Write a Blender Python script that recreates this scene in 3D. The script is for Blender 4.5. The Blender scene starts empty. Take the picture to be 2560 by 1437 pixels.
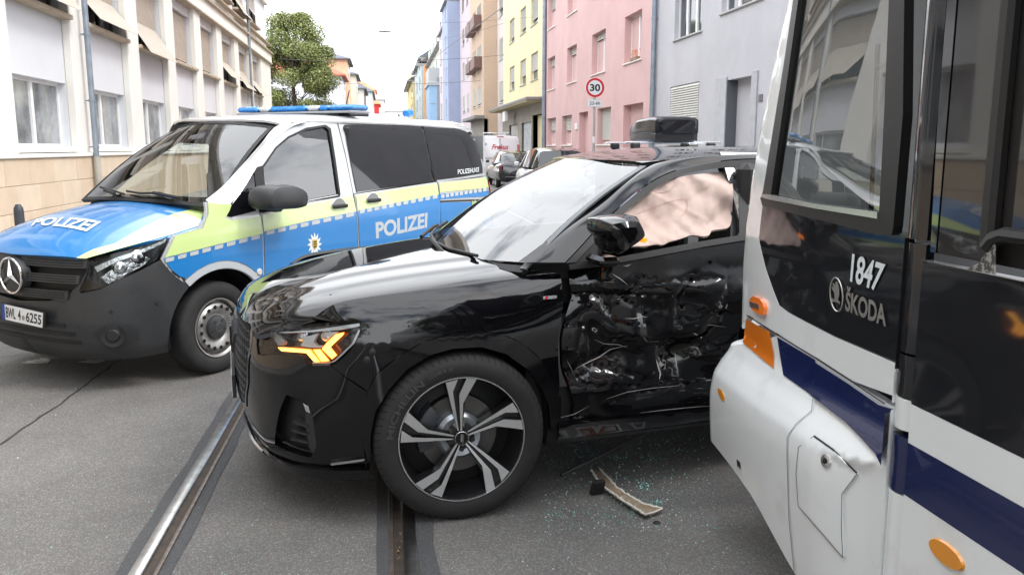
import bpy, math, random
import numpy as np
from mathutils import Vector, Matrix
from mathutils.geometry import delaunay_2d_cdt
random.seed(7); rng = np.random.default_rng(7)
S = bpy.context.scene
COL = S.collection
# ------------------------------------------------------------------ camera
FPX, CAMH = 2100.0, 1.62
def _basis():
    v2 = (718.5-368.4)/FPX; u2 = (959.6-1280)/FPX
    p = math.atan(v2); y = math.cos(p)+v2*math.sin(p); az = math.atan2(-u2, y)
    F = np.array([math.sin(az)*math.cos(p), math.cos(az)*math.cos(p), -math.sin(p)])
    R = np.array([math.cos(az), -math.sin(az), 0.0])
    return F, R, np.cross(R, F)
CF, CR, CU = _basis(); CC = np.array([0, 0, CAMH])
cam_d = bpy.data.cameras.new('camera'); cam = bpy.data.objects.new('camera', cam_d); COL.objects.link(cam)
cam.matrix_world = Matrix(((CR[0], CU[0], -CF[0], CC[0]), (CR[1], CU[1], -CF[1], CC[1]), (CR[2], CU[2], -CF[2], CC[2]), (0, 0, 0, 1)))
cam_d.sensor_width = 36; cam_d.lens = 36*FPX/2560; cam_d.clip_end = 3000; cam_d.clip_start = .05
S.camera = cam
# ------------------------------------------------------------------ world, sun, exposure
SUN_EL, SUN_AZ = 52, 118      # azimuth clockwise from +Y
W = bpy.data.worlds.new("World"); S.world = W; W.use_nodes = True
nt = W.node_tree; nt.nodes.clear()
wo = nt.nodes.new('ShaderNodeOutputWorld'); bg = nt.nodes.new('ShaderNodeBackground')
sky = nt.nodes.new('ShaderNodeTexSky'); sky.sky_type = 'NISHITA'; sky.sun_disc = False
sky.sun_elevation = math.radians(SUN_EL); sky.sun_rotation = math.radians(SUN_AZ); sky.air_density = 1.0; sky.dust_density = 2.5
tc = nt.nodes.new('ShaderNodeTexCoord'); mp = nt.nodes.new('ShaderNodeMapping'); mp.inputs['Scale'].default_value = (1, 1, 2.2)
nz = nt.nodes.new('ShaderNodeTexNoise'); nz.inputs['Scale'].default_value = 2.3; nz.inputs['Detail'].default_value = 7; nz.inputs['Roughness'].default_value = .55
rp = nt.nodes.new('ShaderNodeValToRGB'); rp.color_ramp.elements[0].position = .36; rp.color_ramp.elements[1].position = .50
rp.color_ramp.elements[0].color = (.12, .12, .12, 1)
mx = nt.nodes.new('ShaderNodeMix'); mx.data_type = 'RGBA'; mx.inputs[7].default_value = (17.0, 17.4, 18.0, 1)
bg.inputs['Strength'].default_value = .12
nt.links.new(tc.outputs['Generated'], mp.inputs['Vector']); nt.links.new(mp.outputs[0], nz.inputs['Vector']); nt.links.new(nz.outputs[0], rp.inputs[0])
nt.links.new(rp.outputs[0], mx.inputs[0]); nt.links.new(sky.outputs[0], mx.inputs[6]); nt.links.new(mx.outputs[2], bg.inputs[0]); nt.links.new(bg.outputs[0], wo.inputs[0])
sd = bpy.data.lights.new('sun', 'SUN'); sd.energy = 1.0; sd.angle = math.radians(14); sd.color = (1, .96, .9)
so = bpy.data.objects.new('sun', sd); COL.objects.link(so)
_el, _az = math.radians(SUN_EL), math.radians(SUN_AZ)
so.rotation_euler = Vector((math.sin(_az)*math.cos(_el), math.cos(_az)*math.cos(_el), math.sin(_el))).to_track_quat('Z', 'Y').to_euler()
S.view_settings.view_transform = 'Standard'; S.view_settings.look = 'None'; S.view_settings.gamma = 1; S.view_settings.use_curve_mapping = False
S.view_settings.exposure = .8
S.render.engine = 'CYCLES'; S.cycles.max_bounces = 9; S.cycles.transparent_max_bounces = 16; S.cycles.use_denoising = True
S.cycles.caustics_reflective = False; S.cycles.caustics_refractive = False; S.cycles.sample_clamp_indirect = 6
# ------------------------------------------------------------------ materials
MATS = {}
def mat(name, col, rough=.6, metal=0., coat=0., noise=None, bump=None, emit=None, ior=None, alpha=None, var=.15):
    """noise=(scale, colour2) mixes a second colour by noise; bump=(scale, strength)"""
    if name in MATS: return MATS[name]
    m = bpy.data.materials.new(name); m.use_nodes = True; t = m.node_tree; b = t.nodes['Principled BSDF']
    c = tuple(col)+(1,)
    b.inputs['Base Color'].default_value = c; b.inputs['Roughness'].default_value = rough; b.inputs['Metallic'].default_value = metal
    if coat: b.inputs['Coat Weight'].default_value = coat; b.inputs['Coat Roughness'].default_value = .015
    if ior: b.inputs['IOR'].default_value = ior
    L = t.links.new
    if noise or bump: tco = t.nodes.new('ShaderNodeTexCoord')
    if noise:
        n = t.nodes.new('ShaderNodeTexNoise'); n.inputs['Scale'].default_value = noise[0]; n.inputs['Detail'].default_value = 8; n.inputs['Roughness'].default_value = .6
        r = t.nodes.new('ShaderNodeValToRGB'); r.color_ramp.elements[0].position = noise[2] if len(noise) > 2 else .38; r.color_ramp.elements[1].position = noise[3] if len(noise) > 3 else .66
        r.color_ramp.elements[0].color = c; r.color_ramp.elements[1].color = tuple(noise[1])+(1,)
        L(tco.outputs['Object'], n.inputs['Vector']); L(n.outputs[0], r.inputs[0]); L(r.outputs[0], b.inputs['Base Color'])
    if bump:
        n2 = t.nodes.new('ShaderNodeTexNoise'); n2.inputs['Scale'].default_value = bump[0]; n2.inputs['Detail'].default_value = 5
        bu = t.nodes.new('ShaderNodeBump'); bu.inputs['Strength'].default_value = bump[1]; bu.inputs['Distance'].default_value = bump[2] if len(bump) > 2 else .01
        L(tco.outputs['Object'], n2.inputs['Vector']); L(n2.outputs[0], bu.inputs['Height']); L(bu.outputs[0], b.inputs['Normal'])
    if emit: b.inputs['Emission Color'].default_value = tuple(emit[0])+(1,); b.inputs['Emission Strength'].default_value = emit[1]
    MATS[name] = m; return m
def glass(name, tint=(.8, .9, .87), ior=1.52, rough=0.0):
    if name in MATS: return MATS[name]
    m = bpy.data.materials.new(name); m.use_nodes = True; t = m.node_tree; t.nodes.clear()
    o = t.nodes.new('ShaderNodeOutputMaterial'); tr = t.nodes.new('ShaderNodeBsdfTransparent'); g = t.nodes.new('ShaderNodeBsdfGlossy')
    f = t.nodes.new('ShaderNodeFresnel'); mi = t.nodes.new('ShaderNodeMixShader')
    tr.inputs[0].default_value = tuple(tint)+(1,); g.inputs['Roughness'].default_value = rough; f.inputs[0].default_value = ior
    L = t.links.new; L(f.outputs[0], mi.inputs[0]); L(tr.outputs[0], mi.inputs[1]); L(g.outputs[0], mi.inputs[2]); L(mi.outputs[0], o.inputs[0])
    MATS[name] = m; return m
# ------------------------------------------------------------------ objects
def empty(name, loc=(0, 0, 0), rz=0, scale=1):
    o = bpy.data.objects.new(name, None); COL.objects.link(o); o.location = loc; o.rotation_euler = (0, 0, rz); o.scale = (scale,)*3; o.empty_display_size = .2
    return o
def tag(o, label=None, cat=None, group=None, kind=None):
    if label: o['label'] = label
    if cat: o['category'] = cat
    if group: o['group'] = group
    if kind: o['kind'] = kind
    return o
def thing(name, label, cat, loc=(0, 0, 0), rz=0, group=None, scale=1):
    return tag(empty(name, loc, rz, scale), label, cat, group)
def mk(name, V, Fc, m, parent=None, smooth=False, normals=None, sharp=None):
    me = bpy.data.meshes.new(name); me.from_pydata([tuple(map(float, v)) for v in V], [], [tuple(f) for f in Fc])
    ms = m if isinstance(m, (list, tuple)) else [m]
    for q in ms: me.materials.append(q)
    if smooth: me.polygons.foreach_set('use_smooth', [True]*len(me.polygons))
    if sharp: me.set_sharp_from_angle(angle=math.radians(sharp))
    me.update()
    if normals is not None: me.normals_split_custom_set_from_vertices([tuple(map(float, n)) for n in normals])
    o = bpy.data.objects.new(name, me); COL.objects.link(o)
    if parent is not None: o.parent = parent
    return o
class MB:
    def __init__(s): s.V = []; s.F = []
    def add(s, V, F): k = len(s.V); s.V += [tuple(v) for v in V]; s.F += [tuple(i+k for i in f) for f in F]; return s
    def box(s, x0, x1, y0, y1, z0, z1, bev=0):
        if bev:
            b = min(bev, (x1-x0)/2.01, (y1-y0)/2.01, (z1-z0)/2.01)
            V = []; idx = {}
            for ix in (0, 1):
                for iy in (0, 1):
                    for iz in (0, 1):
                        X, Y, Z = (x0, x1)[ix], (y0, y1)[iy], (z0, z1)[iz]; sx, sy, sz = (b, -b)[ix], (b, -b)[iy], (b, -b)[iz]
                        idx[ix, iy, iz] = len(V); V += [(X, Y+sy, Z+sz), (X+sx, Y, Z+sz), (X+sx, Y+sy, Z)]
            F = []
            c = lambda ix, iy, iz, a: idx[ix, iy, iz]+a
            for a, (p, q) in enumerate(((1, 2), (0, 2), (0, 1))):
                for e in (0, 1):
                    L = []
                    for (i, j) in ((0, 0), (1, 0), (1, 1), (0, 1)):
                        k = [0, 0, 0]; k[a] = e; k[p] = i; k[q] = j; L.append(c(*k, a))
                    F.append(L if (e == 1) == (a != 1) else L[::-1])
            for a, (p, q) in enumerate(((1, 2), (0, 2), (0, 1))):   # edges along axis a
                for i in (0, 1):
                    for j in (0, 1):
                        k0 = [0]*3; k1 = [0]*3; k0[p] = k1[p] = i; k0[q] = k1[q] = j; k0[a] = 0; k1[a] = 1
                        L = [c(*k0, p), c(*k1, p), c(*k1, q), c(*k0, q)]
                        F.append(L if ((i+j) % 2 == 0) == (a == 1) else L[::-1])
            for k, v in idx.items(): F.append([v, v+1, v+2] if (sum(k) % 2) else [v, v+2, v+1])
            return s.add(V, F)
        V = [(x, y, z) for x in (x0, x1) for y in (y0, y1) for z in (z0, z1)]
        return s.add(V, [(0, 1, 3, 2), (4, 6, 7, 5), (0, 4, 5, 1), (2, 3, 7, 6), (0, 2, 6, 4), (1, 5, 7, 3)])
    def quad(s, a, b, c, d): return s.add([a, b, c, d], [(0, 1, 2, 3)])
    def cyl(s, p0, p1, r0, r1=None, n=16, caps=True):
        r1 = r0 if r1 is None else r1
        p0, p1 = Vector(p0), Vector(p1); d = (p1-p0).normalized(); a = d.orthogonal().normalized(); b = d.cross(a)
        V = []
        for p, r in ((p0, r0), (p1, r1)):
            for i in range(n): t = 2*math.pi*i/n; V.append(p+a*math.cos(t)*r+b*math.sin(t)*r)
        F = [(i, (i+1) % n, n+(i+1) % n, n+i) for i in range(n)]
        if caps: F += [tuple(range(n))[::-1], tuple(range(n, 2*n))]
        return s.add(V, F)
    def tube(s, pts, r, n=8, close=False):
        pts = [Vector(p) for p in pts]; V = []; m = len(pts); pa = None
        for i, p in enumerate(pts):
            if close: d = (pts[(i+1) % m]-pts[i-1]).normalized()
            else: d = (pts[min(i+1, m-1)]-pts[max(i-1, 0)]).normalized()
            a = (pa-d*pa.dot(d)).normalized() if pa is not None and (pa-d*pa.dot(d)).length > 1e-4 else d.orthogonal().normalized()
            pa = a; b = d.cross(a); rr = r[i] if isinstance(r, (list, tuple)) else r
            for k in range(n): t = 2*math.pi*k/n; V.append(p+a*math.cos(t)*rr+b*math.sin(t)*rr)
        F = []
        for i in range(m if close else m-1):
            j = (i+1) % m
            for k in range(n): F.append((i*n+k, i*n+(k+1) % n, j*n+(k+1) % n, j*n+k))
        if not close: F += [tuple(range(n))[::-1], tuple((m-1)*n+k for k in range(n))]
        return s.add(V, F)
    def lathe(s, prof, c=(0, 0, 0), axis='y', n=48, arc=None):
        """prof: (radius, along-axis)"""
        V = []; P = len(prof); c = Vector(c)
        a0, a1 = arc if arc else (0, 2*math.pi)
        for i in range(n):
            t = a0+(a1-a0)*i/(n-1 if arc else n)
            for r, h in prof:
                if axis == 'y': V.append(c+Vector((r*math.cos(t), h, r*math.sin(t))))
                elif axis == 'z': V.append(c+Vector((r*math.cos(t), r*math.sin(t), h)))
                else: V.append(c+Vector((h, r*math.cos(t), r*math.sin(t))))
        F = []
        for i in range(n-1 if arc else n):
            j = (i+1) % n
            for k in range(P-1): F.append((i*P+k, i*P+k+1, j*P+k+1, j*P+k))
        return s.add(V, F)
    def build(s, name, m, parent=None, smooth=False, sharp=35): return mk(name, s.V, s.F, m, parent, smooth, None, sharp if smooth else None)
def dup(o, parent=None):
    c = o.copy(); COL.objects.link(c)
    if parent is not None: c.parent = parent
    for ch in [x for x in KIDS.get(o.name, [])]: dup(ch, c)
    return c
KIDS = {}
def index_kids():
    KIDS.clear()
    for o in COL.objects:
        if o.parent: KIDS.setdefault(o.parent.name, []).append(o)
# ------------------------------------------------------------------ frames: photo point + local depth -> local point
class Frame:
    def __init__(s, X=0, Y=0, th=0, sc=1.0):
        s.o = np.array([X, Y, 0.]); s.c, s.s, s.k, s.th = math.cos(th), math.sin(th), sc, th
    def w(s, L): x, y, z = (np.asarray(L, float)*s.k); return s.o+np.array([s.c*x-s.s*y, s.s*x+s.c*y, z])
    def l(s, w): d = np.asarray(w)-s.o; return np.array([d[0]*s.c+d[1]*s.s, -d[0]*s.s+d[1]*s.c, d[2]])/s.k
    def ray(s, u, v): return CF+CR*(u-1280)/FPX+CU*(718.5-v)/FPX
    def at(s, u, v, y=None, x=None, z=None):
        o = s.l(CC); d = s.l(CC+s.ray(u, v))-o
        i, val = (1, y) if y is not None else ((0, x) if x is not None else (2, z))
        return o+d*((val-o[i])/d[i])
    def proj(s, L):
        d = s.w(L)-CC; z = d@CF; return np.array([1280+FPX*(d@CR)/z, 718.5-FPX*(d@CU)/z])
AU = Frame(-0.7724, 4.2749, math.radians(10), 1.05)
VA = Frame(-2.4656, 6.0151, .92861, 1.0)
WD = Frame()
def cr1(p0, p1, p2, p3, t): return .5*((2*p1)+(-p0+p2)*t+(2*p0-5*p1+4*p2-p3)*t*t+(-p0+3*p1-3*p2+p3)*t**3)
def crs(P, t):
    """Catmull-Rom through array P at parameter t (0..n-1)"""
    n = len(P); t = min(max(t, 0), n-1-1e-9); i = int(t); f = t-i
    return cr1(P[max(i-1, 0)] if i > 0 else 2*P[0]-P[1], P[i], P[i+1], P[i+2] if i+2 < n else 2*P[n-1]-P[n-2], f)
def interp(x, xs, ys): return float(np.interp(x, xs, ys))
def sinterp(x, xs, ys):
    """smooth monotone-ish (pchip) interpolation"""
    xs = np.asarray(xs, float); ys = np.asarray(ys, float)
    if x <= xs[0]: return ys[0]+(x-xs[0])*(ys[1]-ys[0])/(xs[1]-xs[0])
    if x >= xs[-1]: return ys[-1]+(x-xs[-1])*(ys[-1]-ys[-2])/(xs[-1]-xs[-2])
    h = np.diff(xs); d = np.diff(ys)/h; m = np.zeros(len(xs)); m[0] = d[0]; m[-1] = d[-1]
    for i in range(1, len(xs)-1): m[i] = 0 if d[i-1]*d[i] <= 0 else 2*d[i-1]*d[i]/(d[i-1]+d[i])
    i = int(np.searchsorted(xs, x)-1); t = (x-xs[i])/h[i]
    return (2*t**3-3*t*t+1)*ys[i]+(t**3-2*t*t+t)*h[i]*m[i]+(-2*t**3+3*t*t)*ys[i+1]+(t**3-t*t)*h[i]*m[i+1]
class Surf:
    def __init__(s, fr, P, a, b, ma=1., mb=1., flip=False, res=46):
        s.fr, s.P, s.a, s.b, s.ma, s.mb, s.flip = fr, P, a, b, ma, mb, flip
        s.grid = []
        for i in range(res+1):
            for j in range(res//2+1):
                aa = a[0]+(a[1]-a[0])*i/res; bb = b[0]+(b[1]-b[0])*j/(res//2)
                L = np.asarray(P(aa, bb)); w = fr.w(L); n = s.N(aa, bb)
                nw = fr.w(L+n)-w
                if nw@(CC-w) > 0: s.grid.append((aa, bb, *fr.proj(L)))
        s.grid = np.array(s.grid) if s.grid else np.zeros((0, 4))
    def N(s, a, b, e=1e-3):
        P = s.P; da = np.asarray(P(a+e, b))-np.asarray(P(a-e, b)); db = np.asarray(P(a, b+e))-np.asarray(P(a, b-e))
        n = np.cross(da, db); n /= (np.linalg.norm(n)+1e-12); return -n if s.flip else n
    def inv(s, u, v):
        g = s.grid; k = np.argmin((g[:, 2]-u)**2+(g[:, 3]-v)**2); a, b = g[k, 0], g[k, 1]
        for _ in range(12):
            p = s.fr.proj(s.P(a, b)); r = p-np.array([u, v])
            if abs(r[0])+abs(r[1]) < .05: break
            e = 1e-4; J = np.array([(s.fr.proj(s.P(a+e, b))-p)/e, (s.fr.proj(s.P(a, b+e))-p)/e]).T
            try: st = np.linalg.solve(J+np.eye(2)*1e-6, r)
            except Exception: break
            lim = np.array([(s.a[1]-s.a[0])*.12, (s.b[1]-s.b[0])*.12]); st = np.clip(st, -lim, lim); a -= st[0]; b -= st[1]
            a = min(max(a, s.a[0]), s.a[1]); b = min(max(b, s.b[0]), s.b[1])
        return a, b
def smooth_poly(P, cr=True, step=None, ang=50, nsub=5):
    """closed polygon through P: Catmull-Rom except at sharp corners"""
    P = [np.array(p, float) for p in P]; n = len(P); out = []
    cor = []
    for i in range(n):
        a = P[i]-P[i-1]; b = P[(i+1) % n]-P[i]; c = (a@b)/(np.linalg.norm(a)*np.linalg.norm(b)+1e-12); cor.append(c < math.cos(math.radians(ang)))
    for i in range(n):
        p1, p2 = P[i], P[(i+1) % n]
        p0 = P[i-1] if not cor[i] else 2*p1-p2; p3 = P[(i+2) % n] if not cor[(i+1) % n] else 2*p2-p1
        k = nsub
        for j in range(k):
            t = j/k; out.append(cr1(p0, p1, p2, p3, t) if cr else p1+(p2-p1)*t)
    return out
def inside(pt, poly):
    x, y = pt; px = poly[:, 0]; py = poly[:, 1]; qx = np.roll(px, -1); qy = np.roll(py, -1)
    c = ((py > y) != (qy > y)); xi = (qx-px)*(y-py)/(qy-py+1e-15)+px; return np.count_nonzero(c & (x < xi)) % 2 == 1
def panel(name, sf, poly, m, parent, off=.0, thick=.018, sp=.05, cr=True, ab=False, mirror=False, holes=(), nsub=5, jit=0, disp=None):
    """a sheet-metal panel: the polygon (photo points or surface parameters) cut out of surface sf"""
    rings = []
    if not ab and any(len(p) == 3 for p in poly):
        poly = [tuple(p[1:]) if len(p) == 3 else tuple(sf.inv(*p)) for p in poly]; holes = [[tuple(sf.inv(*p)) for p in h] for h in holes]; ab = True
        sc_ = np.array([sf.ma, sf.mb]); poly = [tuple(np.array(p)*sc_) for p in poly]; holes = [[tuple(np.array(p)*sc_) for p in h] for h in holes]; pre = True
    else: pre = False
    for R in [poly]+list(holes):
        q = smooth_poly(R, cr, nsub=nsub)
        if not ab: q = [np.array(sf.inv(*p)) for p in q]
        q = np.array(q)*([1, 1] if pre else [sf.ma, sf.mb])
        # drop near-duplicates
        o = [q[0]]
        for p in q[1:]:
            if np.linalg.norm(p-o[-1]) > sp*.04: o.append(p)
        if np.linalg.norm(o[0]-o[-1]) < sp*.04: o.pop()
        rings.append(np.array(o))
    pts = []; edges = []; bnd = []
    for r in rings:
        k = len(pts); pts += list(r); n = len(r); edges += [(k+i, k+(i+1) % n) for i in range(n)]; bnd.append((k, n))
    allb = np.array(pts)
    lo, hi = allb.min(0), allb.max(0); xs = np.arange(lo[0]+sp*.5, hi[0], sp); ys = np.arange(lo[1]+sp*.5, hi[1], sp)
    for i, x in enumerate(xs):
        for y in ys:
            yy = y+(sp*.5 if i % 2 else 0)
            p = np.array([x, yy])
            if inside(p, rings[0]) and not any(inside(p, h) for h in rings[1:]) and np.min(((allb-p)**2).sum(1)) > (sp*.42)**2: pts.append(p)
    r = delaunay_2d_cdt([Vector((float(p[0]), float(p[1]))) for p in pts], edges, [], 1 if len(rings) == 1 else 0, 1e-6)
    V2, E2, F2 = r[0], r[1], r[2]
    if len(rings) > 1:
        keep = []
        for f in F2:
            c = np.mean([[V2[i].x, V2[i].y] for i in f], 0)
            if inside(c, rings[0]) and not any(inside(c, h) for h in rings[1:]): keep.append(f)
        F2 = keep
    dd = {}
    V = []; N = []
    for p in V2:
        a, b = p.x/sf.ma, p.y/sf.mb; n = sf.N(a, b); V.append(np.asarray(sf.P(a, b))+n*off); N.append(n)
    F = [tuple(f) for f in F2]
    # orientation
    if F:
        f = F[len(F)//2]; g = np.cross(V[f[1]]-V[f[0]], V[f[2]]-V[f[0]])
        if g@N[f[0]] < 0: F = [f[::-1] for f in F]
    cnt = {}
    for f in F:
        for i in range(len(f)): cnt[(f[i], f[(i+1) % len(f)])] = 1
    be = [e for e in cnt if (e[1], e[0]) not in cnt]
    if thick:
        for i, j in be:
            k = len(V); V += [V[i], V[j], V[j]-N[j]*thick, V[i]-N[i]*thick]; N += [np.zeros(3)]*4; F.append((k+1, k, k+3, k+2))
    o = mk(name, V, F, m, parent, True, N)
    if mirror:
        Vm = [(v[0], -v[1], v[2]) for v in V]; Nm = [(n[0], -n[1], n[2]) for n in N]
        mk(name, Vm, [f[::-1] for f in F], m, parent, True, Nm)
    return o
def loft(name, fr, rows, m, parent, nu=6, nv=4, mirror=False, pix=True, thick=0, close=False, sharp=None, flip=False):
    """rows of photo points with a local depth (u, v, y), or local points; bicubic sheet through them"""
    G = np.array([[fr.at(p[0], p[1], y=p[2]) if pix else np.array(p, float) for p in r] for r in rows])
    R, Cn = G.shape[:2]; V = []; 
    A = [[crs(G[i], j/nu) for j in range((Cn-1)*nu+1)] for i in range(R)]; A = np.array(A); K = A.shape[1]
    for i in range((R-1)*nv+1):
        for j in range(K): V.append(crs(A[:, j], i/nv))
    rr = (R-1)*nv+1
    F = [(i*K+j, i*K+j+1, (i+1)*K+j+1, (i+1)*K+j) for i in range(rr-1) for j in range(K-1)]
    if flip: F = [f[::-1] for f in F]
    if thick:
        n0 = len(V); V = [np.asarray(v) for v in V]; Nn = [np.zeros(3) for _ in V]
        for f in F:
            g = np.cross(V[f[1]]-V[f[0]], V[f[2]]-V[f[0]])
            for i in f: Nn[i] = Nn[i]+g
        V += [v-n/(np.linalg.norm(n)+1e-12)*thick for v, n in zip(V[:n0], Nn)]
        F += [tuple(i+n0 for i in f)[::-1] for f in F]
        B = [(0, j) for j in range(K)]+[(i, K-1) for i in range(1, rr)]+[(rr-1, j) for j in range(K-2, -1, -1)]+[(i, 0) for i in range(rr-2, 0, -1)]
        B = [i*K+j for i, j in B]
        for i in range(len(B)): a, b = B[i], B[(i+1) % len(B)]; F.append((b, a, a+n0, b+n0))
    o = mk(name, V, F, m, parent, True, None, sharp or 40)
    if mirror: mk(name, [(v[0], -v[1], v[2]) for v in V], [f[::-1] for f in F], m, parent, True, None, sharp or 40)
    return o
def glyphs(txt, bold=0.0, shear=0, space=1.0):
    cu = bpy.data.curves.new('t', 'FONT'); cu.body = txt; cu.size = 1; cu.offset = bold; cu.shear = shear; cu.space_character = space; cu.resolution_u = 4
    o = bpy.data.objects.new('t', cu); COL.objects.link(o); dg = bpy.context.evaluated_depsgraph_get(); me = bpy.data.meshes.new_from_object(o.evaluated_get(dg))
    V = np.array([v.co[:] for v in me.vertices]); F = [tuple(p.vertices) for p in me.polygons]
    bpy.data.objects.remove(o); bpy.data.curves.remove(cu); bpy.data.meshes.remove(me)
    V[:, 0] -= V[:, 0].min(); V[:, 1] -= V[:, 1].min(); V[:, 0] /= V[:, 0].max(); V[:, 1] /= V[:, 1].max()
    return V, F
def text_quad(name, fr, txt, corners, m, parent, pix=None, bold=0.02, off=None, thick=.0, sf=None, soff=.004, shear=0):
    """lettering laid in a quad: corners = bottom-left, bottom-right, top-right, top-left. Points on surface sf (photo px) or local 3-D points"""
    V, F = glyphs(txt, bold, shear)
    C = [np.array(sf.inv(*c)) if sf is not None else np.array(c, float) for c in corners]
    out = []
    for x, y, _ in V:
        q = (C[0]*(1-x)+C[1]*x)*(1-y)+(C[3]*(1-x)+C[2]*x)*y
        if sf is not None: n = sf.N(*q); q = np.asarray(sf.P(*q))+n*soff
        out.append(q)
    f = F[0]; 
    if sf is not None:
        a, b, c = out[f[0]], out[f[1]], out[f[2]]; n = sf.N(*C[0])
        if np.cross(b-a, c-a)@n < 0: F = [f[::-1] for f in F]
    return mk(name, out, F, m, parent)
def textbox(name, txt, o, ux, uy, w, h, m, parent, bold=.02, shear=0):
    """lettering of width w, height h with its lower left corner at o"""
    V, F = glyphs(txt, bold, shear); o, ux, uy = map(Vector, (o, ux, uy))
    return mk(name, [o+ux*(x*w)+uy*(y*h) for x, y, _ in V], F, m, parent)
# ================================================================== GROUND
def asphalt(name, base, c2, patch, sc=1.0):
    m = bpy.data.materials.new(name); m.use_nodes = True; t = m.node_tree; b = t.nodes['Principled BSDF']; L = t.links.new
    tco = t.nodes.new('ShaderNodeTexCoord')
    v = t.nodes.new('ShaderNodeTexVoronoi'); v.inputs['Scale'].default_value = 210*sc; L(tco.outputs['Object'], v.inputs['Vector'])
    sp = t.nodes.new('ShaderNodeSeparateColor'); L(v.outputs['Color'], sp.inputs[0])
    r = t.nodes.new('ShaderNodeValToRGB'); e = r.color_ramp.elements
    e[0].position = .0; e[0].color = tuple(base)+(1,); e[1].position = 1; e[1].color = tuple(c2)+(1,)
    e2 = e.new(.72); e2.color = tuple(x*1.25 for x in base)+(1,); L(sp.outputs[0], r.inputs[0])
    n = t.nodes.new('ShaderNodeTexNoise'); n.inputs['Scale'].default_value = .55; n.inputs['Detail'].default_value = 7; n.inputs['Roughness'].default_value = .62; L(tco.outputs['Object'], n.inputs['Vector'])
    r2 = t.nodes.new('ShaderNodeValToRGB'); r2.color_ramp.elements[0].position = .35; r2.color_ramp.elements[1].position = .68
    r2.color_ramp.elements[0].color = tuple(patch)+(1,); r2.color_ramp.elements[1].color = (1, 1, 1, 1); L(n.outputs[0], r2.inputs[0])
    mx = t.nodes.new('ShaderNodeMix'); mx.data_type = 'RGBA'; mx.blend_type = 'MULTIPLY'; mx.inputs[0].default_value = 1; L(r.outputs[0], mx.inputs[6]); L(r2.outputs[0], mx.inputs[7])
    L(mx.outputs[2], b.inputs['Base Color']); b.inputs['Roughness'].default_value = .82
    bu = t.nodes.new('ShaderNodeBump'); bu.inputs['Strength'].default_value = .55; bu.inputs['Distance'].default_value = .006; L(v.outputs['Distance'], bu.inputs['Height']); L(bu.outputs[0], b.inputs['Normal'])
    return m
M_ASPH = asphalt('asphalt', (.142, .136, .129), (.34, .32, .295), (.58, .58, .59))
M_BITU = asphalt('bitumen', (.062, .063, .066), (.10, .10, .10), (.8, .8, .8), .8)
M_PAVE = mat('paving', (.30, .29, .27), .85, noise=(1.2, (.22, .21, .20)), bump=(60, .2))
def sheet(name, x0, x1, y0, y1, z, m, kind='structure', nx=1, ny=1, parent=None):
    V = [(x0+(x1-x0)*i/nx, y0+(y1-y0)*j/ny, z) for i in range(nx+1) for j in range(ny+1)]
    F = [(i*(ny+1)+j, (i+1)*(ny+1)+j, (i+1)*(ny+1)+j+1, i*(ny+1)+j+1) for i in range(nx) for j in range(ny)]
    o = mk(name, V, F, m, parent); return tag(o, kind=kind) if parent is None else o
sheet('ground', -900, 900, -300, 1500, -.01, mat('ground', (.12, .115, .11), .9, noise=(.3, (.16, .155, .14))))
sheet('road', -3.7, 6.3, -40, 400, 0, M_ASPH)
# the two bitumen joints beside each rail (ragged edges)
def ragged(name, x0, x1, y0, y1, z, m, amp=.008, seg=500):
    V = []; F = []
    for i in range(seg+1):
        y = y0+(y1-y0)*(i/seg)**1.6; a = (math.sin(y*9)+math.sin(y*23+1)+rng.normal()*.9)*amp*.5; b = (math.sin(y*11+2)+math.sin(y*19)+rng.normal()*.9)*amp*.5
        V += [(x0+a, y, z), (x1+b, y, z)]
        if i: k = 2*i; F.append((k-2, k-1, k+1, k))
    return tag(mk(name, V, F, m), kind='structure')
M_STEEL = mat('rail_steel', (.62, .61, .60), .28, 1.0, noise=(14, (.45, .42, .40)), bump=(90, .05))
M_RUST = mat('rail_side', (.035, .030, .026), .75, .2, noise=(20, (.075, .05, .035)))
for x0_, x1_ in ((-1.06, -.845), (-.07, .17), (2.03, 2.27), (3.03, 3.27)):
    ragged('bitumen_joint', x0_, x1_, -12, 160, .004, M_BITU)
def rail(rx, s, label):
    r = thing('tram_rail', label, 'rail', (rx, 0, 0), group='tram rails set in the road')
    y0, y1 = -12, 160; N = 60; ys = [y0+(y1-y0)*(i/N)**1.7 for i in range(N+1)]
    def strip(name, prof, m):
        V = [(s*x, y, z) for y in ys for x, z in prof]; P = len(prof)
        F = [(i*P+k, i*P+k+1, (i+1)*P+k+1, (i+1)*P+k) if s < 0 else (i*P+k+1, i*P+k, (i+1)*P+k, (i+1)*P+k+1) for i in range(N) for k in range(P-1)]
        mk(name, V, F, m, r, True, None, 40)
    strip('rail_head', [(-.062, .005), (-.058, .012), (-.03, .016), (-.008, .013), (-.002, .008)], M_STEEL)
    strip('groove', [(-.002, .008), (.001, .0055), (.018, .0047), (.034, .0055), (.036, .009)], M_RUST)
    strip('guard_lip', [(.036, .009), (.040, .012), (.052, .012), (.056, .005)], mat('rail_lip', (.28, .26, .25), .45, .8, noise=(25, (.2, .15, .12))))
rail(-.95, 1, 'polished left tram rail passing beneath the black car nose')
rail(.035, -1, 'right tram rail ending under the black car front wheel')
rail(2.1, 1, 'tram rail under the white tram side, hidden in shade')
rail(3.1, -1, 'outer tram rail beneath the white tram on its far side')
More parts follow.
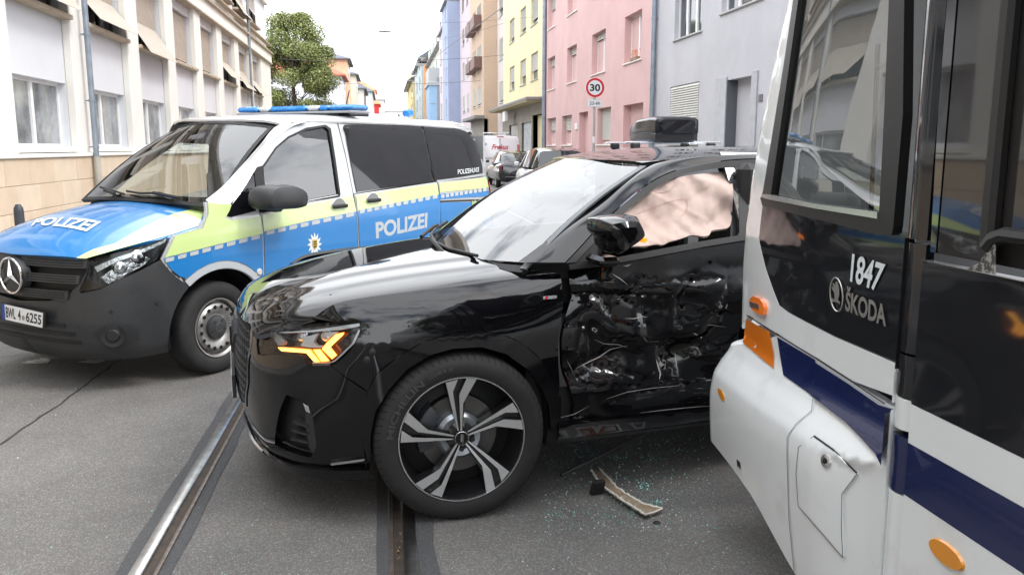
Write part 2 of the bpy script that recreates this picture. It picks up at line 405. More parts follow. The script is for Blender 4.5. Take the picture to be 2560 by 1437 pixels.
# crumbs lying in the groove of the right rail, leaf litter
# pavements and kerbs
M_KERB = mat('kerb_stone', (.36, .35, .33), .8, noise=(3, (.28, .27, .26)), bump=(40, .2))
for nm, x0, x1, k0 in (('pavement', -6.9, -3.86, -3.86), ('pavement', 6.46, 9.2, 6.3)):
    o = MB().box(x0, x1, -40, 150, -.05, .12).build(nm, M_PAVE); tag(o, kind='structure')
    kb = tag(MB().box(k0, k0+.16, -40, 6, -.05, .125).box(k0, k0+.16, 34, 150, -.05, .125).build('kerb', M_KERB), kind='structure')
    y = 6
    i = 0
    while y < 34: 
        MBk = MB().box(k0, k0+.16, y+.006, y+.994, -.05, .125+.003*math.sin(i*5), .012).build('kerb_stone', M_KERB, kb); y += 1; i += 1
# paving slabs on the left pavement where they can be told apart
# road cracks near the police van (thin sealed joint lines)
def crack(name, pts, w):
    V = []; F = []
    P = [Vector((x, y, .003)) for x, y in pts]; Q = []
    for a, b in zip(P, P[1:]):
        n = max(2, int((b-a).length/.08))
        for i in range(n): Q.append(a.lerp(b, i/n)+Vector((rng.normal()*.006, rng.normal()*.006, 0)))
    Q.append(P[-1])
    for i, p in enumerate(Q):
        d = (Q[min(i+1, len(Q)-1)]-Q[max(i-1, 0)]).normalized(); n = Vector((-d.y, d.x, 0))*(w*(.6+.5*rng.random())); V += [p-n, p+n]
        if i: F.append((2*i-2, 2*i-1, 2*i+1, 2*i))
    return tag(mk(name, V, F, mat('crack_seal', (.03, .03, .03), .8)), kind='structure')
g = lambda u, v: WD.at(u, v, z=0)[:2]
crack('road_joint', [g(0, 1112), g(150, 1010), g(262, 925), g(330, 880)], .009)
crack('road_joint', [g(-60, 900), g(100, 882), g(260, 905)], .005)
M_PAINT = mat('road_paint', (.62, .62, .60), .7, noise=(30, (.30, .29, .28), .45, .6))
def gpoly(name, px, z, m):
    V = [WD.at(u, v, z=z) for u, v in px]; return mk(name, V, [tuple(range(len(V)))], m)
tag(gpoly('road_marking', [(53, 905), (105, 894), (130, 897), (118, 908), (60, 908)], .004, M_PAINT), kind='structure')
tag(gpoly('road_marking', [(188, 905), (250, 895), (262, 902), (240, 908)], .004, M_PAINT), kind='structure')
# ================================================================== FACADE BUILDER
M_PVC = mat('window_pvc', (.80, .80, .80), .45)
M_WGL = mat('window_glass', (.05, .06, .07), .04, ior=1.7)
M_WGL2 = mat('window_glass_curtained', (.36, .38, .39), .08, noise=(1.5, (.12, .13, .14)))
M_SHUT = mat('roller_shutter', (.55, .54, .50), .6)
M_STONE_SILL = mat('sill_stone', (.42, .42, .42), .7)
def facade(name, parent, X, sg, y0, y1, z0, z1, ops, m, dep=.18):
    """street wall in the plane x=X facing sg; ops = openings (ya,yb,za,zb[,depth]). Real holes with reveals."""
    ys = sorted({y0, y1, *[o[0] for o in ops], *[o[1] for o in ops]}); zs = sorted({z0, z1, *[o[2] for o in ops], *[o[3] for o in ops]})
    b = MB(); fl = sg > 0
    def q(p): b.add(p, [(0, 1, 2, 3)] if fl else [(3, 2, 1, 0)])
    for ya, yb in zip(ys, ys[1:]):
        for za, zb in zip(zs, zs[1:]):
            c = ((ya+yb)/2, (za+zb)/2)
            if not any(o[0] < c[0] < o[1] and o[2] < c[1] < o[3] for o in ops): q([(X, ya, za), (X, yb, za), (X, yb, zb), (X, ya, zb)])
    for o in ops:
        d = -sg*(o[4] if len(o) > 4 else dep); ya, yb, za, zb = o[:4]; Xi = X+d
        q([(X, ya, za), (Xi, ya, za), (Xi, yb, za), (X, yb, za)][::-1]); q([(X, ya, zb), (X, yb, zb), (Xi, yb, zb), (Xi, ya, zb)][::-1])
        q([(X, ya, za), (X, ya, zb), (Xi, ya, zb), (Xi, ya, za)][::-1]); q([(X, yb, za), (Xi, yb, za), (Xi, yb, zb), (X, yb, zb)][::-1])
    return b.build(name, m, parent)
def window(parent, X, sg, o, dep, style='two', shutter=0, sill=None, glassm=None, open_=0):
    """frame bars, panes, roller shutter slats and sill in opening o, set back dep"""
    ya, yb, za, zb = o[:4]; Xf = X-sg*dep; t = .05
    def bx(b, a0, a1, c0, c1, d0, d1, bev=0): x0, x1 = sorted((Xf+sg*a0, Xf+sg*a1)); b.box(x0, x1, c0, c1, d0, d1, bev); return b
    w = MB(); fw = .06
    bx(w, 0, t, ya, ya+fw, za, zb); bx(w, 0, t, yb-fw, yb, za, zb); bx(w, 0, t, ya+fw, yb-fw, za, za+fw); bx(w, 0, t, ya+fw, yb-fw, zb-fw, zb)
    mids = {'two': [.5], 'three': [.33, .67], 'one': [], 'tt': [.5]}[style]
    for f in mids: c = ya+(yb-ya)*f; bx(w, -.002, t+.012, c-.055, c+.055, za+fw, zb-fw)
    fr = w.build('window', M_PVC, parent)
    edges = [ya+fw]+[ya+(yb-ya)*f for f in mids]+[yb-fw]
    for a, b_ in zip(edges, edges[1:]):
        bx(MB(), .005, .02, a+.045 if a != ya+fw else a, b_-.045 if b_ != yb-fw else b_, za+fw, zb-fw).build('pane', glassm or M_WGL, fr)
    if shutter:
        h = (zb-za-.04)*shutter; n = max(3, int(h/.062)); s = MB(); xo, xi = Xf+sg*(t+.062), Xf+sg*(t+.03)
        for i in range(n):
            z = zb-.02-h*(i+1)/n; zt = z+h/n-.004
            s.add([(xi, ya+.03, zt), (xo, ya+.03, z), (xi, ya+.03, z), (xi, yb-.03, zt), (xo, yb-.03, z), (xi, yb-.03, z)], [(0, 1, 4, 3), (1, 2, 5, 4), (0, 2, 1), (3, 4, 5)])
        tag(s.build('shutter', M_SHUT, fr), kind='stuff')
    if sill: x0, x1 = sorted((X-sg*dep*.9, X+sg*sill[0])); MB().box(x0, x1, ya-sill[1], yb+sill[1], za-.05, za-.002, .008).build('sill', sill[2] if len(sill) > 2 else M_STONE_SILL, fr)
    return fr
def body(parent, x0, x1, y0, y1, z1, m, roof=None, rh=0, rm=None, name='side_wall'):
    """the three remaining walls and a flat or pitched roof"""
    b = MB(); b.box(min(x0, x1)+.4 if x0 < x1 else x1, max(x0, x1) if x0 < x1 else x0-.4, y0+.01, y1-.01, -.1, z1-.05); b.build(name, m, parent)
# ------------------------------------------------------------------ left office building
M_CREAM = mat('cream_render', (.80, .78, .73), .85, noise=(.9, (.75, .73, .68)), bump=(80, .12))
M_PANEL = mat('pale_panel_render', (.68, .69, .72), .85, noise=(.7, (.64, .65, .68)), bump=(80, .12))
M_TRIM = mat('sandstone_trim', (.50, .42, .32), .8, noise=(3, (.40, .33, .25)), bump=(50, .2))
M_SAND = mat('sandstone_cladding', (.64, .51, .38), .85, noise=(2.5, (.58, .46, .34)), bump=(45, .15))
M_SAND2 = mat('sandstone_cladding_light', (.68, .56, .43), .85, noise=(2.5, (.61, .50, .38)), bump=(45, .15))
M_BLIND = mat('tan_blind', (.42, .36, .30), .8, noise=(5, (.36, .31, .26)))
M_AWN = mat('awning_cloth', (.50, .45, .38), .8, noise=(5, (.44, .40, .34)))
M_BRWN = mat('dark_window_frame', (.10, .09, .085), .5)
M_ZINC = mat('zinc_pipe', (.30, .34, .40), .45, .5, noise=(4, (.22, .26, .31)))
XL = -6.5
LB = thing('office_building', 'long cream office building with pilasters and sandstone base along the left pavement', 'building', (XL, 0, 0))
def LO(o): o.location = (0, 0, 0); return o
lb = lambda x: x-XL
K0, PI_, OW = 19.5, 4.12, 3.05
bays = [K0+PI_*k for k in range(-9, 8)]
yN, yF = bays[0]-3.4, 52.3
ops = []
for y1_ in bays:
    ops += [(y1_-OW, y1_, 1.62, 2.95, .22), (y1_-OW, y1_, 4.36, 6.08, .22), (y1_-OW, y1_, 7.9, 9.5, .22)]
w = facade('wall', LB, -.15, 1, yN, yF, 1.5, 10.4, ops, M_PANEL, .34)
pl = MB()
for y1_ in bays+[bays[-1]+PI_]:
    a, b_ = y1_-PI_+.02, y1_-OW-.02
    if y1_ == bays[-1]+PI_: b_ = yF
    MB().box(-.15, .03, a, b_, 1.5, 6.45, .02).build('pilaster', M_CREAM, LB)
MB().box(-.3, .12, yN, yF, 6.45, 6.95).build('wall_band', M_CREAM, LB)
MB().box(-.3, .24, yN, yF, 6.95, 7.05, .02).box(-.3, .18, yN, yF, 6.38, 6.46, .02).box(-.1, .16, yN, yF, 7.42, 7.5, .02).build('cornice', M_TRIM, LB)
MB().box(-.3, .06, yN, yF, 9.7, 10.4).box(-.3, .5, yN, yF, 10.4, 10.75, .04).build('parapet', M_CREAM, LB)
MB().box(-14, -.42, yN, yF, -.1, 10.6).build('side_wall', M_CREAM, LB)
MB().box(-.2, .14, yN, yF, 1.42, 1.5, .015).build('ledge', M_CREAM, LB)
MB().box(-.3, .075, yN, 9.0, -.1, 1.42).box(-.3, .075, 26.4, yF, -.1, 1.42).box(-.3, .06, 9.0, 26.4, -.1, 1.42).build('base_wall', M_SAND, LB)
for r in range(3):
    y = 9.0+(.35 if r % 2 else 0); 
    if r % 2: MB().box(.0, .1, 9.004, 9.346, r*.472+.004, r*.472+.468, .006).build('stone', M_SAND, LB)
    while y < 26.3:
        l = 1.0+.25*rng.random(); e = min(y+l, 26.4)
        MB().box(.0, .096+.006*rng.random(), y+.004, e-.004, r*.472+.004, r*.472+.468, .006).build('stone', (M_SAND, M_SAND2)[int(rng.random() < .4)], LB); y = e
def casement(o, dark, near):
    ya, yb, za, zb = o[:4]; Xf = -.15-.21; m = M_BRWN if dark else M_PVC; w = MB(); t = .06; f = .07
    w.box(Xf, Xf+t, ya, ya+f, za, zb).box(Xf, Xf+t, yb-f, yb, za, zb).box(Xf, Xf+t, ya+f, yb-f, za, za+f).box(Xf, Xf+t, ya+f, yb-f, zb-f, zb)
    cs = [ya+(yb-ya)*.52] if not dark else [ya+(yb-ya)*.33, ya+(yb-ya)*.66]
    for c in cs: w.box(Xf, Xf+t+.015, c-.06, c+.06, za+f, zb-f)
    if near and dark: w.box(Xf+.01, Xf+t-.005, ya+f, yb-f, zb-.42, zb-.37)
    fr = w.build('window', m, LB); e = [ya+f]+cs+[yb-f]
    for a, b_ in zip(e, e[1:]): MB().box(Xf+.012, Xf+.028, a, b_, za+f, zb-f).build('pane', M_WGL if dark else M_WGL2, fr)
    return fr
for i, y1_ in enumerate(bays):
    vis = 7 <= y1_ <= 60
    for r, (za, zb) in enumerate(((1.62, 2.95), (4.36, 6.08), (7.9, 9.5))):
        o = (y1_-OW, y1_, za, zb); fr = casement(o, r > 0, vis and y1_ < 35)
        MB().box(-.36, -.02 if r == 0 else .1, o[0]-.05, o[1]+.05, za-.10, za-.005, .01).build('sill', M_CREAM if r == 0 else M_TRIM, fr)
        if r > 0:
            long = (.50, .58, .45, .55, .60, .9, .9, .5)[(i+r) % 8]; zm = zb-(zb-za)*long
            MB().box(-.28, -.26, o[0]+.06, o[1]-.06, zm, zb-.03).build('blind', M_BLIND, fr)
            if long < .8:
                out, dr = .22, .78+.1*math.sin(i*3)
                V = [(-.25, o[0]+.04, zm+.02), (-.25, o[1]-.04, zm+.02), (-.25+out+.35, o[1]-.04, zm-dr), (-.25+out+.35, o[0]+.04, zm-dr)]
                aw = MB().add(V+[(a, b_, c-.012) for a, b_, c in V], [(0, 3, 2, 1), (4, 5, 6, 7), (0, 1, 5, 4), (2, 3, 7, 6), (1, 2, 6, 5), (3, 0, 4, 7)]).build('awning', M_AWN, fr)
for yp, xx in ((20.0, .2), (43.4, .2)):
    p = thing('downpipe', 'grey rain downpipe on the cream building beside the nearest whole window' if yp < 30 else 'second grey rain downpipe further along the cream building', 'downpipe', (XL+xx, yp, 0), group='rain downpipes on the cream building')
    MB().cyl((0, 0, 1.25), (0, 0, 10.3), .06, n=14).build('pipe', M_ZINC, p, True); MB().cyl((0, 0, .1), (0, 0, 1.42), .075, n=14).build('standpipe', mat('cast_pipe', (.45, .42, .36), .7, noise=(6, (.33, .32, .3))), p, True)
    for z in (1.6, 2.6, 4.0, 6.0, 8.5): MB().cyl((0, 0, z), (0, 0, z+.05), .072, n=14).box(-.14, -.05, -.02, .02, z+.01, z+.04).build('bracket', M_ZINC, p)
# ------------------------------------------------------------------ right hand row of houses
XR = 8.0
def house(name, label, y0, y1, h, m, X=XR, depth=10, cat='building', group='coloured apartment houses on the right of the street'):
    b = thing(name, label, cat, (0, 0, 0), group=group)
    return b
def stucco(name, c, k=.93): return mat(name, c, .9, noise=(1.1, tuple(x*k for x in c)), bump=(70, .15))
def YU(u, X): return WD.at(u, 500, x=X)[1]
def ZV(u, v, X): return WD.at(u, v, x=X)[2]
def build_house(label, X, y0, y1, h, m, ops, win=None, cornerX=None, sillm=None, plinth=None, holes=(), roofm=None, eave=0, group='coloured apartment houses on the right of the street'):
    b = thing('apartment_house', label, 'building', (X, (y0+y1)/2, 0), group=group); ox, oy = X, (y0+y1)/2
    L = [(o[0]-oy, o[1]-oy, o[2], o[3])+tuple(o[4:5]) for o in ops]; H = [(o[0]-oy, o[1]-oy, o[2], o[3], .6) for o in holes]
    facade('wall', b, 0, -1, y0-oy, y1-oy, -.1, h, L+H, m, .2)
    MB().box(.25, 10, y0-oy+.01, y1-oy-.01, -.1, h-.03).build('side_wall', m, b)
    MB().box(.0, .26, y0-oy, y0-oy+.012, -.1, h-.02).build('corner_wall', m, b)
    for k, o in enumerate(L):
        st, sh = (win(k, o) if win else ('two', .5)); window(b, 0, -1, o, o[4]-.02 if len(o) > 4 else .18, st, sh, (.05, .06, sillm or M_STONE_SILL))
    if eave: MB().box(-eave, 10, y0-oy, y1-oy, h, h+.18, .02).build('eave', mat('eave_grey', (.30, .30, .31), .7), b)
    if roofm:
        e0, e1 = y0-oy, y1-oy; rr = MB().add([(-eave, e0, h+.18), (-eave, e1, h+.18), (3.2, e1, h+2.6), (3.2, e0, h+2.6), (10, e0, h+.18), (10, e1, h+.18)], [(0, 3, 2, 1), (3, 4, 5, 2), (0, 4, 3), (1, 2, 5)]).build('roof', roofm, b)
    return b, oy
m_gray = mat('lavender_grey_render', (.54, .54, .57), .92, noise=(.9, (.48, .48, .51)), bump=(55, .5, .02))
m_pink = mat('pink_render', (.66, .45, .44), .92, noise=(.7, (.59, .40, .385)), bump=(60, .25))
m_yel = mat('yellow_render', (.74, .67, .42), .92, noise=(.8, (.70, .63, .40)), bump=(60, .2))
# grey house: openings located from the facade plane
def opx(u0, u1, v0, v1, X=XR, d=None):
    """opening from photo extents: far/near edge u0<u1 at rows; z measured at the near edge"""
    ya, yb = YU(u1, X), YU(u0, X); za, zb = ZV(u1, v1, X), ZV(u1, v0, X); return (ya, yb, za, zb)+((d,) if d else ())
G_ops = [opx(1673, 1738, -40, 82), (YU(1886, XR), YU(1785, XR), ZV(1785, 42, XR), ZV(1785, -60, XR)), (YU(1738, XR), YU(1668, XR), 1.72, 3.28, .12)]
for k in range(1, 4): G_ops += [(y0_, y1_, a+2.85*k, b_+2.85*k) for (y0_, y1_, a, b_) in [o[:4] for o in G_ops[:2]]]

dy0, dy1 = YU(1882, XR), YU(1781, XR); dz1 = ZV(1781, 200, XR)
gy = YU(1620, XR)
bG, oyG = build_house('pale lavender grey apartment house with recessed dark doorway, behind the roof box', XR, 13.3, gy-.02, 14.5, m_gray, G_ops, lambda k, o: ('three', 0) if k == 0 else (('three', .12) if k == 1 else (('two', .86) if k == 2 else ('three', 0))), holes=[(dy0+.3, dy1-.65, -.05, dz1-.08)])
d = MB(); 
M_GRAN = mat('polished_granite', (.42, .43, .46), .18, noise=(6, (.36, .37, .40)))
M_GRAN2 = mat('dark_entrance_lining', (.10, .11, .12), .45)
en = MB().box(-.035, -.003, dy0-oyG, dy0-oyG+.29, 0, dz1, .004).build('entrance_surround', M_GRAN, bG); MB().box(-.035, -.003, dy1-oyG-.64, dy1-oyG, 0, dz1, .004).build('entrance_surround', M_GRAN, bG)
MB().box(.55, .585, dy0-oyG+.3, dy1-oyG-.65, 0, dz1-.08).box(.0, .56, dy1-oyG-.66, dy1-oyG-.64, 0, dz1-.08).build('entrance_lining', M_GRAN2, bG)
MB().box(.50, .54, dy0-oyG+.42, dy1-oyG-.8, 0, 2.05, .01).build('door', mat('dark_door', (.05, .055, .06), .3), bG)
MB().box(-.02, -.002, YU(1895, XR)-oyG, YU(1886, XR)-oyG, ZV(1890, 256, XR), ZV(1890, 238, XR), .003).build('house_plate', mat('plate_dark', (.12, .12, .13), .4), bG)
# pink house
py1 = YU(1357, XR)
P_rows = [(1385, 1367, 131, 203), (1437, 1414, 101, 187), (1507, 1474, 71, 164), (1594, 1553, 22, 128)]
P_ops = []
zt, zb_ = [], []
for (un, uf, vt, vb) in P_rows:
    ya, yb = YU(un, XR), YU(uf, XR); P_ops.append((ya, yb, 4.35, 5.85, .3))
P_ops += [(a, b_, z0+2.85, z1+2.85, d_) for (a, b_, z0, z1, d_) in P_ops[:4]]+[(a, b_, z0+5.7, z1+5.7, d_) for (a, b_, z0, z1, d_) in P_ops[:4]]
P_ops += [(YU(1388, XR), YU(1367, XR), 1.72, 3.0, .3), (YU(1427, XR), YU(1403, XR), 1.72, 3.0, .3), (YU(1523, XR), YU(1490, XR), 1.72, 3.05, .3)]
Pd = [(YU(1467, XR), YU(1445, XR), .1, 3.02), (YU(1602, XR), YU(1554, XR), .1, 3.0)]
bP, oyP = build_house('salmon pink apartment house behind the speed limit sign', XR, gy, py1-.02, 15.2, m_pink, P_ops,
    lambda k, o: ('two', (.25, .2, .15, 0)[k]) if k < 4 else (('two', .4) if k < 12 else ('two', (.45, .5, .88)[k-12])), sillm=mat('white_sill', (.72, .70, .68), .6), holes=Pd)
for (a, b_, z0, z1) in Pd: MB().box(.45, .5, a-oyP+.02, b_-oyP-.02, z0, z1-.02, .01).build('door', mat('pink_door', (.50, .27, .26), .7) if b_ > 33 else mat('glazed_door', (.55, .52, .50), .4), bP)
MB().box(-.03, -.002, YU(1442, XR)-oyP, YU(1436, XR)-oyP, 2.35, 2.6).build('house_plate', mat('plate_white', (.8, .8, .8), .5), bP)
pot = thing('flowering_plant', 'orange flowering plant on the pink house window sill nearest the grey house', 'plant', (XR+.02, YU(1578, XR), 4.36))
fl = MB()
for k in range(90):
    a, r, z = rng.random()*6.28, .22*rng.random(), .05+.28*rng.random(); c = Vector((r*math.cos(a)*.5, r*math.sin(a)*2, z)); d1 = Vector(rng.normal(size=3)).normalized()*.035; d2 = Vector(rng.normal(size=3)).normalized()*.035
    fl.add([c-d1, c+d2, c+d1], [(0, 1, 2)])
tag(fl.build('flowers', mat('orange_petals', (.65, .28, .12), .7), pot), kind='stuff'); MB().box(-.08, .06, -.35, .35, -.01, .1, .01).build('planter', mat('planter', (.3, .2, .14), .7), pot)
for u_, lab in ((1622, 'zinc downpipe between the pink house and the grey house'), (1357.5, 'zinc downpipe between the yellow house and the pink house')):
    y_ = YU(u_, XR-.12); p = thing('downpipe', lab, 'downpipe', (XR-.1, y_, 0), group='downpipes on the right hand houses')
    MB().cyl((0, 0, .1), (0, 0, 15), .075 if u_ > 1500 else .1, n=12).build('pipe', M_ZINC, p, True)
    for z in (1.3, 3.3, 5.3, 8.3): MB().cyl((0, 0, z), (0, 0, z+.06), .09 if u_ > 1500 else .12, n=12).build('bracket', M_ZINC, p)
# yellow house with concrete shop floor and canopy
yy1 = YU(1259, XR)
Yc = [(1343, 1326), (1314, 1300), (1286, 1274)]
Y_ops = []
for (un, uf) in Yc:
    for k in range(4): Y_ops.append((YU(un, XR), YU(uf, XR), 5.15+2.85*k, 6.55+2.85*k))
sills = {}
bY, oyY = build_house('pale yellow apartment house above a graffitied concrete shop front', XR, py1, yy1-.02, 15.4, m_yel, Y_ops, lambda k, o: ('one', (.65, .9, 1, .8)[(k*7) % 4]),
    holes=[(YU(1330, XR), YU(1306, XR), .12, 3.0), (YU(1297, XR), YU(1275, XR), .12, 3.0), (py1+.05, YU(1332, XR), .12, 3.3)])
M_CONC = mat('weathered_concrete', (.24, .22, .19), .9, noise=(1.6, (.33, .31, .27)), bump=(20, .3))
M_GRAF = mat('graffiti_shutter', (.45, .46, .45), .6, noise=(3.2, (.16, .22, .40), .55, .6))
facade('shop_front', bY, -.06, -1, py1-oyY+.02, yy1-oyY, 0, 3.9, [(a-oyY, b_-oyY, z0, z1, .5) for a, b_, z0, z1 in ((YU(1330, XR), YU(1306, XR), .12, 3.0), (YU(1297, XR), YU(1275, XR), .12, 3.0), (py1+.05, YU(1332, XR), .12, 3.3))], M_CONC)
MB().box(.06, .11, YU(1330, XR)-oyY, YU(1306, XR)-oyY, .1, 3.0).build('shop_shutter', M_GRAF, bY); MB().box(.06, .11, YU(1297, XR)-oyY, YU(1275, XR)-oyY, .1, 3.0).build('shop_shutter', mat('grille_shutter', (.4, .4, .38), .6, noise=(2, (.45, .12, .12), .6, .66)), bY)
MB().box(.45, .5, py1-oyY+.05, YU(1332, XR)-oyY, .1, 3.3).build('passage_wall', mat('dark_passage', (.07, .06, .055), .9, noise=(4, (.12, .11, .10))), bY)
MB().box(-.9, 0, py1-oyY-.1, yy1-oyY+1, 3.95, 4.12, .03).build('canopy', mat('canopy_edge', (.22, .21, .20), .8), bY); MB().box(-.86, -.01, py1-oyY, yy1-oyY+.9, 3.9, 3.948).build('canopy_soffit', mat('canopy_soffit', (.45, .38, .22), .8, noise=(2, (.38, .32, .2))), bY)
MB().box(-.75, -.55, YU(1289, XR)-oyY-.5, YU(1289, XR)-oyY+.5, 3.15, 3.75, .02).build('sign_box', mat('lightbox_white', (.78, .78, .76), .4), bY)
# narrow pale house, brown house (projecting), lilac house, blue house ...
def column_house(label, X, ua, ub, h, m, cols, z0s, hw=1.3, Xprev=None, extra=None, **kw):
    ya, yb = YU(ub, X), YU(ua, X)
    ops = []
    for (un, uf) in cols:
        for z0 in z0s: ops.append((YU(un, X), YU(uf, X), z0, z0+hw, .12))
    return build_house(label, X, ya, yb-.02, h, m, ops, lambda k, o: ('one', (.9, 1, .7, 1)[k % 4] if kw.get('sh', 1) else 0))
zr = [1.75+2.85*k for k in range(1, 5)]
def ch(label, X, y0, y1, h, m, cols, z0s=zr, hw=1.4, sh=1, roofm=None, eave=.25, group='coloured apartment houses on the right of the street'):
    ops = [(YU(un, X), YU(uf, X), z0, z0+hw, .12) for (un, uf) in cols for z0 in z0s if y0 < YU(un, X) and YU(uf, X) < y1]
    return build_house(label, X, y0, y1-.02, h, m, ops, lambda k, o: ('one', (.9, 1, .7, 1)[k % 4] if sh else 0), eave=eave, roofm=roofm, group=group)
yA = yy1; yB = YU(1244, XR)
ch('narrow off-white house between the yellow and the brown houses', XR, yA, yB, 15.2, stucco('offwhite_render', (.62, .56, .54)), [(1258.3, 1249.5)])
XB = 7.05; yC = YU(1179, XB)
bB, oyB = ch('beige brown apartment house with brown balcony boxes', XB, yB, yC, 15.6, stucco('beige_render', (.56, .42, .31)), [(1205, 1196), (1192, 1184)])
for k, z in ((0, zr[2]), (1, zr[1])):
    for (un, uf) in ((1206, 1195.5), (1193, 1183.5)):
        MB().box(-.55, -.02, YU(un, XB)-oyB-.1, YU(uf, XB)-oyB+.1, z-.25, z+.55, .02).build('balcony_box', mat('brown_balcony', (.16, .09, .08), .6), bB)
MB().box(-.7, 0, yB-oyB-.3, yC-oyB, 3.6, 3.85, .03).build('canopy', mat('canopy_edge', (.22, .21, .20), .8), bB)
MB().box(-.02, .3, yB-oyB, yC-oyB, 0, 3.6).build('shop_front', M_CONC, bB)
yD = YU(1153.5, XB)
ch('pale lilac apartment house next beyond the beige brown one', XB, yC, yD, 15.4, stucco('lilac_render', (.56, .48, .52)), [(1174.5, 1170), (1164.5, 1159.5)])
XC = 5.95; yE = YU(1111, XC)
ch('blue apartment house projecting towards the street', XC, yD, yE, 14.6, stucco('blue_render', (.34, .40, .54)), [(1120.5, 1118.6), (1127, 1124.5)], hw=1.5, sh=0, roofm=mat('slate_roof', (.12, .13, .15), .7))
yF2 = YU(1101, XC+.5)
ch('pale pink narrow house beyond the blue one', XC+.3, yE, YU(1103, XC+.3), 13.4, stucco('palepink_render', (.62, .54, .54)), [(1108.5, 1105.5)], hw=1.6, sh=0)
yG = YU(1103, XC+.3)
ch('pale green and white house with sloping roof, mid street', XC+.6, yG, YU(1076, XC+.6), 12.8, stucco('palegreen_render', (.62, .68, .62)), [(1098, 1095), (1090, 1087), (1083, 1080)], hw=1.6, sh=0, roofm=mat('slate_roof', (.12, .13, .15), .7), eave=.5)
yH = YU(1076, XC+.6)
# light blue bay that stands on the pavement side in front of the pale green house
o_ = thing('bay_tower', 'light blue bay with grey corner strip between the orange and pale houses', 'building', (5.3, yG+4, 0)); MB().box(0, 1.4, 0, 7, 0, 8.6).build('bay_wall', stucco('skyblue_render', (.35, .52, .74)), o_); MB().box(-.2, 1.5, -.2, 7.1, 8.6, 9.0, .05).box(.0, 1.5, .2, 7, 9.0, 10.6).build('roof', mat('zinc_roof', (.45, .46, .48), .6), o_); MB().box(.9, 1.45, -.06, -.003, 0, 9.5, .02).build('corner_strip', mat('grey_strip', (.30, .31, .36), .6), o_)
for z in (1.5, 4, 6.5): MB().box(.15, .75, -.03, -.004, z, z+.1).build('band', mat('grey_strip', (.30, .31, .36), .6), o_)
XD = 5.6
ch('orange gabled house far down the right side', XD, yH, YU(1060, XD), 13.2, stucco('orange_render', (.80, .42, .22)), [(1071, 1069), (1066, 1063.5)], hw=1.8, sh=0, roofm=mat('brown_roof', (.16, .13, .12), .8), eave=.6)
yI = YU(1060, XD)
ch('grey green tall house beyond the orange one', XD, yI, YU(1042, XD), 14.0, stucco('greygreen_render', (.48, .55, .56)), [(1056, 1053), (1049, 1046)], hw=1.8, sh=0, roofm=mat('slate_roof', (.12, .13, .15), .7), eave=.5)
yJ = YU(1042, XD)
ch('small yellow house at the far end of the right side', XD-.4, yJ, YU(1024, XD-.4), 13.0, stucco('farYellow', (.72, .58, .30)), [(1036, 1033)], hw=1.8, sh=0, roofm=mat('brown_roof', (.16, .13, .12), .8), eave=.9)
# ------------------------------------------------------------------ far left houses
def far_house(label, x0, x1, y0, y1, h, m, rm, rh=2.2, wins=(3, 2), ridge='y', wm=None, red=None):
    """a free-standing house: body, hipped roof, windows on the two faces seen"""
    b = thing('far_house', label, 'house', ((x0+x1)/2, y0, 0), group='distant houses on the left side of the street')
    w, d = (x1-x0)/2, y1-y0
    MB().box(-w, w, 0, d, -.1, h).build('wall', m, b)
    e = .45; V = [(-w-e, -e, h), (w+e, -e, h), (w+e, d+e, h), (-w-e, d+e, h)]; V += [(v[0], v[1], v[2]+.16) for v in V]
    if ridge == 'y': V += [(0, w*.9, h+rh), (0, d-w*.9, h+rh)]
    else: V += [(-w*.4, d/2, h+rh), (w*.4, d/2, h+rh)]
    F = [(0, 3, 2, 1), (0, 1, 5, 4), (1, 2, 6, 5), (2, 3, 7, 6), (3, 0, 4, 7)]
    F += [(4, 5, 8), (5, 6, 9, 8), (6, 7, 9), (7, 4, 8, 9)] if ridge == 'y' else [(4, 5, 9, 8), (5, 6, 9), (6, 7, 8, 9), (7, 4, 8)]
    MB().add(V, F).build('roof', rm, b)
    nz, ny = wins; fl = h/nz
    for i in range(nz):
        for k in range(ny):
            z = i*fl+fl*.38; yc = d*(k+.5)/ny
            f = MB().box(w+.002, w+.05, yc-.55, yc+.55, z, z+fl*.5, .01).build('window', wm or M_PVC, b); MB().box(w+.05, w+.06, yc-.45, yc+.45, z+.08, z+fl*.5-.08).build('pane', M_WGL, f)
        xc = w*.35
        f = MB().box(xc-.5, xc+.5, -.05, -.002, z, z+fl*.5, .01).build('window', wm or M_PVC, b); MB().box(xc-.42, xc+.42, -.06, -.05, z+.08, z+fl*.5-.08).build('pane', M_WGL, f)
    return b
m_tile = mat('red_roof_tiles', (.50, .16, .10), .85, noise=(3, (.40, .13, .09)))
XS = lambda u, y: float(WD.at(u, 300, y=y)[0]) if False else (WD.at(u, 300, x=None, y=y)[0])
far_house('white corner house with red tiled hipped roof right of the tree', -15.5, XS(857, 95), 95, 104, 9.2, stucco('farwhite', (.74, .76, .80)), m_tile, 3.2)
far_house('orange peach house with flat dark roof storey, beyond the white corner house', -13, XS(872, 106), 106, 116, 12, stucco('peach', (.78, .52, .34)), mat('slate_roof', (.12, .13, .15), .7), 1.8)
far_house('cream house in the middle of the left distance', -14, XS(892, 122), 122, 134, 11.5, stucco('farcream', (.76, .72, .60)), mat('slate_roof', (.12, .13, .15), .7), 2.4)
far_house('white house with dark red window surrounds', -14, XS(911, 140), 140, 158, 10.8, stucco('farwhite2', (.78, .72, .68)), mat('slate_roof', (.12, .13, .15), .7), 3, (3, 5), wm=mat('red_surround', (.35, .07, .06), .7))
far_house('pale bluish house with grey dormer roof', -14, XS(932, 170), 170, 200, 12.2, stucco('farblue', (.66, .74, .80)), mat('slate_roof', (.12, .13, .15), .7), 4, (3, 6))
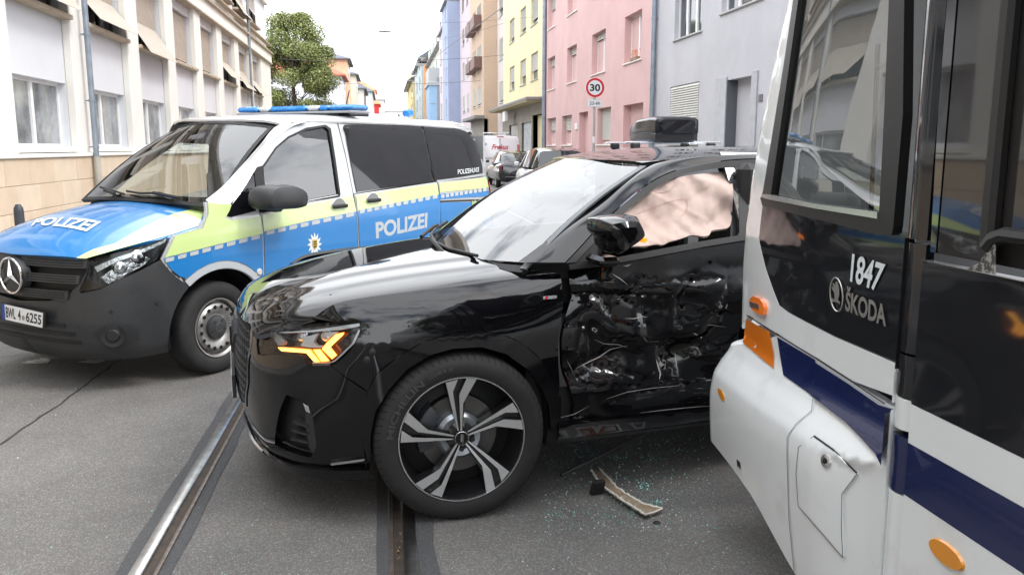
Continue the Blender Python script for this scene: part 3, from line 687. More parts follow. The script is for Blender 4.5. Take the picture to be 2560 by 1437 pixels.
far_house('low bright red house under an orange tiled roof', -13, XS(948, 205), 205, 222, 11.6, stucco('farred', (.70, .05, .05)), mat('orange_tiles', (.72, .25, .12), .8), 5, (2, 2))
far_house('farthest pale house closing the street on the left', -12, XS(962, 260), 260, 300, 15.5, stucco('farwhite3', (.78, .78, .76)), mat('grey_tiles', (.35, .33, .33), .8), 6, (3, 4))
far_house('tall pale gabled house with brick chimney beyond the red house', -17, XS(940, 232), 232, 250, 16.5, stucco('farpeach', (.76, .60, .50)), mat('orange_tiles', (.72, .25, .12), .8), 5, (3, 2))
far_house('low white house closing the view at the end of the street', XS(965, 330), XS(1012, 330), 330, 345, 15, stucco('farwhite4', (.78, .80, .80)), mat('grey_tiles', (.35, .33, .33), .8), 3, (2, 2), 'x')
# ------------------------------------------------------------------ trees
def tree(label, x, y, h, r, seed, n=9000, trunk=.22, z0=2.2, group=None, leaf=.17):
    t = thing('leafy_tree', label, 'tree', (x, y, 0), group=group); R = np.random.default_rng(seed)
    bark = mat('bark', (.12, .09, .07), .9, noise=(8, (.07, .055, .045)), bump=(15, .6))
    b = MB().tube([(0, 0, -.1), (.08, .05, h*.25), (-.05, .1, h*.55), (.1, 0, h*.85)], [trunk, trunk*.8, trunk*.5, trunk*.15], 10)
    cl = []
    for k in range(95):
        a = R.random()*6.283; zz = z0+(h-z0)*R.random()**.8; f = (zz-z0)/(h-z0); rad = r*(.28+.70*math.sin(math.pi*min(1, f*.88+.13))**.7)*(.45+.6*R.random())
        c = np.array([rad*math.cos(a), rad*math.sin(a), zz]); cl.append((c, r*(.16+.2*R.random())))
        if k < 16: b.tube([(0, 0, max(z0*.7, zz-1.6)), tuple(c*np.array([.5, .5, 1])-[0, 0, .7]), tuple(c)], [trunk*.3, trunk*.16, .02], 6)
    b.build('trunk', bark, t, True)
    V = []; F = []; mi = []
    nrm = lambda q: q/np.linalg.norm(q, axis=1)[:, None]
    ci = R.integers(len(cl), size=n); C_ = np.array([c for c, _ in cl])[ci]; RR = np.array([r_ for _, r_ in cl])[ci][:, None]; d = nrm(R.normal(size=(n, 3)))
    p = C_+d*RR*(R.random((n, 1))**.35)*[1, 1, .75]; n1 = nrm(R.normal(size=(n, 3))+d*.8+[0, 0, .6]); a = nrm(np.cross(n1, R.normal(size=(n, 3)))); bb = np.cross(n1, a); s = leaf*(.6+.8*R.random((n, 1)))
    V = np.stack([p-a*s*.5, p+bb*s*.3, p+a*s*.55, p-bb*s*.3], 1).reshape(-1, 3).tolist(); F = [(4*i, 4*i+1, 4*i+2, 4*i+3) for i in range(n)]; mi = R.integers(3, size=n).tolist()
    ms = [mat('leaf_dark', (.09, .13, .04), .6), mat('leaf_mid', (.20, .24, .075), .6), mat('leaf_light', (.34, .35, .13), .6)]
    o = mk('crown', V, F, ms, t); o.data.polygons.foreach_set('material_index', mi); tag(o, kind='stuff')
    return t
tree('big green leafy tree at the end of the cream office building', XS(738, 62), 62, 10.6, 3.0, 3, 90000, leaf=.125, z0=1.3)
tree('green street tree behind the camera on the right pavement', 5.6, -7, 9.5, 3.2, 5, 5000, group='street trees', leaf=.26)
tree('green street tree behind the camera by the left pavement', -3.9, -11, 10.5, 3.4, 8, 5000, group='street trees', leaf=.26)
tree('green tree in the open corner beside the tram', 13.5, 5.5, 7.5, 2.8, 11, 5000, group='street trees', leaf=.26)
tree('second green tree in the open corner beside the tram', 12.0, -3.0, 8.5, 3.2, 12, 5000, group='street trees', leaf=.26)
# ------------------------------------------------------------------ opposite houses behind the camera, seen only mirrored in paint and glass
for k, (y0, y1, c) in enumerate(((-34, -20, (.60, .50, .40)), (-20, -9, (.66, .64, .60)), (-52, -34, (.46, .47, .50)))):
    ops = [(y0+1+3*i, y0+2.4+3*i, 1.8+2.9*j, 3.2+2.9*j, .15) for i in range(4) for j in range(5)]
    build_house(('tan', 'white', 'mid grey')[k]+' apartment house on the right pavement behind the camera', XR, y0, y1, 11.5, stucco('back_render_'+'abc'[k], c), ops, lambda k, o: ('two', (.3, 0, .6)[k % 3]))
# ================================================================== POLICE VAN
M_SILV = mat('silver_paint', (.52, .53, .535), .32, .35, coat=.8)
M_BLUE = mat('blue_foil', (.016, .19, .50), .30, coat=.7)
M_LIME = mat('lime_foil', (.58, .72, .29), .32, coat=.7)
M_GFOIL = mat('grey_reflective_foil', (.45, .48, .50), .4)
M_PLAST = mat('grey_black_plastic', (.026, .028, .031), .46, noise=(5, (.040, .040, .041)), bump=(500, .05))
M_BLK = mat('matt_black', (.012, .012, .013), .6)
M_RUB = mat('tyre_rubber', (.013, .013, .014), .8, noise=(9, (.022, .021, .021)), bump=(120, .1))
M_DGL = mat('dark_tinted_glass', (.006, .006, .008), .02, ior=1.5)
M_GL = glass('clear_glass', (.62, .70, .67), 2.3); M_GLS = glass('side_glass', (.60, .68, .66), 2.3)
M_CHR = mat('chrome', (.75, .76, .78), .12, 1.0)
M_WHT = mat('white_lettering', (.72, .74, .76), .4)
M_SEAM = mat('panel_gap', (.02, .02, .02), .7)
VX, VY = VA.o[0], VA.o[1]
V_ = thing('police_van', 'silver blue and lime police van standing left behind the crashed black car', 'van', (VX, VY, 0), VA.th)
vp = [(x, y) for x, y in ((.05, .48), (.015, .25), (0, 0), (.015, -.25), (.05, -.48), (.12, -.68), (.27, -.83), (.48, -.905), (.8, -.945), (1.2, -.958), (1.8, -.964), (2.6, -.964), (3.4, -.964), (4.2, -.955), (4.7, -.93), (4.95, -.86), (5.08, -.70), (5.12, -.4), (5.14, 0), (5.12, .4))]
vp = np.array(vp)
PF = [(.15, .17), (.22, .10), (.28, .05), (.36, .02), (.5, 0), (.7, .0), (.82, .015), (.90, .035), (.97, .07), (1.05, .15), (1.2, .4)]
PS = [(.15, .08), (.24, .045), (.32, .015), (.5, 0), (.8, 0), (1.0, .004), (1.15, .022), (1.3, .05), (1.6, .125), (1.75, .17), (1.83, .215), (1.88, .29), (1.905, .42)]
PR = [(.15, .08), (.24, .045), (.32, .015), (.5, 0), (.8, 0), (1.0, .004), (1.15, .015), (1.3, .04), (1.6, .16), (1.75, .25), (1.83, .33), (1.88, .42), (1.905, .55)]
def prof(P, z): return sinterp(z, [p[0] for p in P], [p[1] for p in P])
def ring_surf(plan, shift, profs):
    def P(s, z):
        c = crs(plan, s+shift); d = crs(plan, s+shift+.02)-crs(plan, s+shift-.02); d /= np.linalg.norm(d)+1e-9; n = np.array([d[1], -d[0]])
        # outward: left of travel is inside
        ws = [(max(0, 1-abs(s-a)/max(b, 1e-6)) if False else 0) for a, b in ((0, 1),)]
        ks = [p[0] for p in profs]; i = int(np.searchsorted(ks, s))
        if i == 0: ins = prof(profs[0][1], z)
        elif i == len(ks): ins = prof(profs[-1][1], z)
        else:
            t = (s-ks[i-1])/(ks[i]-ks[i-1]); t = t*t*(3-2*t); ins = prof(profs[i-1][1], z)*(1-t)+prof(profs[i][1], z)*t
        q = c+n*ins*OUT; return np.array([q[0], q[1], z])
    return P
OUT = 1
_t = ring_surf(vp, 2, [(0, PF)])(9, .15)   # which way is inward?
if abs(_t[1]) > .965: OUT = -1
SV = Surf(VA, ring_surf(vp, 2, [(3, PF), (5.5, PS), (12, PS), (14, PR)]), (-1.8, 16.8), (.2, 1.9), .33, 1.0, res=90)
if SV.N(8, .6)[1] > 0: SV.flip = True
# regenerate visibility grid with the right normals
SV = Surf(VA, SV.P, SV.a, SV.b, .33, 1.0, flip=SV.flip, res=90)
_sx = [(float(crs(vp, t+2)[0]), t) for t in np.linspace(0, 14, 400)]
def sx(x): return float(np.interp(x, [a for a, b in _sx], [b for a, b in _sx]))
vq = lambda x, z, y=-.955: ('a', sx(x), z)
def varc(r, a0, a1, n=9, cx=.895, cz=.336, y=-.95): return [vq(cx-r*math.cos(math.radians(a0+(a1-a0)*i/(n-1))), cz+r*math.sin(math.radians(a0+(a1-a0)*i/(n-1))), y) for i in range(n)]
def P2(ref, sc, pts, o): return [(o[0]+x/sc, o[1]+y/sc) for x, y in pts]
z1 = lambda *p: [(x/2.394, y/2.394) for x, y in p]
z2 = lambda *p: [(x/2.994, 480+y/2.994) for x, y in p]
z3 = lambda *p: [(600+x/2.566, 200+y/2.566) for x, y in p]
def VPan(name, poly, m, **k): return panel(name, SV, poly, m, V_, **k)
# inner dark body so nothing shows through the gaps
MB().box(.25, 1.25, -.62, .62, .3, .86).box(.45, 5.0, -.60, .60, .22, .5).box(1.4, 3.6, -.9, .9, .3, .98).box(3.6, 5.0, -.60, .60, .3, 1.0).box(4.6, 5.03, -.84, .84, .3, 1.0).build('inner_body', M_BLK, V_)
# --- wing, doors, side wall (silver steel with coloured foil on it)
wing = VPan('front_wing', z2((1292, 325))+[(436, 588), (500, 567), (514, 531), (512, 505)]+[(560, 512), (640, 520), (648, 531), (656, 700)]+varc(.43, 140, 53, 8)+[(440, 692), (412, 662), (402, 648)], M_SILV, sp=.06, thick=.02)
door = VPan('front_door', [(651, 533), (762, 509), (882, 487), (888, 520), (893, 600), vq(2.415, .3), vq(1.45, .3), vq(1.36, .5), vq(1.31, .62), (658, 690)], M_SILV, sp=.06)
slid = VPan('sliding_door', [(886, 486), (1092, 455), (1098, 500), vq(3.72, .6), vq(3.72, .3), vq(2.43, .3), (895, 600)], M_SILV, sp=.06)
rearq = VPan('rear_quarter', [(1095, 455), (1216, 440), vq(4.86, 1.2), vq(4.93, .9), vq(4.95, .5), vq(4.9, .3)]+varc(.43, 30, 150, 8, cx=4.095)[::-1]+[vq(3.74, .6)], M_SILV, sp=.06)
for p_ in [dict(poly=[(3.1, .94)], m=0)]: pass
# far side: one plain mirrored wall with windows
def mirror_side():
    poly = [(5.0, .82), (6.0, .95), (7.0, 1.06), (8, 1.14), (14.6, 1.2), (15.6, .9), (15.6, .3), (14.0, .3)]+[(12.0-1.0*math.cos(math.radians(a)) , .336+.43*math.sin(math.radians(a))) for a in (0, 45, 90, 135, 180)][::-1]*0+[(12.9, .3), (12.6, .7), (11.6, .8), (10.9, .7), (10.6, .3), (7.4, .3), (7.0, .62), (6.3, .78), (5.5, .68), (5.0, .5)]
    o = panel('far_side_wall', SV, poly, M_SILV, V_, ab=True, sp=.14, cr=False); me = o.data
    for v in me.vertices: v.co.y = -v.co.y
    me.flip_normals(); me.normals_split_custom_set_from_vertices([(0, 0, 0)]*len(me.vertices))
mirror_side()
# --- foil livery (2-3 mm proud, printed film)
FO = dict(off=.0035, thick=0)
def foil(name, poly, m, parent, cr=False, sp=.06, off=.006, hole=()): 
    return panel(name, SV, poly, m, parent, off=off, thick=0, cr=cr, sp=sp, nsub=14)
foil('lime_foil', [(438, 590), (424, 618), (412, 644), (654, 583.5), (650, 541), (578, 552), (562, 545), (572, 528), (578, 512), (519, 507), (520, 535), (506, 571)], M_LIME, wing)
foil('blue_foil', [(409, 646), (532, 615), (655, 585), (657, 692)]+varc(.49, 132, 55, 8)[::1]+[(450, 691), (428, 674)], M_BLUE, wing)
# grey foil ring round the arch
panel('arch_band', SV, varc(.484, 52, 142, 12)+varc(.435, 142, 52, 12), M_GFOIL, wing, off=.005, thick=.004, cr=False, sp=.05)
foil('lime_foil', [(654, 537), (762, 513), (881, 489), (889, 528), (775, 551), (659, 578)], M_LIME, door)
foil('blue_foil', [(659, 579.5), (775, 552.5), (889, 530), (892, 600), vq(2.405, .32), vq(1.5, .32), vq(1.40, .55), (661, 690)], M_BLUE, door)
foil('lime_foil', [(889, 489), (1092, 459), (1096, 486), (893, 526)], M_LIME, slid)
foil('blue_foil', [(893, 528), (1097, 487.5), (1100, 520), vq(3.71, .6), vq(3.71, .32), vq(2.44, .32), (897, 600)], M_BLUE, slid)
foil('lime_foil', [(1097, 458), (1214, 443), vq(4.86, 1.18), (1098, 481)], M_LIME, rearq)
foil('blue_foil', [(1099, 507), vq(4.86, 1.0), vq(4.9, .62), vq(4.5, .86), vq(4.1, .84), vq(3.75, .6)], M_BLUE, rearq)
foil('blue_foil', [(1098, 485), vq(4.85, 1.14), vq(4.86, 1.08), (1099, 499)], M_BLUE, rearq)
panel('door_rail', SV, [(1100, 502), vq(4.86, 1.04), vq(4.86, 1.02), (1100, 506)], M_BLK, rearq, off=.008, thick=.006, cr=False)
def dashes(n, a, b, h, parent, fill=.78):
    for i in range(n):
        t0, t1 = i/n+.01, (i+fill)/n; L = lambda t: (a[0]+(b[0]-a[0])*t, a[1]+(b[1]-a[1])*t)
        p, q = L(t0), L(t1); foil('grey_dash', [p, q, (q[0], q[1]+h), (p[0], p[1]+h)], M_GFOIL, parent, sp=.2, off=.009)
dashes(8, (410, 647), (654, 584), 10, wing); dashes(8, (662, 578), (889, 529), 10, door); dashes(11, (895, 526), (1096, 486), 9, slid); dashes(10, (1100, 487), (1216, 469), 9, rearq, .8)
text_quad('lettering', VA, 'POLIZEI', [(939, 597), (1066, 569), (1067.5, 531), (937, 555.5)], M_GFOIL, slid, sf=SV, soff=.007, bold=.035)
text_quad('lettering', VA, 'inh.', [(1178, 512), (1190, 509.5), (1190, 499), (1178, 501.5)], M_LIME, rearq, sf=SV, soff=.012, bold=.03)
# side light, star emblem with small shield
MB().lathe([(0, -.012), (.02, -.012), (.026, -.006), (.028, .002)], (1.25, -.962, .70), 'y', 20).build('side_repeater', mat('repeater', (.6, .58, .55), .3), V_, True)
def star_emblem():
    c = SV.inv(785, 611); P0 = np.asarray(SV.P(*c)); V = [P0+[0, -.008, 0]]; F = []; n = 36
    for i in range(n):
        a = 2*math.pi*i/n; r = .095 if i % 3 == 0 else (.052 if i % 3 == 1 else .075); V.append(P0+[math.cos(a)*r*.9, -.007, math.sin(a)*r*1.05])
    F = [(0, 1+(i+1) % n, 1+i) for i in range(n)]
    st = mk('star_emblem', V, F, mat('emblem_silver', (.75, .77, .78), .3), door)
    q = lambda x, z: P0+[x, -.012, z]
    mk('shield', [q(-.028, .04), q(.028, .04), q(.028, -.012), q(0, -.042), q(-.028, -.012)], [(0, 4, 3, 2, 1)], mat('shield_gold', (.62, .42, .06), .4), st)
    for k in range(3): MB().box(P0[0]-.018, P0[0]+.018, P0[1]-.014, P0[1]-.0125, P0[2]+.018-.02*k, P0[2]+.028-.02*k).build('lion', M_BLK, st)
star_emblem()
# --- windows
VPan('pillar_frame', [(650, 533), (640, 425), (678, 357), (729, 317.5), (768, 304), (842, 302.5), (862, 380), (884, 486), (762, 508)], M_SILV, sp=.08, off=-.006, holes=[z3((150, 640), (150, 560), (230, 440), (310, 372), (420, 320), (545, 298), (572, 318), (600, 500), (636, 733), (400, 778), (175, 822))])
fgl = VPan('front_door_window', z3((150, 640), (152, 560), (232, 442), (312, 374), (422, 322), (543, 301), (568, 320), (597, 500), (630, 730), (400, 775), (178, 818)), M_GLS, off=-.012, thick=.004, sp=.12)
VPan('window_seal', z3((88, 566), (150, 548), (155, 640), (180, 825), (640, 738), (640, 752), (420, 782), (140, 850), (122, 845)), M_BLK, off=.002, cr=False, sp=.1)
VPan('window_seal', z3((150, 548), (232, 430), (312, 360), (422, 308), (548, 288), (582, 312), (612, 500), (645, 738), (632, 738), (598, 500), (568, 322), (543, 303), (422, 324), (312, 376), (232, 444), (154, 560)), M_BLK, off=.002, cr=False, sp=.1)
VPan('quarter_window', z1((1342, 1288), (1372, 1230), (1440, 1140), (1512, 1045), (1520, 1060), (1530, 1262), (1380, 1300)), M_DGL, off=.004, thick=.004, cr=False, sp=.1)
VPan('side_wall_upper', [(845, 302.5), (1052, 302.5), (1062, 380), (1084, 452), (885, 484), (864, 380)], M_SILV, off=-.004, cr=False, sp=.12)
VPan('rear_wall_upper', [(1055, 302.5), (1150, 313), (1184, 328), (1204, 365), (1213, 410), (1216, 439), (1094, 455), (1082, 420), (1066, 350)], M_SILV, off=-.003, sp=.1)
sw = VPan('sliding_door_window', z3((672, 330), (674, 296), (700, 289), (1000, 287), (1156, 292), (1185, 380), (1236, 645), (1228, 652), (790, 714), (755, 712), (742, 690)), M_DGL, off=.004, thick=.006, sp=.12)
rw = VPan('rear_side_window', z3((1172, 292), (1300, 300), (1430, 325), (1480, 362), (1520, 430), (1550, 540), (1556, 598), (1400, 625), (1250, 644), (1215, 480)), M_DGL, off=.004, thick=.006, sp=.12)
text_quad('lettering', VA, 'POLIZEIHUNDE', [(1143, 436.5), (1196, 430), (1196, 418.5), (1143, 424.5)], M_WHT, rw, sf=SV, soff=.008, bold=.008)
for (a_, b_) in (((884, 486), (886, 470)),): pass
# handles in scooped dishes
for (u, v) in ((846, 516.5), (931, 502)):
    c = SV.inv(u, v); p = np.asarray(SV.P(*c)); dsh = MB().lathe([(0, -.003), (.05, -.004), (.066, -.008), (.072, -.003)], (0, 0, 0), 'y', 28).build('handle_dish', mat('dish_silver', (.42, .43, .44), .3, .5), V_, True); dsh.location = tuple(p); dsh.scale = (1.35, 1, 1)
    MB().box(p[0]-.10, p[0]+.09, p[1]-.04, p[1]-.015, p[2]-.012, p[2]+.02, .01).build('door_handle', M_BLK, V_, True)
# --- A pillar, windscreen, roof
loft('a_pillar', VA, [[(514, 500, -.84), (556, 466, -.82), (606, 412, -.78), (650, 362, -.75), (690, 316.5, -.71), (740, 303, -.68)],
                      [(535, 517, -.90), (580, 472, -.88), (622, 416, -.85), (665, 360, -.815), (712, 317, -.77), (760, 300, -.74)],
                      [(560, 536, -.93), (600, 485, -.92), (638, 424, -.885), (679, 357, -.845), (729, 317, -.80), (768, 303.5, -.79)]], M_SILV, V_, flip=False)
PEND_ = 1
def vws(t, q):
    yb, yt = .86, .67; y = q*(yb+(yt-yb)*t); xb = .94+.13*q*q+.06*q; xt = 1.73+.15*q*q+.085*q; zb = 1.232-.03*q*q; zt = 1.83-.045*q*q
    return np.array([xb+(xt-xb)*t+.02*math.sin(math.pi*t)*-1, y, zb+(zt-zb)*t+.035*math.sin(math.pi*t)])
SW = Surf(VA, vws, (-.02, 1.05), (-1, 1), .95, .8, res=30)
if SW.N(.5, 0)[2] < 0: SW = Surf(VA, vws, (-.02, 1.05), (-1, 1), .95, .8, flip=True, res=30)
wsc = panel('windscreen', SW, [(.0, -.97), (.0, 0), (.0, .97), (.5, .97), (1, .97), (1, 0), (1, -.97), (.5, -.97)], M_GL, V_, ab=True, cr=False, sp=.1, thick=.004)
loft('far_a_pillar', VA, [[tuple(SW.P(t, .97)+np.array(d)) for t in (0, .25, .5, .75, 1.0)] for d in ((0, 0, .002), (.03, .02, 0), (.10, .05, -.03), (.22, .06, -.06))], M_SILV, V_, pix=False)
for q0, q1 in ((-.985, -.94), (.94, .985)): panel('screen_border', SW, [(0, q0), (.5, q0), (1, q0), (1, q1), (.5, q1), (0, q1)], M_BLK, wsc, ab=True, cr=False, sp=.1, thick=.0, off=.003)
panel('screen_border', SW, [(.96, -.95), (.96, 0), (.96, .95), (1.0, .95), (1.0, 0), (1.0, -.95)], M_BLK, wsc, ab=True, cr=False, sp=.1, thick=.0, off=.003)
def vroof(x, y):
    zc = sinterp(x, [1.6, 1.8, 2.1, 2.6, 3.4, 4.2, 4.7, 4.95, 5.05], [1.815, 1.86, 1.895, 1.912, 1.915, 1.90, 1.865, 1.80, 1.70]); q = min(abs(y)/.80, 1.1)
    return np.array([x, y, zc-.022*q**2-.065*q**6])
SR = Surf(VA, vroof, (1.6, 5.1), (-.8, .8), 1, 1, res=20)
panel('roof', SR, [(1.725, 0), (1.735, -.35), (1.785, -.66), (1.80, -.71), (2.2, -.75), (3.4, -.765), (4.6, -.74), (4.95, -.62), (5.02, 0), (4.95, .62), (4.6, .74), (3.4, .765), (2.2, .75), (1.98, .71), (1.95, .66), (1.80, .35)], mat('white_roof_paint', (.76, .77, .77), .3, coat=.8), V_, ab=True, sp=.15, nsub=3)
VPan('cant_rail', [(742, 312), (768, 303.5), (842, 301.5), (1052, 301.5), (1150, 312), (1184, 327), (1166, 308), (1080, 295), (900, 291), (790, 294), (730, 305)], M_SILV, sp=.07, off=.0, cr=False)
loft('far_cant_rail', VA, [[(1.97, .70, 1.84), (2.4, .76, 1.87), (3.6, .77, 1.88), (4.8, .74, 1.83)], [(1.97, .76, 1.78), (2.4, .80, 1.80), (3.6, .81, 1.80), (4.8, .80, 1.76)], [(1.97, .82, 1.68), (2.4, .86, 1.65), (3.6, .87, 1.65), (4.8, .86, 1.62)]], M_SILV, V_, pix=False)
# far-side glass and back
MB().add([(2.5, .93, 1.22), (4.7, .91, 1.22), (4.7, .86, 1.66), (2.5, .865, 1.66)], [(0, 1, 2, 3)]).build('far_rear_window', M_DGL, V_)
MB().box(5.0, 5.06, -.78, .78, .35, 1.2, .02).box(4.98, 5.02, -.74, .74, 1.18, 1.75).build('tailgate', M_SILV, V_)
VPan('tail_light', [vq(4.90, 1.24), vq(4.96, 1.22), vq(4.99, .95), vq(4.92, .92)], mat('red_lamp', (.45, .02, .02), .2, coat=1), off=.012, cr=False, sp=.05)
# cabin: floor, dash, seats, partition, steering wheel
cab = MB().box(1.05, 1.42, -.80, .80, .8, 1.2, .08).box(1.1, 1.35, -.74, .74, 1.18, 1.235, .02).build('dashboard', mat('dash_grey', (.05, .055, .055), .7), V_)
MB().box(2.50, 2.56, -.82, .82, .4, 1.8, .02).build('partition', M_BLK, V_)
for y in (-.45, .45):
    s_ = MB().box(1.85, 2.3, y-.24, y+.24, .75, .95, .05).box(2.25, 2.38, y-.25, y+.25, .85, 1.42, .05).build('seat', mat('seat_cloth', (.03, .03, .035), .9), V_)
    MB().box(2.26, 2.34, y-.12, y+.12, 1.45, 1.62, .03).build('headrest', mat('seat_cloth', (.03, .03, .035), .9), s_)
MB().tube([(1.55+.05*math.cos(a), -.45+.19*math.sin(a), 1.12+.17*math.cos(a)) for a in np.linspace(0, 6.28, 24)[:-1]], .015, 6, True).build('steering_wheel', M_BLK, V_, True)
MB().box(1.60, 1.64, -.12, .12, 1.70, 1.76, .01).build('rear_view_mirror', M_BLK, V_)
# --- bonnet
def vhood(x, y):
    zc = sinterp(x, [-.02, .0, .04, .12, .3, .6, .95, 1.15], [.86, .915, .965, 1.015, 1.085, 1.16, 1.215, 1.24]); e = interp(x, [0, .3, .6, 1.1], [.20, .15, .13, .105])
    q = abs(y)/.85; return np.array([x, y, zc-e*q**2.2])
SH = Surf(VA, vhood, (-.02, 1.3), (-.95, .95), 1, 1, res=40)
hp = [(.0, 0), (.018, -.3), (.06, -.5), (.10, -.58), (.25, -.70), (.42, -.79), (.56, -.855), (.72, -.875), (.9, -.885), (1.07, -.875), (1.10, -.84), (1.06, -.7), (.97, -.35), (.95, 0)]
hood = panel('bonnet', SH, hp+[(x, -y) for x, y in hp[::-1][1:-1]], M_BLUE, V_, ab=True, sp=.06, thick=.02)
gp = z2((571, 495), (640, 500), (900, 425), (1290, 318), (1485, 255), (1528, 150), (1525, 108), (1480, 118), (1300, 165), (1080, 260), (860, 388), (700, 430))
o_ = panel('lime_foil', SH, gp, M_LIME, hood, off=.003, thick=0, cr=False, sp=.06, mirror=True)
text_quad('lettering', VA, 'POLIZEI', [(78, 566), (216, 581), (254, 556), (96, 544)], M_WHT, hood, sf=SH, soff=.006, bold=.03)
# --- black plastic front end
q = lambda u, v: SV.inv(u, v)
lampP = z2((680, 505), (980, 425), (1285, 328), (1245, 430), (1195, 505), (1050, 582), (900, 650), (750, 722), (600, 752), (592, 735), (650, 620))
low = [(0, .205), (1.5, .205), (3, .215), (4, .225), (4.75, .235)]
gr_top = [(0, .915), (1.3, .905), (2.35, .885)]
bp = [(0, .60)]+[(1.2, .62), (1.9, .66), (2.35, .74), (2.62, .83), (2.72, .885)]+[q(*p) for p in z2((660, 512), (645, 620), (592, 740), (600, 758), (750, 728), (900, 656), (1050, 588), (1200, 512), (1290, 590), (1345, 632), (1385, 643))]+[p[1:] for p in varc(.432, 51, -8, 8)]+[(sx(.47), .24), (4, .225), (3, .215), (1.5, .205), (0, .205)]
intake = [(0, .30), (1.2, .30), (2.0, .315), (2.35, .345), (2.1, .40), (1.6, .455), (.9, .47), (0, .475)]
bump_ = panel('bumper', SV, bp, M_PLAST, V_, ab=True, sp=.045, thick=.025, nsub=3, cr=False, mirror=False)
panel('bumper', SV, bp, M_PLAST, V_, ab=True, sp=.09, thick=.025, nsub=2, cr=False); ob = bpy.data.objects['bumper.001']
for v in ob.data.vertices: v.co.y = -v.co.y
ob.data.flip_normals(); ob.data.normals_split_custom_set_from_vertices([(0, 0, 0)]*len(ob.data.vertices))
for i, (dz, s1) in enumerate(((.0, 2.2), (.055, 2.05), (.11, 1.75))):
    pts = [(-.0+s, .335+dz+.0) for s in np.linspace(-1.5, s1, 9)]; pts2 = [(s, .335+dz+.028) for s in np.linspace(s1, -1.5, 9)]
    panel('intake_slot', SV, pts+pts2, M_BLK, V_, off=.004, thick=.0, ab=True, cr=False, sp=.06)
gback = panel('grille_back', SV, [(-1.8, .62), (0, .60), (1.2, .62), (1.9, .66), (2.35, .74), (2.62, .83), (2.70, .90), (1.3, .93), (0, .94), (-1.8, .93)], M_BLK, V_, ab=True, off=-.05, thick=0, sp=.08, cr=False)
def louvre(z0, z1, sE, name='grille_louvre', m=M_PLAST, o1=.012):
    pts = [(s, z0+.0*s) for s in np.linspace(-1.7, sE, 12)]+[(s, z1) for s in np.linspace(sE+.05, -1.7, 12)]
    return panel(name, SV, pts, m, V_, ab=True, off=o1, thick=.05, sp=.05, cr=False)
for z0, z1, sE in ((.845, .905, 2.62), (.745, .80, 2.38), (.64, .695, 1.95)): 
    lv = louvre(z0, z1, sE)
    hb = MB()
    for s in np.arange(.45 if z0 > .7 else .3, sE-.1, .055):
        for zz in np.arange(z0+.012, z1-.005, .016):
            p = np.asarray(SV.P(s, zz)); n = SV.N(s, zz); p = p+n*.0135; t = np.array([n[1], -n[0], 0]); hb.add([p-t*.004-[0, 0, .004], p+t*.004-[0, 0, .004], p+t*.004+[0, 0, .004], p-t*.004+[0, 0, .004]], [(0, 1, 2, 3)])
    tag(hb.build('perforation', mat('hole_black', (.002, .002, .002), .9), lv), kind='stuff')
# emblem: ring with three pointed star
ec = Vector((-.035, 0, .775)); em = MB().tube([(ec.x, ec.y+.118*math.cos(a), ec.z+.118*math.sin(a)) for a in np.linspace(0, 6.2832, 41)[:-1]], .008, 8, True).build('emblem_ring', M_CHR, V_, True)
MB().lathe([(0, -.004), (.09, -.004), (.11, .004), (.13, .05)], (ec.x+.012, 0, ec.z), 'x', 36).build('emblem_boss', M_PLAST, V_, True)
sb = MB()
for k in range(3):
    a = math.pi/2+k*2*math.pi/3; d = Vector((0, math.cos(a), math.sin(a))); p = Vector((0, -math.sin(a), math.cos(a)))
    tip = ec+d*.112; sb.add([ec+Vector((-.022, 0, 0)), ec+p*.017, ec-p*.017, tip, tip+Vector((-.004, 0, 0))], [(0, 1, 4), (1, 3, 4), (0, 4, 2), (2, 4, 3)])
sb.build('star', M_CHR, V_)
# number plate
def plate(parent, P4, txt, name='number_plate', frame=M_BLK, th=.012):
    P4 = [Vector(p) for p in P4]; n = (P4[1]-P4[0]).cross(P4[3]-P4[0]).normalized()
    if (Vector(tuple(VA.l(CC)))-P4[0]).dot(n) < 0: n = -n
    c = sum(P4, Vector())/4; big = [c+(p-c)*1.0+((p-c).normalized())*.014 for p in P4]
    V = big+[p-n*th for p in big]; fo = mk('plate_frame', V, [(0, 1, 2, 3), (7, 6, 5, 4), (0, 4, 5, 1), (1, 5, 6, 2), (2, 6, 7, 3), (3, 7, 4, 0)], frame, parent)
    pl_ = mk(name, [p+n*.003 for p in P4], [(0, 1, 2, 3)], mat('plate_white', (.8, .8, .8), .5), fo)
    L = lambda x, y: (P4[0]*(1-x)+P4[1]*x)*(1-y)+(P4[3]*(1-x)+P4[2]*x)*y+n*.0045
    mk('euro_band', [L(0, 0), L(.075, 0), L(.075, 1), L(0, 1)], [(0, 1, 2, 3)], mat('euro_blue', (.01, .06, .35), .5), pl_)
    return pl_, L, n
P4 = [VA.at(u, v, x=-.03) for u, v in ((8, 797), (107, 819), (108.5, 782), (5, 758))]
pl_, L_, n_ = plate(V_, P4, '')
def ptext(txt, x0, x1, parent, L, y0=.17, y1=.84, m=None):
    V, F = glyphs(txt, .02); mk('lettering', [L(x0+(x1-x0)*x, y0+(y1-y0)*y)+Vector((0, 0, 0)) for x, y, _ in V], F, m or M_BLK, parent)
ptext('BWL', .10, .34, pl_, L_); ptext('4', .40, .47, pl_, L_); ptext('6255', .60, .97, pl_, L_)
mk('seal', [L_(.535+.035*math.cos(a), .38+.17*math.sin(a))+n_*.001 for a in np.linspace(0, 6.283, 17)[:-1]], [tuple(range(16))], mat('plate_seal', (.30, .30, .24), .6), pl_)
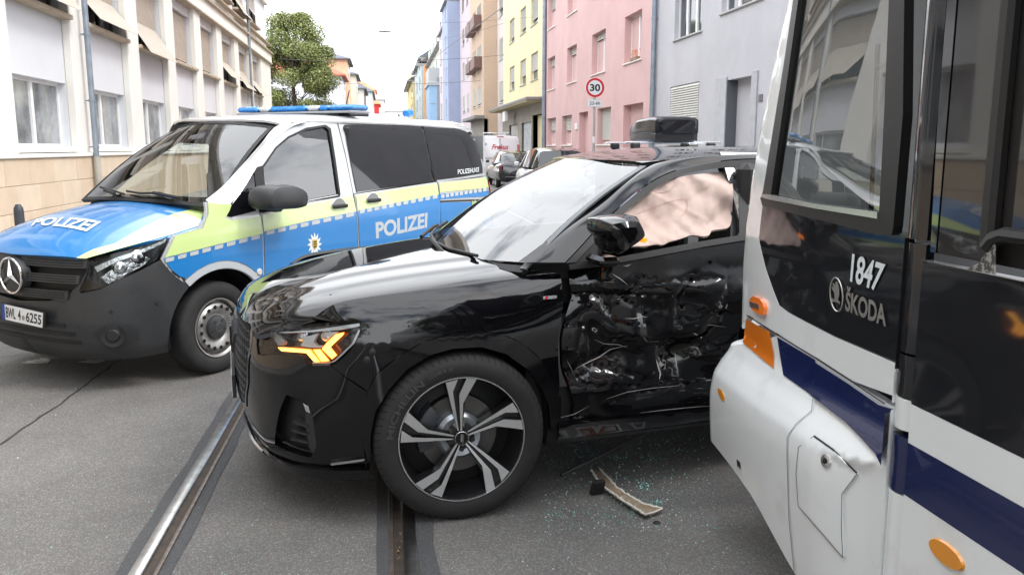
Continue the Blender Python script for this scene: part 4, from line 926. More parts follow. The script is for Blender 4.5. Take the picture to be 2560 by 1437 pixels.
# fog lamp, sensors
c = q(283, 838); p = np.asarray(SV.P(*c)); n = SV.N(*c)
fb = MB().lathe([(0, -.012), (.035, -.012), (.045, .002), (.06, .0), (.075, -.004)], (0, 0, 0), 'x', 28).build('fog_lamp', M_BLK, V_, True); fb.location = tuple(p+n*.006); fb.rotation_euler = (0, 0, math.atan2(-n[1], -n[0]))
MB().lathe([(0, -.006), (.03, -.006), (.034, 0)], (0, 0, 0), 'x', 24).build('fog_lens', mat('lens_grey', (.10, .11, .10), .05, coat=1), fb, True)
panel('fog_recess', SV, [(232, 835), (262, 812), (300, 806), (345, 822), (350, 850), (320, 862), (290, 866), (255, 858)], mat('recess_plastic', (.022, .023, .025), .5), V_, off=.002, thick=0, sp=.05)
for u, v in ((277, 779), (393, 757)):
    c = q(u, v); p = np.asarray(SV.P(*c)); n = SV.N(*c); b = MB().cyl(p, p+n*.006, .012, .011, 14).build('parking_sensor', M_BLK, V_, True)
# headlamp: housing, reflector, lens
lampB = panel('lamp_housing', SV, lampP, mat('lamp_inside', (.05, .055, .06), .25, .4), V_, off=-.06, thick=0, sp=.05, cr=False)
panel('reflector', SV, z2((740, 640), (850, 570), (960, 520), (1080, 470), (1130, 500), (1060, 560), (930, 620), (800, 690)), mat('lamp_chrome', (.75, .76, .78), .12, 1., bump=(22, .9, .03)), lampB, off=-.02, thick=.02, sp=.03)
panel('daylight_strip', SV, z2((700, 560), (860, 490), (1080, 420), (1250, 350), (1245, 375), (1080, 450), (870, 520), (720, 600)), mat('lamp_silver', (.75, .77, .78), .2, .8, bump=(60, .5)), lampB, off=-.012, thick=.01, sp=.04, cr=False)
MB().build if False else None
for u, v in ((298, 672), (345, 645)):
    c = q(u, v); p = np.asarray(SV.P(*c)); n = SV.N(*c); b = MB().lathe([(0, -.02), (.03, -.018), (.05, -.005), (.056, .01)], (0, 0, 0), 'x', 24).build('bulb_lens', M_CHR, lampB, True); b.location = tuple(p-n*.03); b.rotation_euler = (0, 0, math.atan2(-n[1], -n[0]))
panel('lamp_lens', SV, lampP, glass('lamp_glass', (.88, .9, .9), 1.5), lampB, off=-.004, thick=0, sp=.05, cr=False)
# same lamp on the far side
# --- mirror
def puff(name, fr, out, ys, sc, m, parent, sharp=40, cx=None):
    """solid from a photo outline: rings of it at several depths, scaled about their centre"""
    out = smooth_poly(out, True, nsub=4, ang=65); V = []; n = len(out)
    base = np.array([fr.at(u, v, y=ys[len(ys)//2]) for u, v in out]); c = base.mean(0)
    for y, k in zip(ys, sc):
        for p in base: V.append((c[0]+(p[0]-c[0])*k, y, c[2]+(p[2]-c[2])*k))
    F = [(i*n+j, i*n+(j+1) % n, (i+1)*n+(j+1) % n, (i+1)*n+j) for i in range(len(ys)-1) for j in range(n)]
    F += [tuple(range(n))[::-1], tuple(range((len(ys)-1)*n, len(ys)*n))]
    o = mk(name, V, F, m, parent, True, None, sharp); me = o.data
    import bmesh
    bm = bmesh.new(); bm.from_mesh(me); bmesh.ops.recalc_face_normals(bm, faces=bm.faces); bm.to_mesh(me); bm.free(); return o
puff('wing_mirror', VA, z3((140, 790), (150, 720), (200, 678), (320, 675), (390, 700), (415, 745), (412, 790), (390, 820), (280, 830), (170, 832)), [-1.26, -1.24, -1.18, -1.05, -1.0], [.55, .85, 1.0, .96, .8], M_PLAST, V_)
MB().box(1.36, 1.46, -1.05, -.93, 1.14, 1.22, .02).build('mirror_arm', M_PLAST, V_)
# --- wipers
def spt(sf, t, q_, off): return np.asarray(sf.P(t, q_))+sf.N(t, q_)*off
MB().tube([spt(SW, .02, -.55, .03), spt(SW, .05, -.35, .03), spt(SW, .035, -.1, .03), spt(SW, .06, .12, .02)], .009, 6).tube([spt(SW, .0, -.62, .05), spt(SW, .035, -.3, .045)], .014, 6).build('wiper', M_BLK, V_, True)
MB().tube([spt(SW, .02, .1, .03), spt(SW, .06, .4, .03), spt(SW, .10, .7, .02)], .009, 6).tube([spt(SW, .0, .2, .05), spt(SW, .05, .45, .045)], .014, 6).build('wiper', M_BLK, V_, True)
panel('scuttle', SW, [(-.02, -.98), (-.02, 0), (-.02, .98), (.012, .98), (.012, 0), (.012, -.98)], M_BLK, V_, ab=True, off=.004, thick=.03, cr=False, sp=.1)
# --- wheels
def steel_wheel(parent, x, y, side=-1, steer=0, R=.336):
    w = empty('wheel'); w.parent = parent; w.location = (x, y, R); w.rotation_euler = (0, 0, steer)
    s = side; k = R/.336
    MB().lathe([(.212*k, s*-.02), (.222*k, s*.0), (.25*k, s*.012), (.29*k, s*.012), (.318*k, s*.0), (.332*k, s*-.02), (R, s*-.05), (R, s*-.17), (.32*k, s*-.20), (.21*k, s*-.20)], (0, 0, 0), 'y', 64).build('tyre', M_RUB, w, True, 50)
    g = MB()
    for i in range(56):
        a = 2*math.pi*i/56
        for y0, y1 in ((-.022, -.06), (-.15, -.19)): 
            c, sn = math.cos(a), math.sin(a); t = np.array([-sn, 0, c])*.0035; r = np.array([c, 0, sn])
            p0 = r*(R*.992)+[0, s*y0, 0]; p1 = r*(R+.0015)+[0, s*y1, 0]; g.add([p0-t, p0+t, p1+t, p1-t], [(0, 1, 2, 3)])
    tag(g.build('tread_groove', M_BLK, w), kind='stuff')
    rim = MB().lathe([(.205*k, s*.002), (.214*k, s*.004), (.216*k, s*-.004), (.2*k, s*-.02), (.192*k, s*-.05), (.18*k, s*-.05), (.176*k, s*-.022), (.155*k, s*-.008), (.125*k, s*-.012), (.10*k, s*-.03), (.0, s*-.03)], (0, 0, 0), 'y', 64).build('rim', mat('steel_rim', (.36, .35, .34), .4, .7, noise=(10, (.26, .25, .24))), w, True, 30)
    for i in range(16):
        a = 2*math.pi*(i+.3)/16; c = (.152*k*math.cos(a), s*-.0065, .152*k*math.sin(a)); MB().cyl((c[0], c[1], c[2]), (c[0], c[1]+s*.003, c[2]), .0145, n=14).build('vent_hole', mat('hole_black', (.002, .002, .002), .9), rim)
    hc = MB().lathe([(0, s*.004), (.06*k, s*.002), (.082*k, s*-.008), (.09*k, s*-.03)], (0, 0, 0), 'y', 40).build('hub_cap', M_PLAST, w, True, 30)
    for i in range(5):
        a = 2*math.pi*i/5+.3; MB().box(.04, .066, s*.0005-.002, s*.0005+.002 + .003*0, -.008, .008).build('bolt_recess', M_BLK, hc).rotation_euler = (0, a, 0)
    MB().tube([(.03*math.cos(a), s*.005, .03*math.sin(a)) for a in np.linspace(0, 6.283, 25)[:-1]], .002, 5, True).build('cap_ring', mat('cap_grey', (.09, .09, .10), .4), hc, True)
    return w
steel_wheel(V_, .895, -.895, -1, .0)
MB().build if False else None
for (x, y, sd) in ((4.095, -.895, -1), (.895, .895, 1), (4.095, .895, 1)):
    w_ = empty('wheel'); w_.parent = V_; w_.location = (x, y, .336); MB().lathe([(0, 0), (.2, 0), (.21, sd*-.01), (.22, 0), (.3, sd*.01), (.336, sd*-.03), (.336, sd*-.18), (.2, sd*-.2)], (0, 0, 0), 'y', 40).build('tyre', M_RUB, w_, True, 40)
MB().lathe([(.43, .03), (.44, .36), (.0, .36)], (.895, -.93, .336), 'y', 24, (-.1, 3.3)).build('wheel_arch', M_BLK, V_, True)
MB().lathe([(.43, .03), (.44, .36), (.0, .36)], (4.095, -.93, .336), 'y', 24, (-.1, 3.3)).build('wheel_arch', M_BLK, V_, True)
# --- light bar and roof furniture
M_BLULENS = mat('blue_lens', (.01, .12, .50), .15, coat=1, noise=(60, (.02, .30, .72), .4, .6)); M_CLR = mat('clear_lens', (.62, .64, .66), .2, coat=1, noise=(60, (.4, .42, .45)))
bx_, bz = VA.at(885, 268, y=-.62)[[0, 2]]
lbz = thing('light_bar', 'blue and clear warning light bar mounted across the police van roof', 'light bar', (VX, VY, 0), VA.th); 
bar = MB().box(bx_-.14, bx_+.14, -.70, .72, bz-.055, bz-.035, .01).build('bar_base', mat('bar_grey', (.30, .31, .33), .5), lbz)
segs = [(-.70, -.42, M_BLULENS), (-.42, -.30, M_BLULENS), (-.30, -.16, M_CLR), (-.16, .30, M_BLULENS), (.30, .44, M_CLR), (.44, .72, M_BLULENS)]
for y0, y1, m in segs: MB().box(bx_-.13, bx_+.13, y0+.003, y1-.003, bz-.03, bz+.018, .02).build('lens', m, lbz)
MB().box(bx_-.09, bx_+.05, .5, .66, bz-.028, bz+.021, .02).build('lit_lamp', mat('lit_blue', (.3, .7, 1), .3, emit=((.25, .65, 1.0), 9)), lbz)
for y in (-.5, .5): MB().box(bx_-.05, bx_+.05, y-.03, y+.03, 1.86, bz-.05, .01).build('foot', M_BLK, lbz)
an = MB().lathe([(0, .06), (.05, .055), (.07, .0)], (3.05, -.35, 1.90), 'z', 20).tube([(3.05, -.35, 1.95), (3.13, -.35, 2.15)], .005, 5).build('antenna', M_BLK, V_, True)
MB().box(bx_+.17, bx_+.45, -.45, -.15, 1.90, 1.95, .015).build('roof_box_black', M_BLK, V_, True)
MB().lathe([(0, .055), (.15, .05), (.24, .03), (.28, 0)], (3.85, -.1, 1.905), 'z', 28).build('roof_dome', M_SILV, V_, True)
rb = VA.at(1020, 281, y=-.3); MB().box(rb[0]-.05, rb[0]+.05, -.35, -.25, rb[2]-.05, rb[2]+.03, .02).build('rear_beacon', M_BLULENS, V_)
# ================================================================== TRAM
T_ = thing('tram', 'white black and navy tram filling the right side, its nose against the black car', 'tram', (0, 0, 0))
M_TW = mat('tram_white', (.74, .77, .785), .20, coat=.6, noise=(3.5, (.60, .61, .60), .58, .80))
M_TB = mat('tram_black_paint', (.016, .017, .020), .05)
M_TN = mat('tram_navy', (.007, .014, .07), .25, coat=.6)
M_TO = mat('tram_orange', (.66, .17, .01), .3, coat=.6)
M_TR = mat('tram_rubber', (.012, .012, .013), .42)
M_TGL = glass('tram_window_glass', (.62, .66, .66), 2.8)
M_TDG = mat('tram_door_glass', (.035, .033, .032), .03, ior=1.5)
M_ALU = mat('brushed_aluminium', (.62, .63, .64), .25, .9)
# side surface, parameters s (arc along the nose and side, metres) and z
def tz_front(z): return sinterp(z, [.1, .3, .5, .75, .82, .95, 1.1, 1.45, 2.15, 3.2], [3.28, 3.36, 3.38, 3.385, 3.40, 3.43, 3.44, 3.34, 3.13, 2.75])
def tx_side(y, z):
    f = max(0, min(1, (y-1.95)/.7)); f = f*f*(3-2*f)            # cab part differs from the straight body
    xs = sinterp(z, [.1, .3, .6, .68, .735, .795, .86, 1.05, 1.4, 2.2, 3.2], [1.34, 1.32, 1.305, 1.312, 1.338, 1.378, 1.400, 1.405, 1.405, 1.46, 1.62])
    w0 = max(0, min(1, (.75-z)/.06)); f2 = max(0, min(1, (y-(2.03+.05*w0))/(.015+.26*w0))); f2 = f2*f2*(3-2*f2)
    g = max(0, min(1, (y-2.6)/.8)); 
    return 1.35*(1-f2)+xs*f2+(.10 if z > .85 else .04)*g*g
def tram_P(s, z):
    """s = 0 at the straight body (y=1.9), grows towards and round the nose"""
    yf = tz_front(z); r = interp(z, [.6, .8, 1.0, 1.4], [.17, .22, .2, .14])
    y = 1.9+s; ys = yf-r
    if y <= ys: return np.array([tx_side(y, z), y, z])
    x0 = tx_side(ys, z); a = (y-ys)/r
    if a <= math.pi/2: return np.array([x0+r*(1-math.cos(a)), ys+r*math.sin(a), z])
    e = y-ys-r*math.pi/2; return np.array([x0+r+e, yf+e*.06, z])
TS = Surf(WD, tram_P, (.0, 2.6), (.1, 3.1), 1, 1, res=110)
if TS.N(.5, 1.2)[0] > 0: TS = Surf(WD, tram_P, (.0, 2.6), (.1, 3.1), 1, 1, flip=True, res=110)
def TP(name, poly, m, par=T_, **k): return panel(name, TS, poly, m, par, **k)
z7 = lambda *p: [(1760+x/1.716, 600+y/1.716) for x, y in p]
z6 = lambda *p: [(1760+x/1.9425, y/1.9425) for x, y in p]
def low(sv): return [(s, z) for s, z in sv]
# hull behind the panels, underframe box brought low to darken the road beneath
MB().box(1.5, 3.75, -9, 2.7, .12, 1.3).box(3.68, 3.72, -9, 2.8, 1.3, 3.2).build('underframe', M_BLK, T_)
cs = [(s, sinterp(s, [.1, .3, .56, .91, 1.21, 1.5, 2.4], [.11, .14, .215, .35, .39, .40, .40])) for s in np.linspace(.12, 2.35, 24)]
lowr = TP('lower_nose_panel', cs+[(2.45, .8)]+[(s, .80+.0*s) for s in np.linspace(2.35, 1.35, 8)]+[TS.inv(*p) for p in z7((188, 330), (318, 410), (485, 512), (640, 615), (778, 706))][1:]+[(.125, .915), (.125, .5)], M_TW, ab=True, cr=False, sp=.02, thick=.04)
upw = TP('upper_cab_wall', [(2.4, .86)]+[(2.4, 1.9), (2.3, 3.0)]+[TS.inv(*p) for p in z6((455, -60), (400, 330), (300, 935), (288, 965), (284, 1000))]+[TS.inv(*p) for p in z7((235, 0), (263, 120), (300, 225), (322, 280), (360, 310), (560, 415))]+[(.125, 1.022), (.125, .935)]+[TS.inv(*p) for p in z7((640, 605), (485, 505), (318, 402), (195, 322))]+[(1.42, .86)], M_TW, ab=True, cr=False, sp=.05, thick=.03)
blk = TP('black_side_panel', z6((278, 1000), (300, 985), (860, 1115))+[('a', .125, 1.385), ('a', .125, 1.03)]+z7((562, 413), (362, 309), (322, 279), (300, 224), (263, 118), (237, 10)), M_TB, cr=False, sp=.05, thick=.03, off=-.001)
TP('orange_reflector', [('a', 1.30, .925), (1925, 828), (1936, 921), ('a', 1.31, .85)], M_TO, off=.005, thick=.002, cr=False, sp=.03)
TP('navy_stripe', z7((318, 416), (482, 514), (467, 668), (400, 620), (344, 580)), M_TN, off=.004, thick=0, cr=False, sp=.05)
TP('navy_stripe', z7((488, 520), (640, 616), (770, 706))+[('a', .128, .905), ('a', .128, .755)]+z7((620, 785), (473, 672)), M_TN, off=.016, thick=0, cr=False, sp=.02)
def seam(pts, w=2.2, m=None, off=.005, par=T_, nm='panel_gap'):
    P = [np.array(p, float) for p in pts]; L, R = [], []
    for i, p in enumerate(P):
        d = P[min(i+1, len(P)-1)]-P[max(i-1, 0)]; d /= np.linalg.norm(d); n = np.array([-d[1], d[0]])*w/2; L.append(p+n); R.append(p-n)
    V = []
    for p in L+R: c = TS.inv(*p); V.append(np.asarray(TS.P(*c))+TS.N(*c)*off)
    n = len(P); return mk(nm, V, [(i, i+1, n+i+1, n+i) for i in range(n-1)], m or M_SEAM, par)
M_GR = mat('seam_grey', (.16, .17, .17), .6)
seam(z7((188, 322), (318, 404), (485, 507), (640, 607), (783, 702)), 3.0)
seam(z7((487, 516), (480, 600), (466, 735), (400, 790), (362, 845), (362, 950), (370, 1200), (392, 1420)), 1.6, M_GR)
# service flap with lock
flap = z7((406, 925), (420, 882), (450, 856), (484, 850), (560, 905), (664, 1000), (598, 1085), (598, 1220), (604, 1355), (500, 1235), (416, 1140), (405, 1000))
fp = TP('service_flap', flap, M_TW, off=.006, thick=.012, cr=False, sp=.02)
seam(z7((478, 843), (560, 901), (666, 998)), 5, M_SEAM, .0075); seam(z7((664, 1002), (600, 1085), (598, 1220), (604, 1357)), 2, M_GR, .008); seam(z7((478, 845), (415, 888), (404, 1000), (414, 1140), (500, 1238), (604, 1359)), 2, M_GR, .008)
c = TS.inv(*z7((533, 946))[0]); p = np.asarray(TS.P(*c)); n = TS.N(*c); lk = MB().lathe([(0, .004), (.010, .004), (.011, .009), (.020, .008), (.022, 0)], (0, 0, 0), 'x', 24).build('flap_lock', M_ALU, fp, True)
lk.rotation_euler = Vector(tuple(n)).to_track_quat('X', 'Z').to_euler(); lk.location = tuple(p+n*.004)
MB().box(-.004, .006, -.006, .006, -.006, .006).build('key_square', M_BLK, lk).location = (.006, 0, 0)
TP('jacking_mark', z7((143, 937), (156, 950), (161, 982), (151, 968), (148, 975)), M_BLK, off=.004, thick=0, cr=False, sp=.1)
# side lamp, studs, small reflector
TP('side_marker', z7((224, 240), (256, 255), (271, 287), (267, 320), (242, 314), (214, 288), (210, 257)), mat('marker_orange', (.75, .16, .02), .15, coat=1, emit=((1, .25, .02), .12)), off=.014, thick=.016, sp=.03)
TP('marker_insert', z7((212, 262), (250, 275), (252, 298), (214, 286)), mat('marker_grey', (.10, .07, .06), .4), off=.017, thick=.004, cr=False, sp=.05)
TP('orange_side_reflector', z7((63, 634), (78, 645), (89, 672), (88, 692), (76, 682), (64, 655)), mat('amber_reflector', (.70, .26, .01), .25, coat=1), off=.004, thick=.003, sp=.04)
for (u, v) in z7((142, 290), (134, 367)):
    c = TS.inv(u+6, v); c = (1.63, WD.at(u, v, x=1.62)[2]); p = np.asarray(TS.P(*c)); n = TS.N(*c)
    b = MB().lathe([(0, .055), (.03, .05), (.05, .03), (.055, -.01)], (0, 0, 0), 'x', 24).build('buffer_stud', M_TW, T_, True); b.rotation_euler = Vector(tuple(n)).to_track_quat('X', 'Z').to_euler(); b.location = tuple(p-n*.01)
# window: rubber frame, glass, aluminium sill, white A-pillar is part of the wall
wo_ = z6((462, -40), (405, 330), (318, 935), (300, 950), (330, 990), (870, 1105), (925, 1135), (950, 1120), (985, 600), (990, -40), (920, -40))
wi_ = z6((478, -40), (425, 330), (338, 950), (470, 990), (866, 1052), (892, 560), (920, -40))
TP('window_rubber', z6((455, -40), (400, 330), (300, 935), (288, 965), (298, 1000), (500, 1050), (870, 1140), (930, 1142), (938, 1100), (985, 560), (992, -40)), M_TR, off=.012, thick=.03, cr=False, sp=.06, holes=[z6((480, -45), (428, 330), (340, 945), (460, 985), (868, 1045), (893, 560), (918, -45))])
TP('cab_side_window', z6((478, -60), (425, 330), (336, 948), (462, 990), (870, 1050), (896, 560), (922, -60)), M_TGL, off=-.004, thick=.003, cr=False, sp=.15)
TP('window_sill_trim', z6((310, 943), (340, 945), (560, 990), (868, 1030), (868, 1062), (560, 1012), (330, 968), (296, 955)), M_ALU, off=.018, thick=.01, cr=False, sp=.08)
# pillar and glossy vertical trim
PIL = Surf(WD, lambda y, z: np.array([1.35, y, z]), (-9, 2.05), (.1, 3.2), 1, 1, res=60)
if PIL.N(1, 1)[0] > 0: PIL = Surf(WD, PIL.P, PIL.a, PIL.b, 1, 1, flip=True, res=60)
def trim_P(y, z): t = (y-1.95)/.08; return np.array([1.343-.014*math.sin(math.pi*min(max(t, 0), 1))+.02, y, z])
TRM = Surf(WD, trim_P, (1.93, 2.04), (.1, 3.2), 1, 1, res=40)
if TRM.N(1.9, 1)[0] > 0: TRM = Surf(WD, trim_P, (1.93, 2.04), (.1, 3.2), 1, 1, flip=True, res=40)
def TQ(name, poly, m, sf=PIL, **k): return panel(name, sf, poly, m, T_, **dict(dict(cr=False, sp=.12, thick=.03), **k))
TQ('glossy_trim', [(1.95, 1.385), (2.027, 1.385), (2.027, 3.1), (1.95, 3.1)], M_TB, TRM, ab=True, sp=.04)
TQ('glossy_trim_lower', [(1.95, 1.085), (2.027, 1.085), (2.027, 1.375), (1.95, 1.375)], M_TB, TRM, ab=True, sp=.04)
pw = TQ('pillar_panel', [(1.95, .965), (2.027, .965), (2.027, 1.078), (1.95, 1.078)], M_TB, TRM, ab=True, sp=.04)
TQ('pillar_panel_white', [(1.95, .875), (2.027, .875), (2.027, .96), (1.95, .96)], M_TW, TRM, ab=True, sp=.04)
TQ('pillar_panel_navy', [(1.95, .70), (2.027, .70), (2.027, .855), (1.95, .855)], M_TN, TRM, ab=True, sp=.04)
TQ('pillar_foot', [(1.95, .12), (2.027, .12), (2.027, .695), (1.95, .695)], M_TW, TRM, ab=True, sp=.04)
# straight body: door leaf with dark glass, bands
y0_, yE_ = -8.0, 1.942
TQ('door_panel_black', [(y0_, .958), (yE_, .958), (yE_, 1.335), (y0_, 1.335)], M_TB, ab=True, sp=.4)
TQ('body_panel_white', [(y0_, .852), (yE_, .852), (yE_, .957), (y0_, .957)], M_TW, ab=True, sp=.4)
TQ('navy_band', [(y0_, .708), (yE_, .708), (yE_, .851), (y0_, .851)], M_TN, ab=True, sp=.4)
TQ('lower_body_panel', [(y0_, .15), (yE_, .15), (yE_, .707), (y0_, .707)], M_TW, ab=True, sp=.4)
TQ('waist_trim', [(y0_, 1.337), (yE_, 1.337), (yE_, 1.352), (y0_, 1.352)], M_ALU, ab=True, off=.006, sp=.4)
TQ('door_window', [(1.90, 1.36), (1.935, 1.36), (1.935, 3.1), (1.90, 3.1)], mat('frit_black', (.012, .012, .013), .05, coat=1), ab=True, off=-.004, sp=.4)
TQ('door_glass', [(y0_, 1.36), (1.895, 1.36), (1.895, 3.1), (y0_, 3.1)], M_TDG, ab=True, off=-.006, sp=.4)
for y_ in (1.71, 1.28): MB().box(1.325, 1.36, y_-.03, y_+.012, 1.36, 3.1, .01).build('door_gasket', M_TR, T_)
gk = MB().tube([(1.33, 1.69, 1.40), (1.33, 1.672, 1.42), (1.33, 1.64, 1.432), (1.33, 1.3, 1.435)], .018, 8).build('window_gasket', M_TR, T_, True)
MB().add([(1.322, 1.645, 1.345), (1.322, 1.74, 1.342), (1.322, 1.70, 1.365), (1.322, 1.67, 1.41), (1.322, 1.655, 1.41)], [(0, 1, 2, 3, 4)]).build('scuffed_patch', mat('scuffed_paint', (.30, .29, .27), .8, noise=(70, (.05, .05, .05), .45, .5)), T_)
MB().box(1.35, 1.40, y0_, 1.9, 3.1, 3.4).box(1.4, 3.7, y0_, 2.4, 3.35, 3.45).build('roof', M_TW, T_)
# amber oval reflector on the body
oc = WD.at(2368, 1384, x=1.35); ang = np.linspace(0, 6.2832, 33)[:-1]
o_ = mk('amber_oval', [(1.343, oc[1]+.062*math.cos(a)*1.0, oc[2]+.026*math.sin(a)) for a in ang]+[(1.35, oc[1]+.066*math.cos(a), oc[2]+.029*math.sin(a)) for a in ang], [tuple(range(32))[::-1]]+[(i, (i+1) % 32, 32+(i+1) % 32, 32+i) for i in range(32)], mat('amber_reflector', (.70, .26, .01), .25, coat=1), T_)
# lettering: fleet number and builder's name with its round winged-arrow badge
def tq(u, v, o): return (2000+u/4.79, 560+v/4.79)
M_NUM = mat('number_white', (.66, .72, .75), .5); M_SILVL = mat('silver_letter', (.46, .45, .43), .3, .7)
text_quad('fleet_number', WD, '1847', [tq(612, 690, 0), tq(955, 818, 0), tq(1040, 480, 0), tq(640, 350, 0)], M_NUM, blk, sf=TS, soff=.004, bold=.025)
text_quad('maker_name', WD, 'ŠKODA', [tq(555, 1035, 0), tq(1048, 1230, 0), tq(1052, 905, 0), tq(575, 738, 0)], M_SILVL, blk, sf=TS, soff=.005, bold=.03)
def on_ts(u, v, off): c = TS.inv(*tq(u, v, 0)); return np.asarray(TS.P(*c))+TS.N(*c)*off
ring = [on_ts(458+76*math.cos(a), 843+198*math.sin(a)+38*math.cos(a), .006) for a in np.linspace(0, 6.2832, 41)[:-1]]
bd = MB().tube(ring, .0024, 6, True).build('badge_ring', M_SILVL, blk, True)
arrow = [(402, 950), (400, 880), (430, 905), (436, 870), (430, 820), (400, 770), (405, 740), (430, 760), (408, 718), (420, 700), (445, 735), (445, 690), (468, 690), (490, 760), (492, 840), (478, 905), (500, 935), (496, 965), (470, 940), (440, 930), (405, 930)]
pp = [on_ts(x, y, .006) for x, y in arrow]; V2 = [Vector((x, y)) for x, y in arrow]
r_ = delaunay_2d_cdt(V2, [(i, (i+1) % len(V2)) for i in range(len(V2))], [], 1, 1e-6)
mk('badge_arrow', [on_ts(v.x, v.y, .006) for v in r_[0]], [tuple(f)[::-1] for f in r_[2]], M_SILVL, bd)
# cab interior
MB().box(1.75, 3.5, 2.3, 2.9, .6, 1.25, .08).build('driver_desk', mat('desk_grey', (.12, .12, .125), .6), T_)
MB().box(2.0, 2.5, 1.7, 2.1, .8, 1.2, .05).box(2.0, 2.5, 1.62, 1.74, 1.2, 1.85, .05).build('driver_seat', mat('seat_cloth', (.03, .03, .035), .9), T_)
MB().tube([(1.62, 2.62, 1.3), (1.60, 2.62, 1.95)], .008, 6).build('cab_rod', M_BLK, T_)
MB().box(1.75, 1.95, 2.35, 2.45, 2.15, 2.25, .01).tube([(1.8, 2.4, 2.2), (1.9, 2.45, 2.1), (1.85, 2.5, 2.0)], .02, 8).box(1.95, 1.90, 2.47, 2.50, 1.93, 1.99, .005).build('camera_bracket', mat('bracket_grey', (.22, .21, .20), .6), T_)
# ================================================================== CRASHED BLACK CAR
M_PB = mat('black_paint', (.003, .003, .004), .03, ior=1.55)
M_PBD = None
def black_dented():
    m = bpy.data.materials.new('black_paint_scuffed'); m.use_nodes = True; t = m.node_tree; b = t.nodes['Principled BSDF']; L = t.links.new
    
    co = t.nodes.new('ShaderNodeTexCoord'); sx = t.nodes.new('ShaderNodeSeparateXYZ'); L(co.outputs['Object'], sx.inputs[0])
    mp = t.nodes.new('ShaderNodeMapping'); mp.inputs['Scale'].default_value = (2.2, 4, 26); mp.inputs['Rotation'].default_value = (0, .12, 0); L(co.outputs['Object'], mp.inputs[0])
    n = t.nodes.new('ShaderNodeTexNoise'); n.inputs['Scale'].default_value = 3.2; n.inputs['Detail'].default_value = 9; n.inputs['Roughness'].default_value = .75; L(mp.outputs[0], n.inputs['Vector'])
    n2 = t.nodes.new('ShaderNodeTexNoise'); n2.inputs['Scale'].default_value = 3.3; n2.inputs['Detail'].default_value = 3; L(co.outputs['Object'], n2.inputs['Vector'])
    ad = t.nodes.new('ShaderNodeMath'); ad.operation = 'MULTIPLY_ADD'; ad.inputs[1].default_value = .55; L(n2.outputs[0], ad.inputs[0]); L(n.outputs[0], ad.inputs[2])
    r = t.nodes.new('ShaderNodeValToRGB'); r.color_ramp.elements[0].position = .955; r.color_ramp.elements[0].color = (.004, .004, .005, 1); r.color_ramp.elements[1].position = .985; r.color_ramp.elements[1].color = (.22, .22, .22, 1); L(ad.outputs[0], r.inputs[0])
    L(r.outputs[0], b.inputs['Base Color']); r2 = t.nodes.new('ShaderNodeValToRGB'); r2.color_ramp.elements[0].position = .92; r2.color_ramp.elements[0].color = (.035,)*3+(1,); r2.color_ramp.elements[1].position = 1.0; r2.color_ramp.elements[1].color = (.5,)*3+(1,); L(ad.outputs[0], r2.inputs[0]); L(r2.outputs[0], b.inputs['Roughness'])
    return m
M_PBD = black_dented()
M_GLB = mat('gloss_black_trim', (.005, .005, .006), .08)
A_ = thing('crashed_car', 'black SUV with smashed driver door and amber indicator lit, nose over the tram rail', 'car', (AU.o[0], AU.o[1], 0), AU.th, scale=1.05)
half = [(0, 0), (.012, -.20), (.04, -.42), (.095, -.60), (.215, -.765), (.42, -.865), (.65, -.905), (.90, -.918), (1.2, -.905), (1.6, -.895), (2.2, -.90), (2.8, -.905), (3.3, -.91), (3.9, -.89), (4.25, -.80), (4.42, -.62), (4.49, -.32), (4.5, 0)]
ap = np.array([(x, -y) for x, y in half[1:4]][::-1]+half+[(4.49, .32), (4.42, .62)])
AF = [(.12, .16), (.2, .09), (.27, .045), (.36, .02), (.5, 0), (.62, 0), (.72, .015), (.80, .035), (.85, .06), (.9, .12), (1.0, .3)]
AN = [(.15, .09), (.22, .06), (.30, .03), (.42, .01), (.55, .0), (.68, .0), (.78, .006), (.86, .025), (.92, .055), (.955, .085), (.985, .12), (1.02, .19)]
AD = [(.15, .05), (.22, .0), (.28, -.005), (.34, .03), (.45, .035), (.6, .02), (.75, .006), (.89, .0), (.935, .006), (.97, .020), (1.01, .040), (1.06, .052), (1.2, .078)]
_A = ring_surf(ap, 3, [(3, AF), (5, AN), (7.4, AN), (9.0, AD), (17, AD)])
if abs(_A(10, .16)[1]) > .905: OUT = -OUT
_A0 = _A
SA0 = Surf(AU, _A0, (-2.9, 17.5), (.12, 1.2), .3, 1.0, res=110)
if SA0.N(9, .6)[1] > 0: SA0 = Surf(AU, _A0, (-2.9, 17.5), (.12, 1.2), .3, 1.0, flip=True, res=110)
SA = SA0
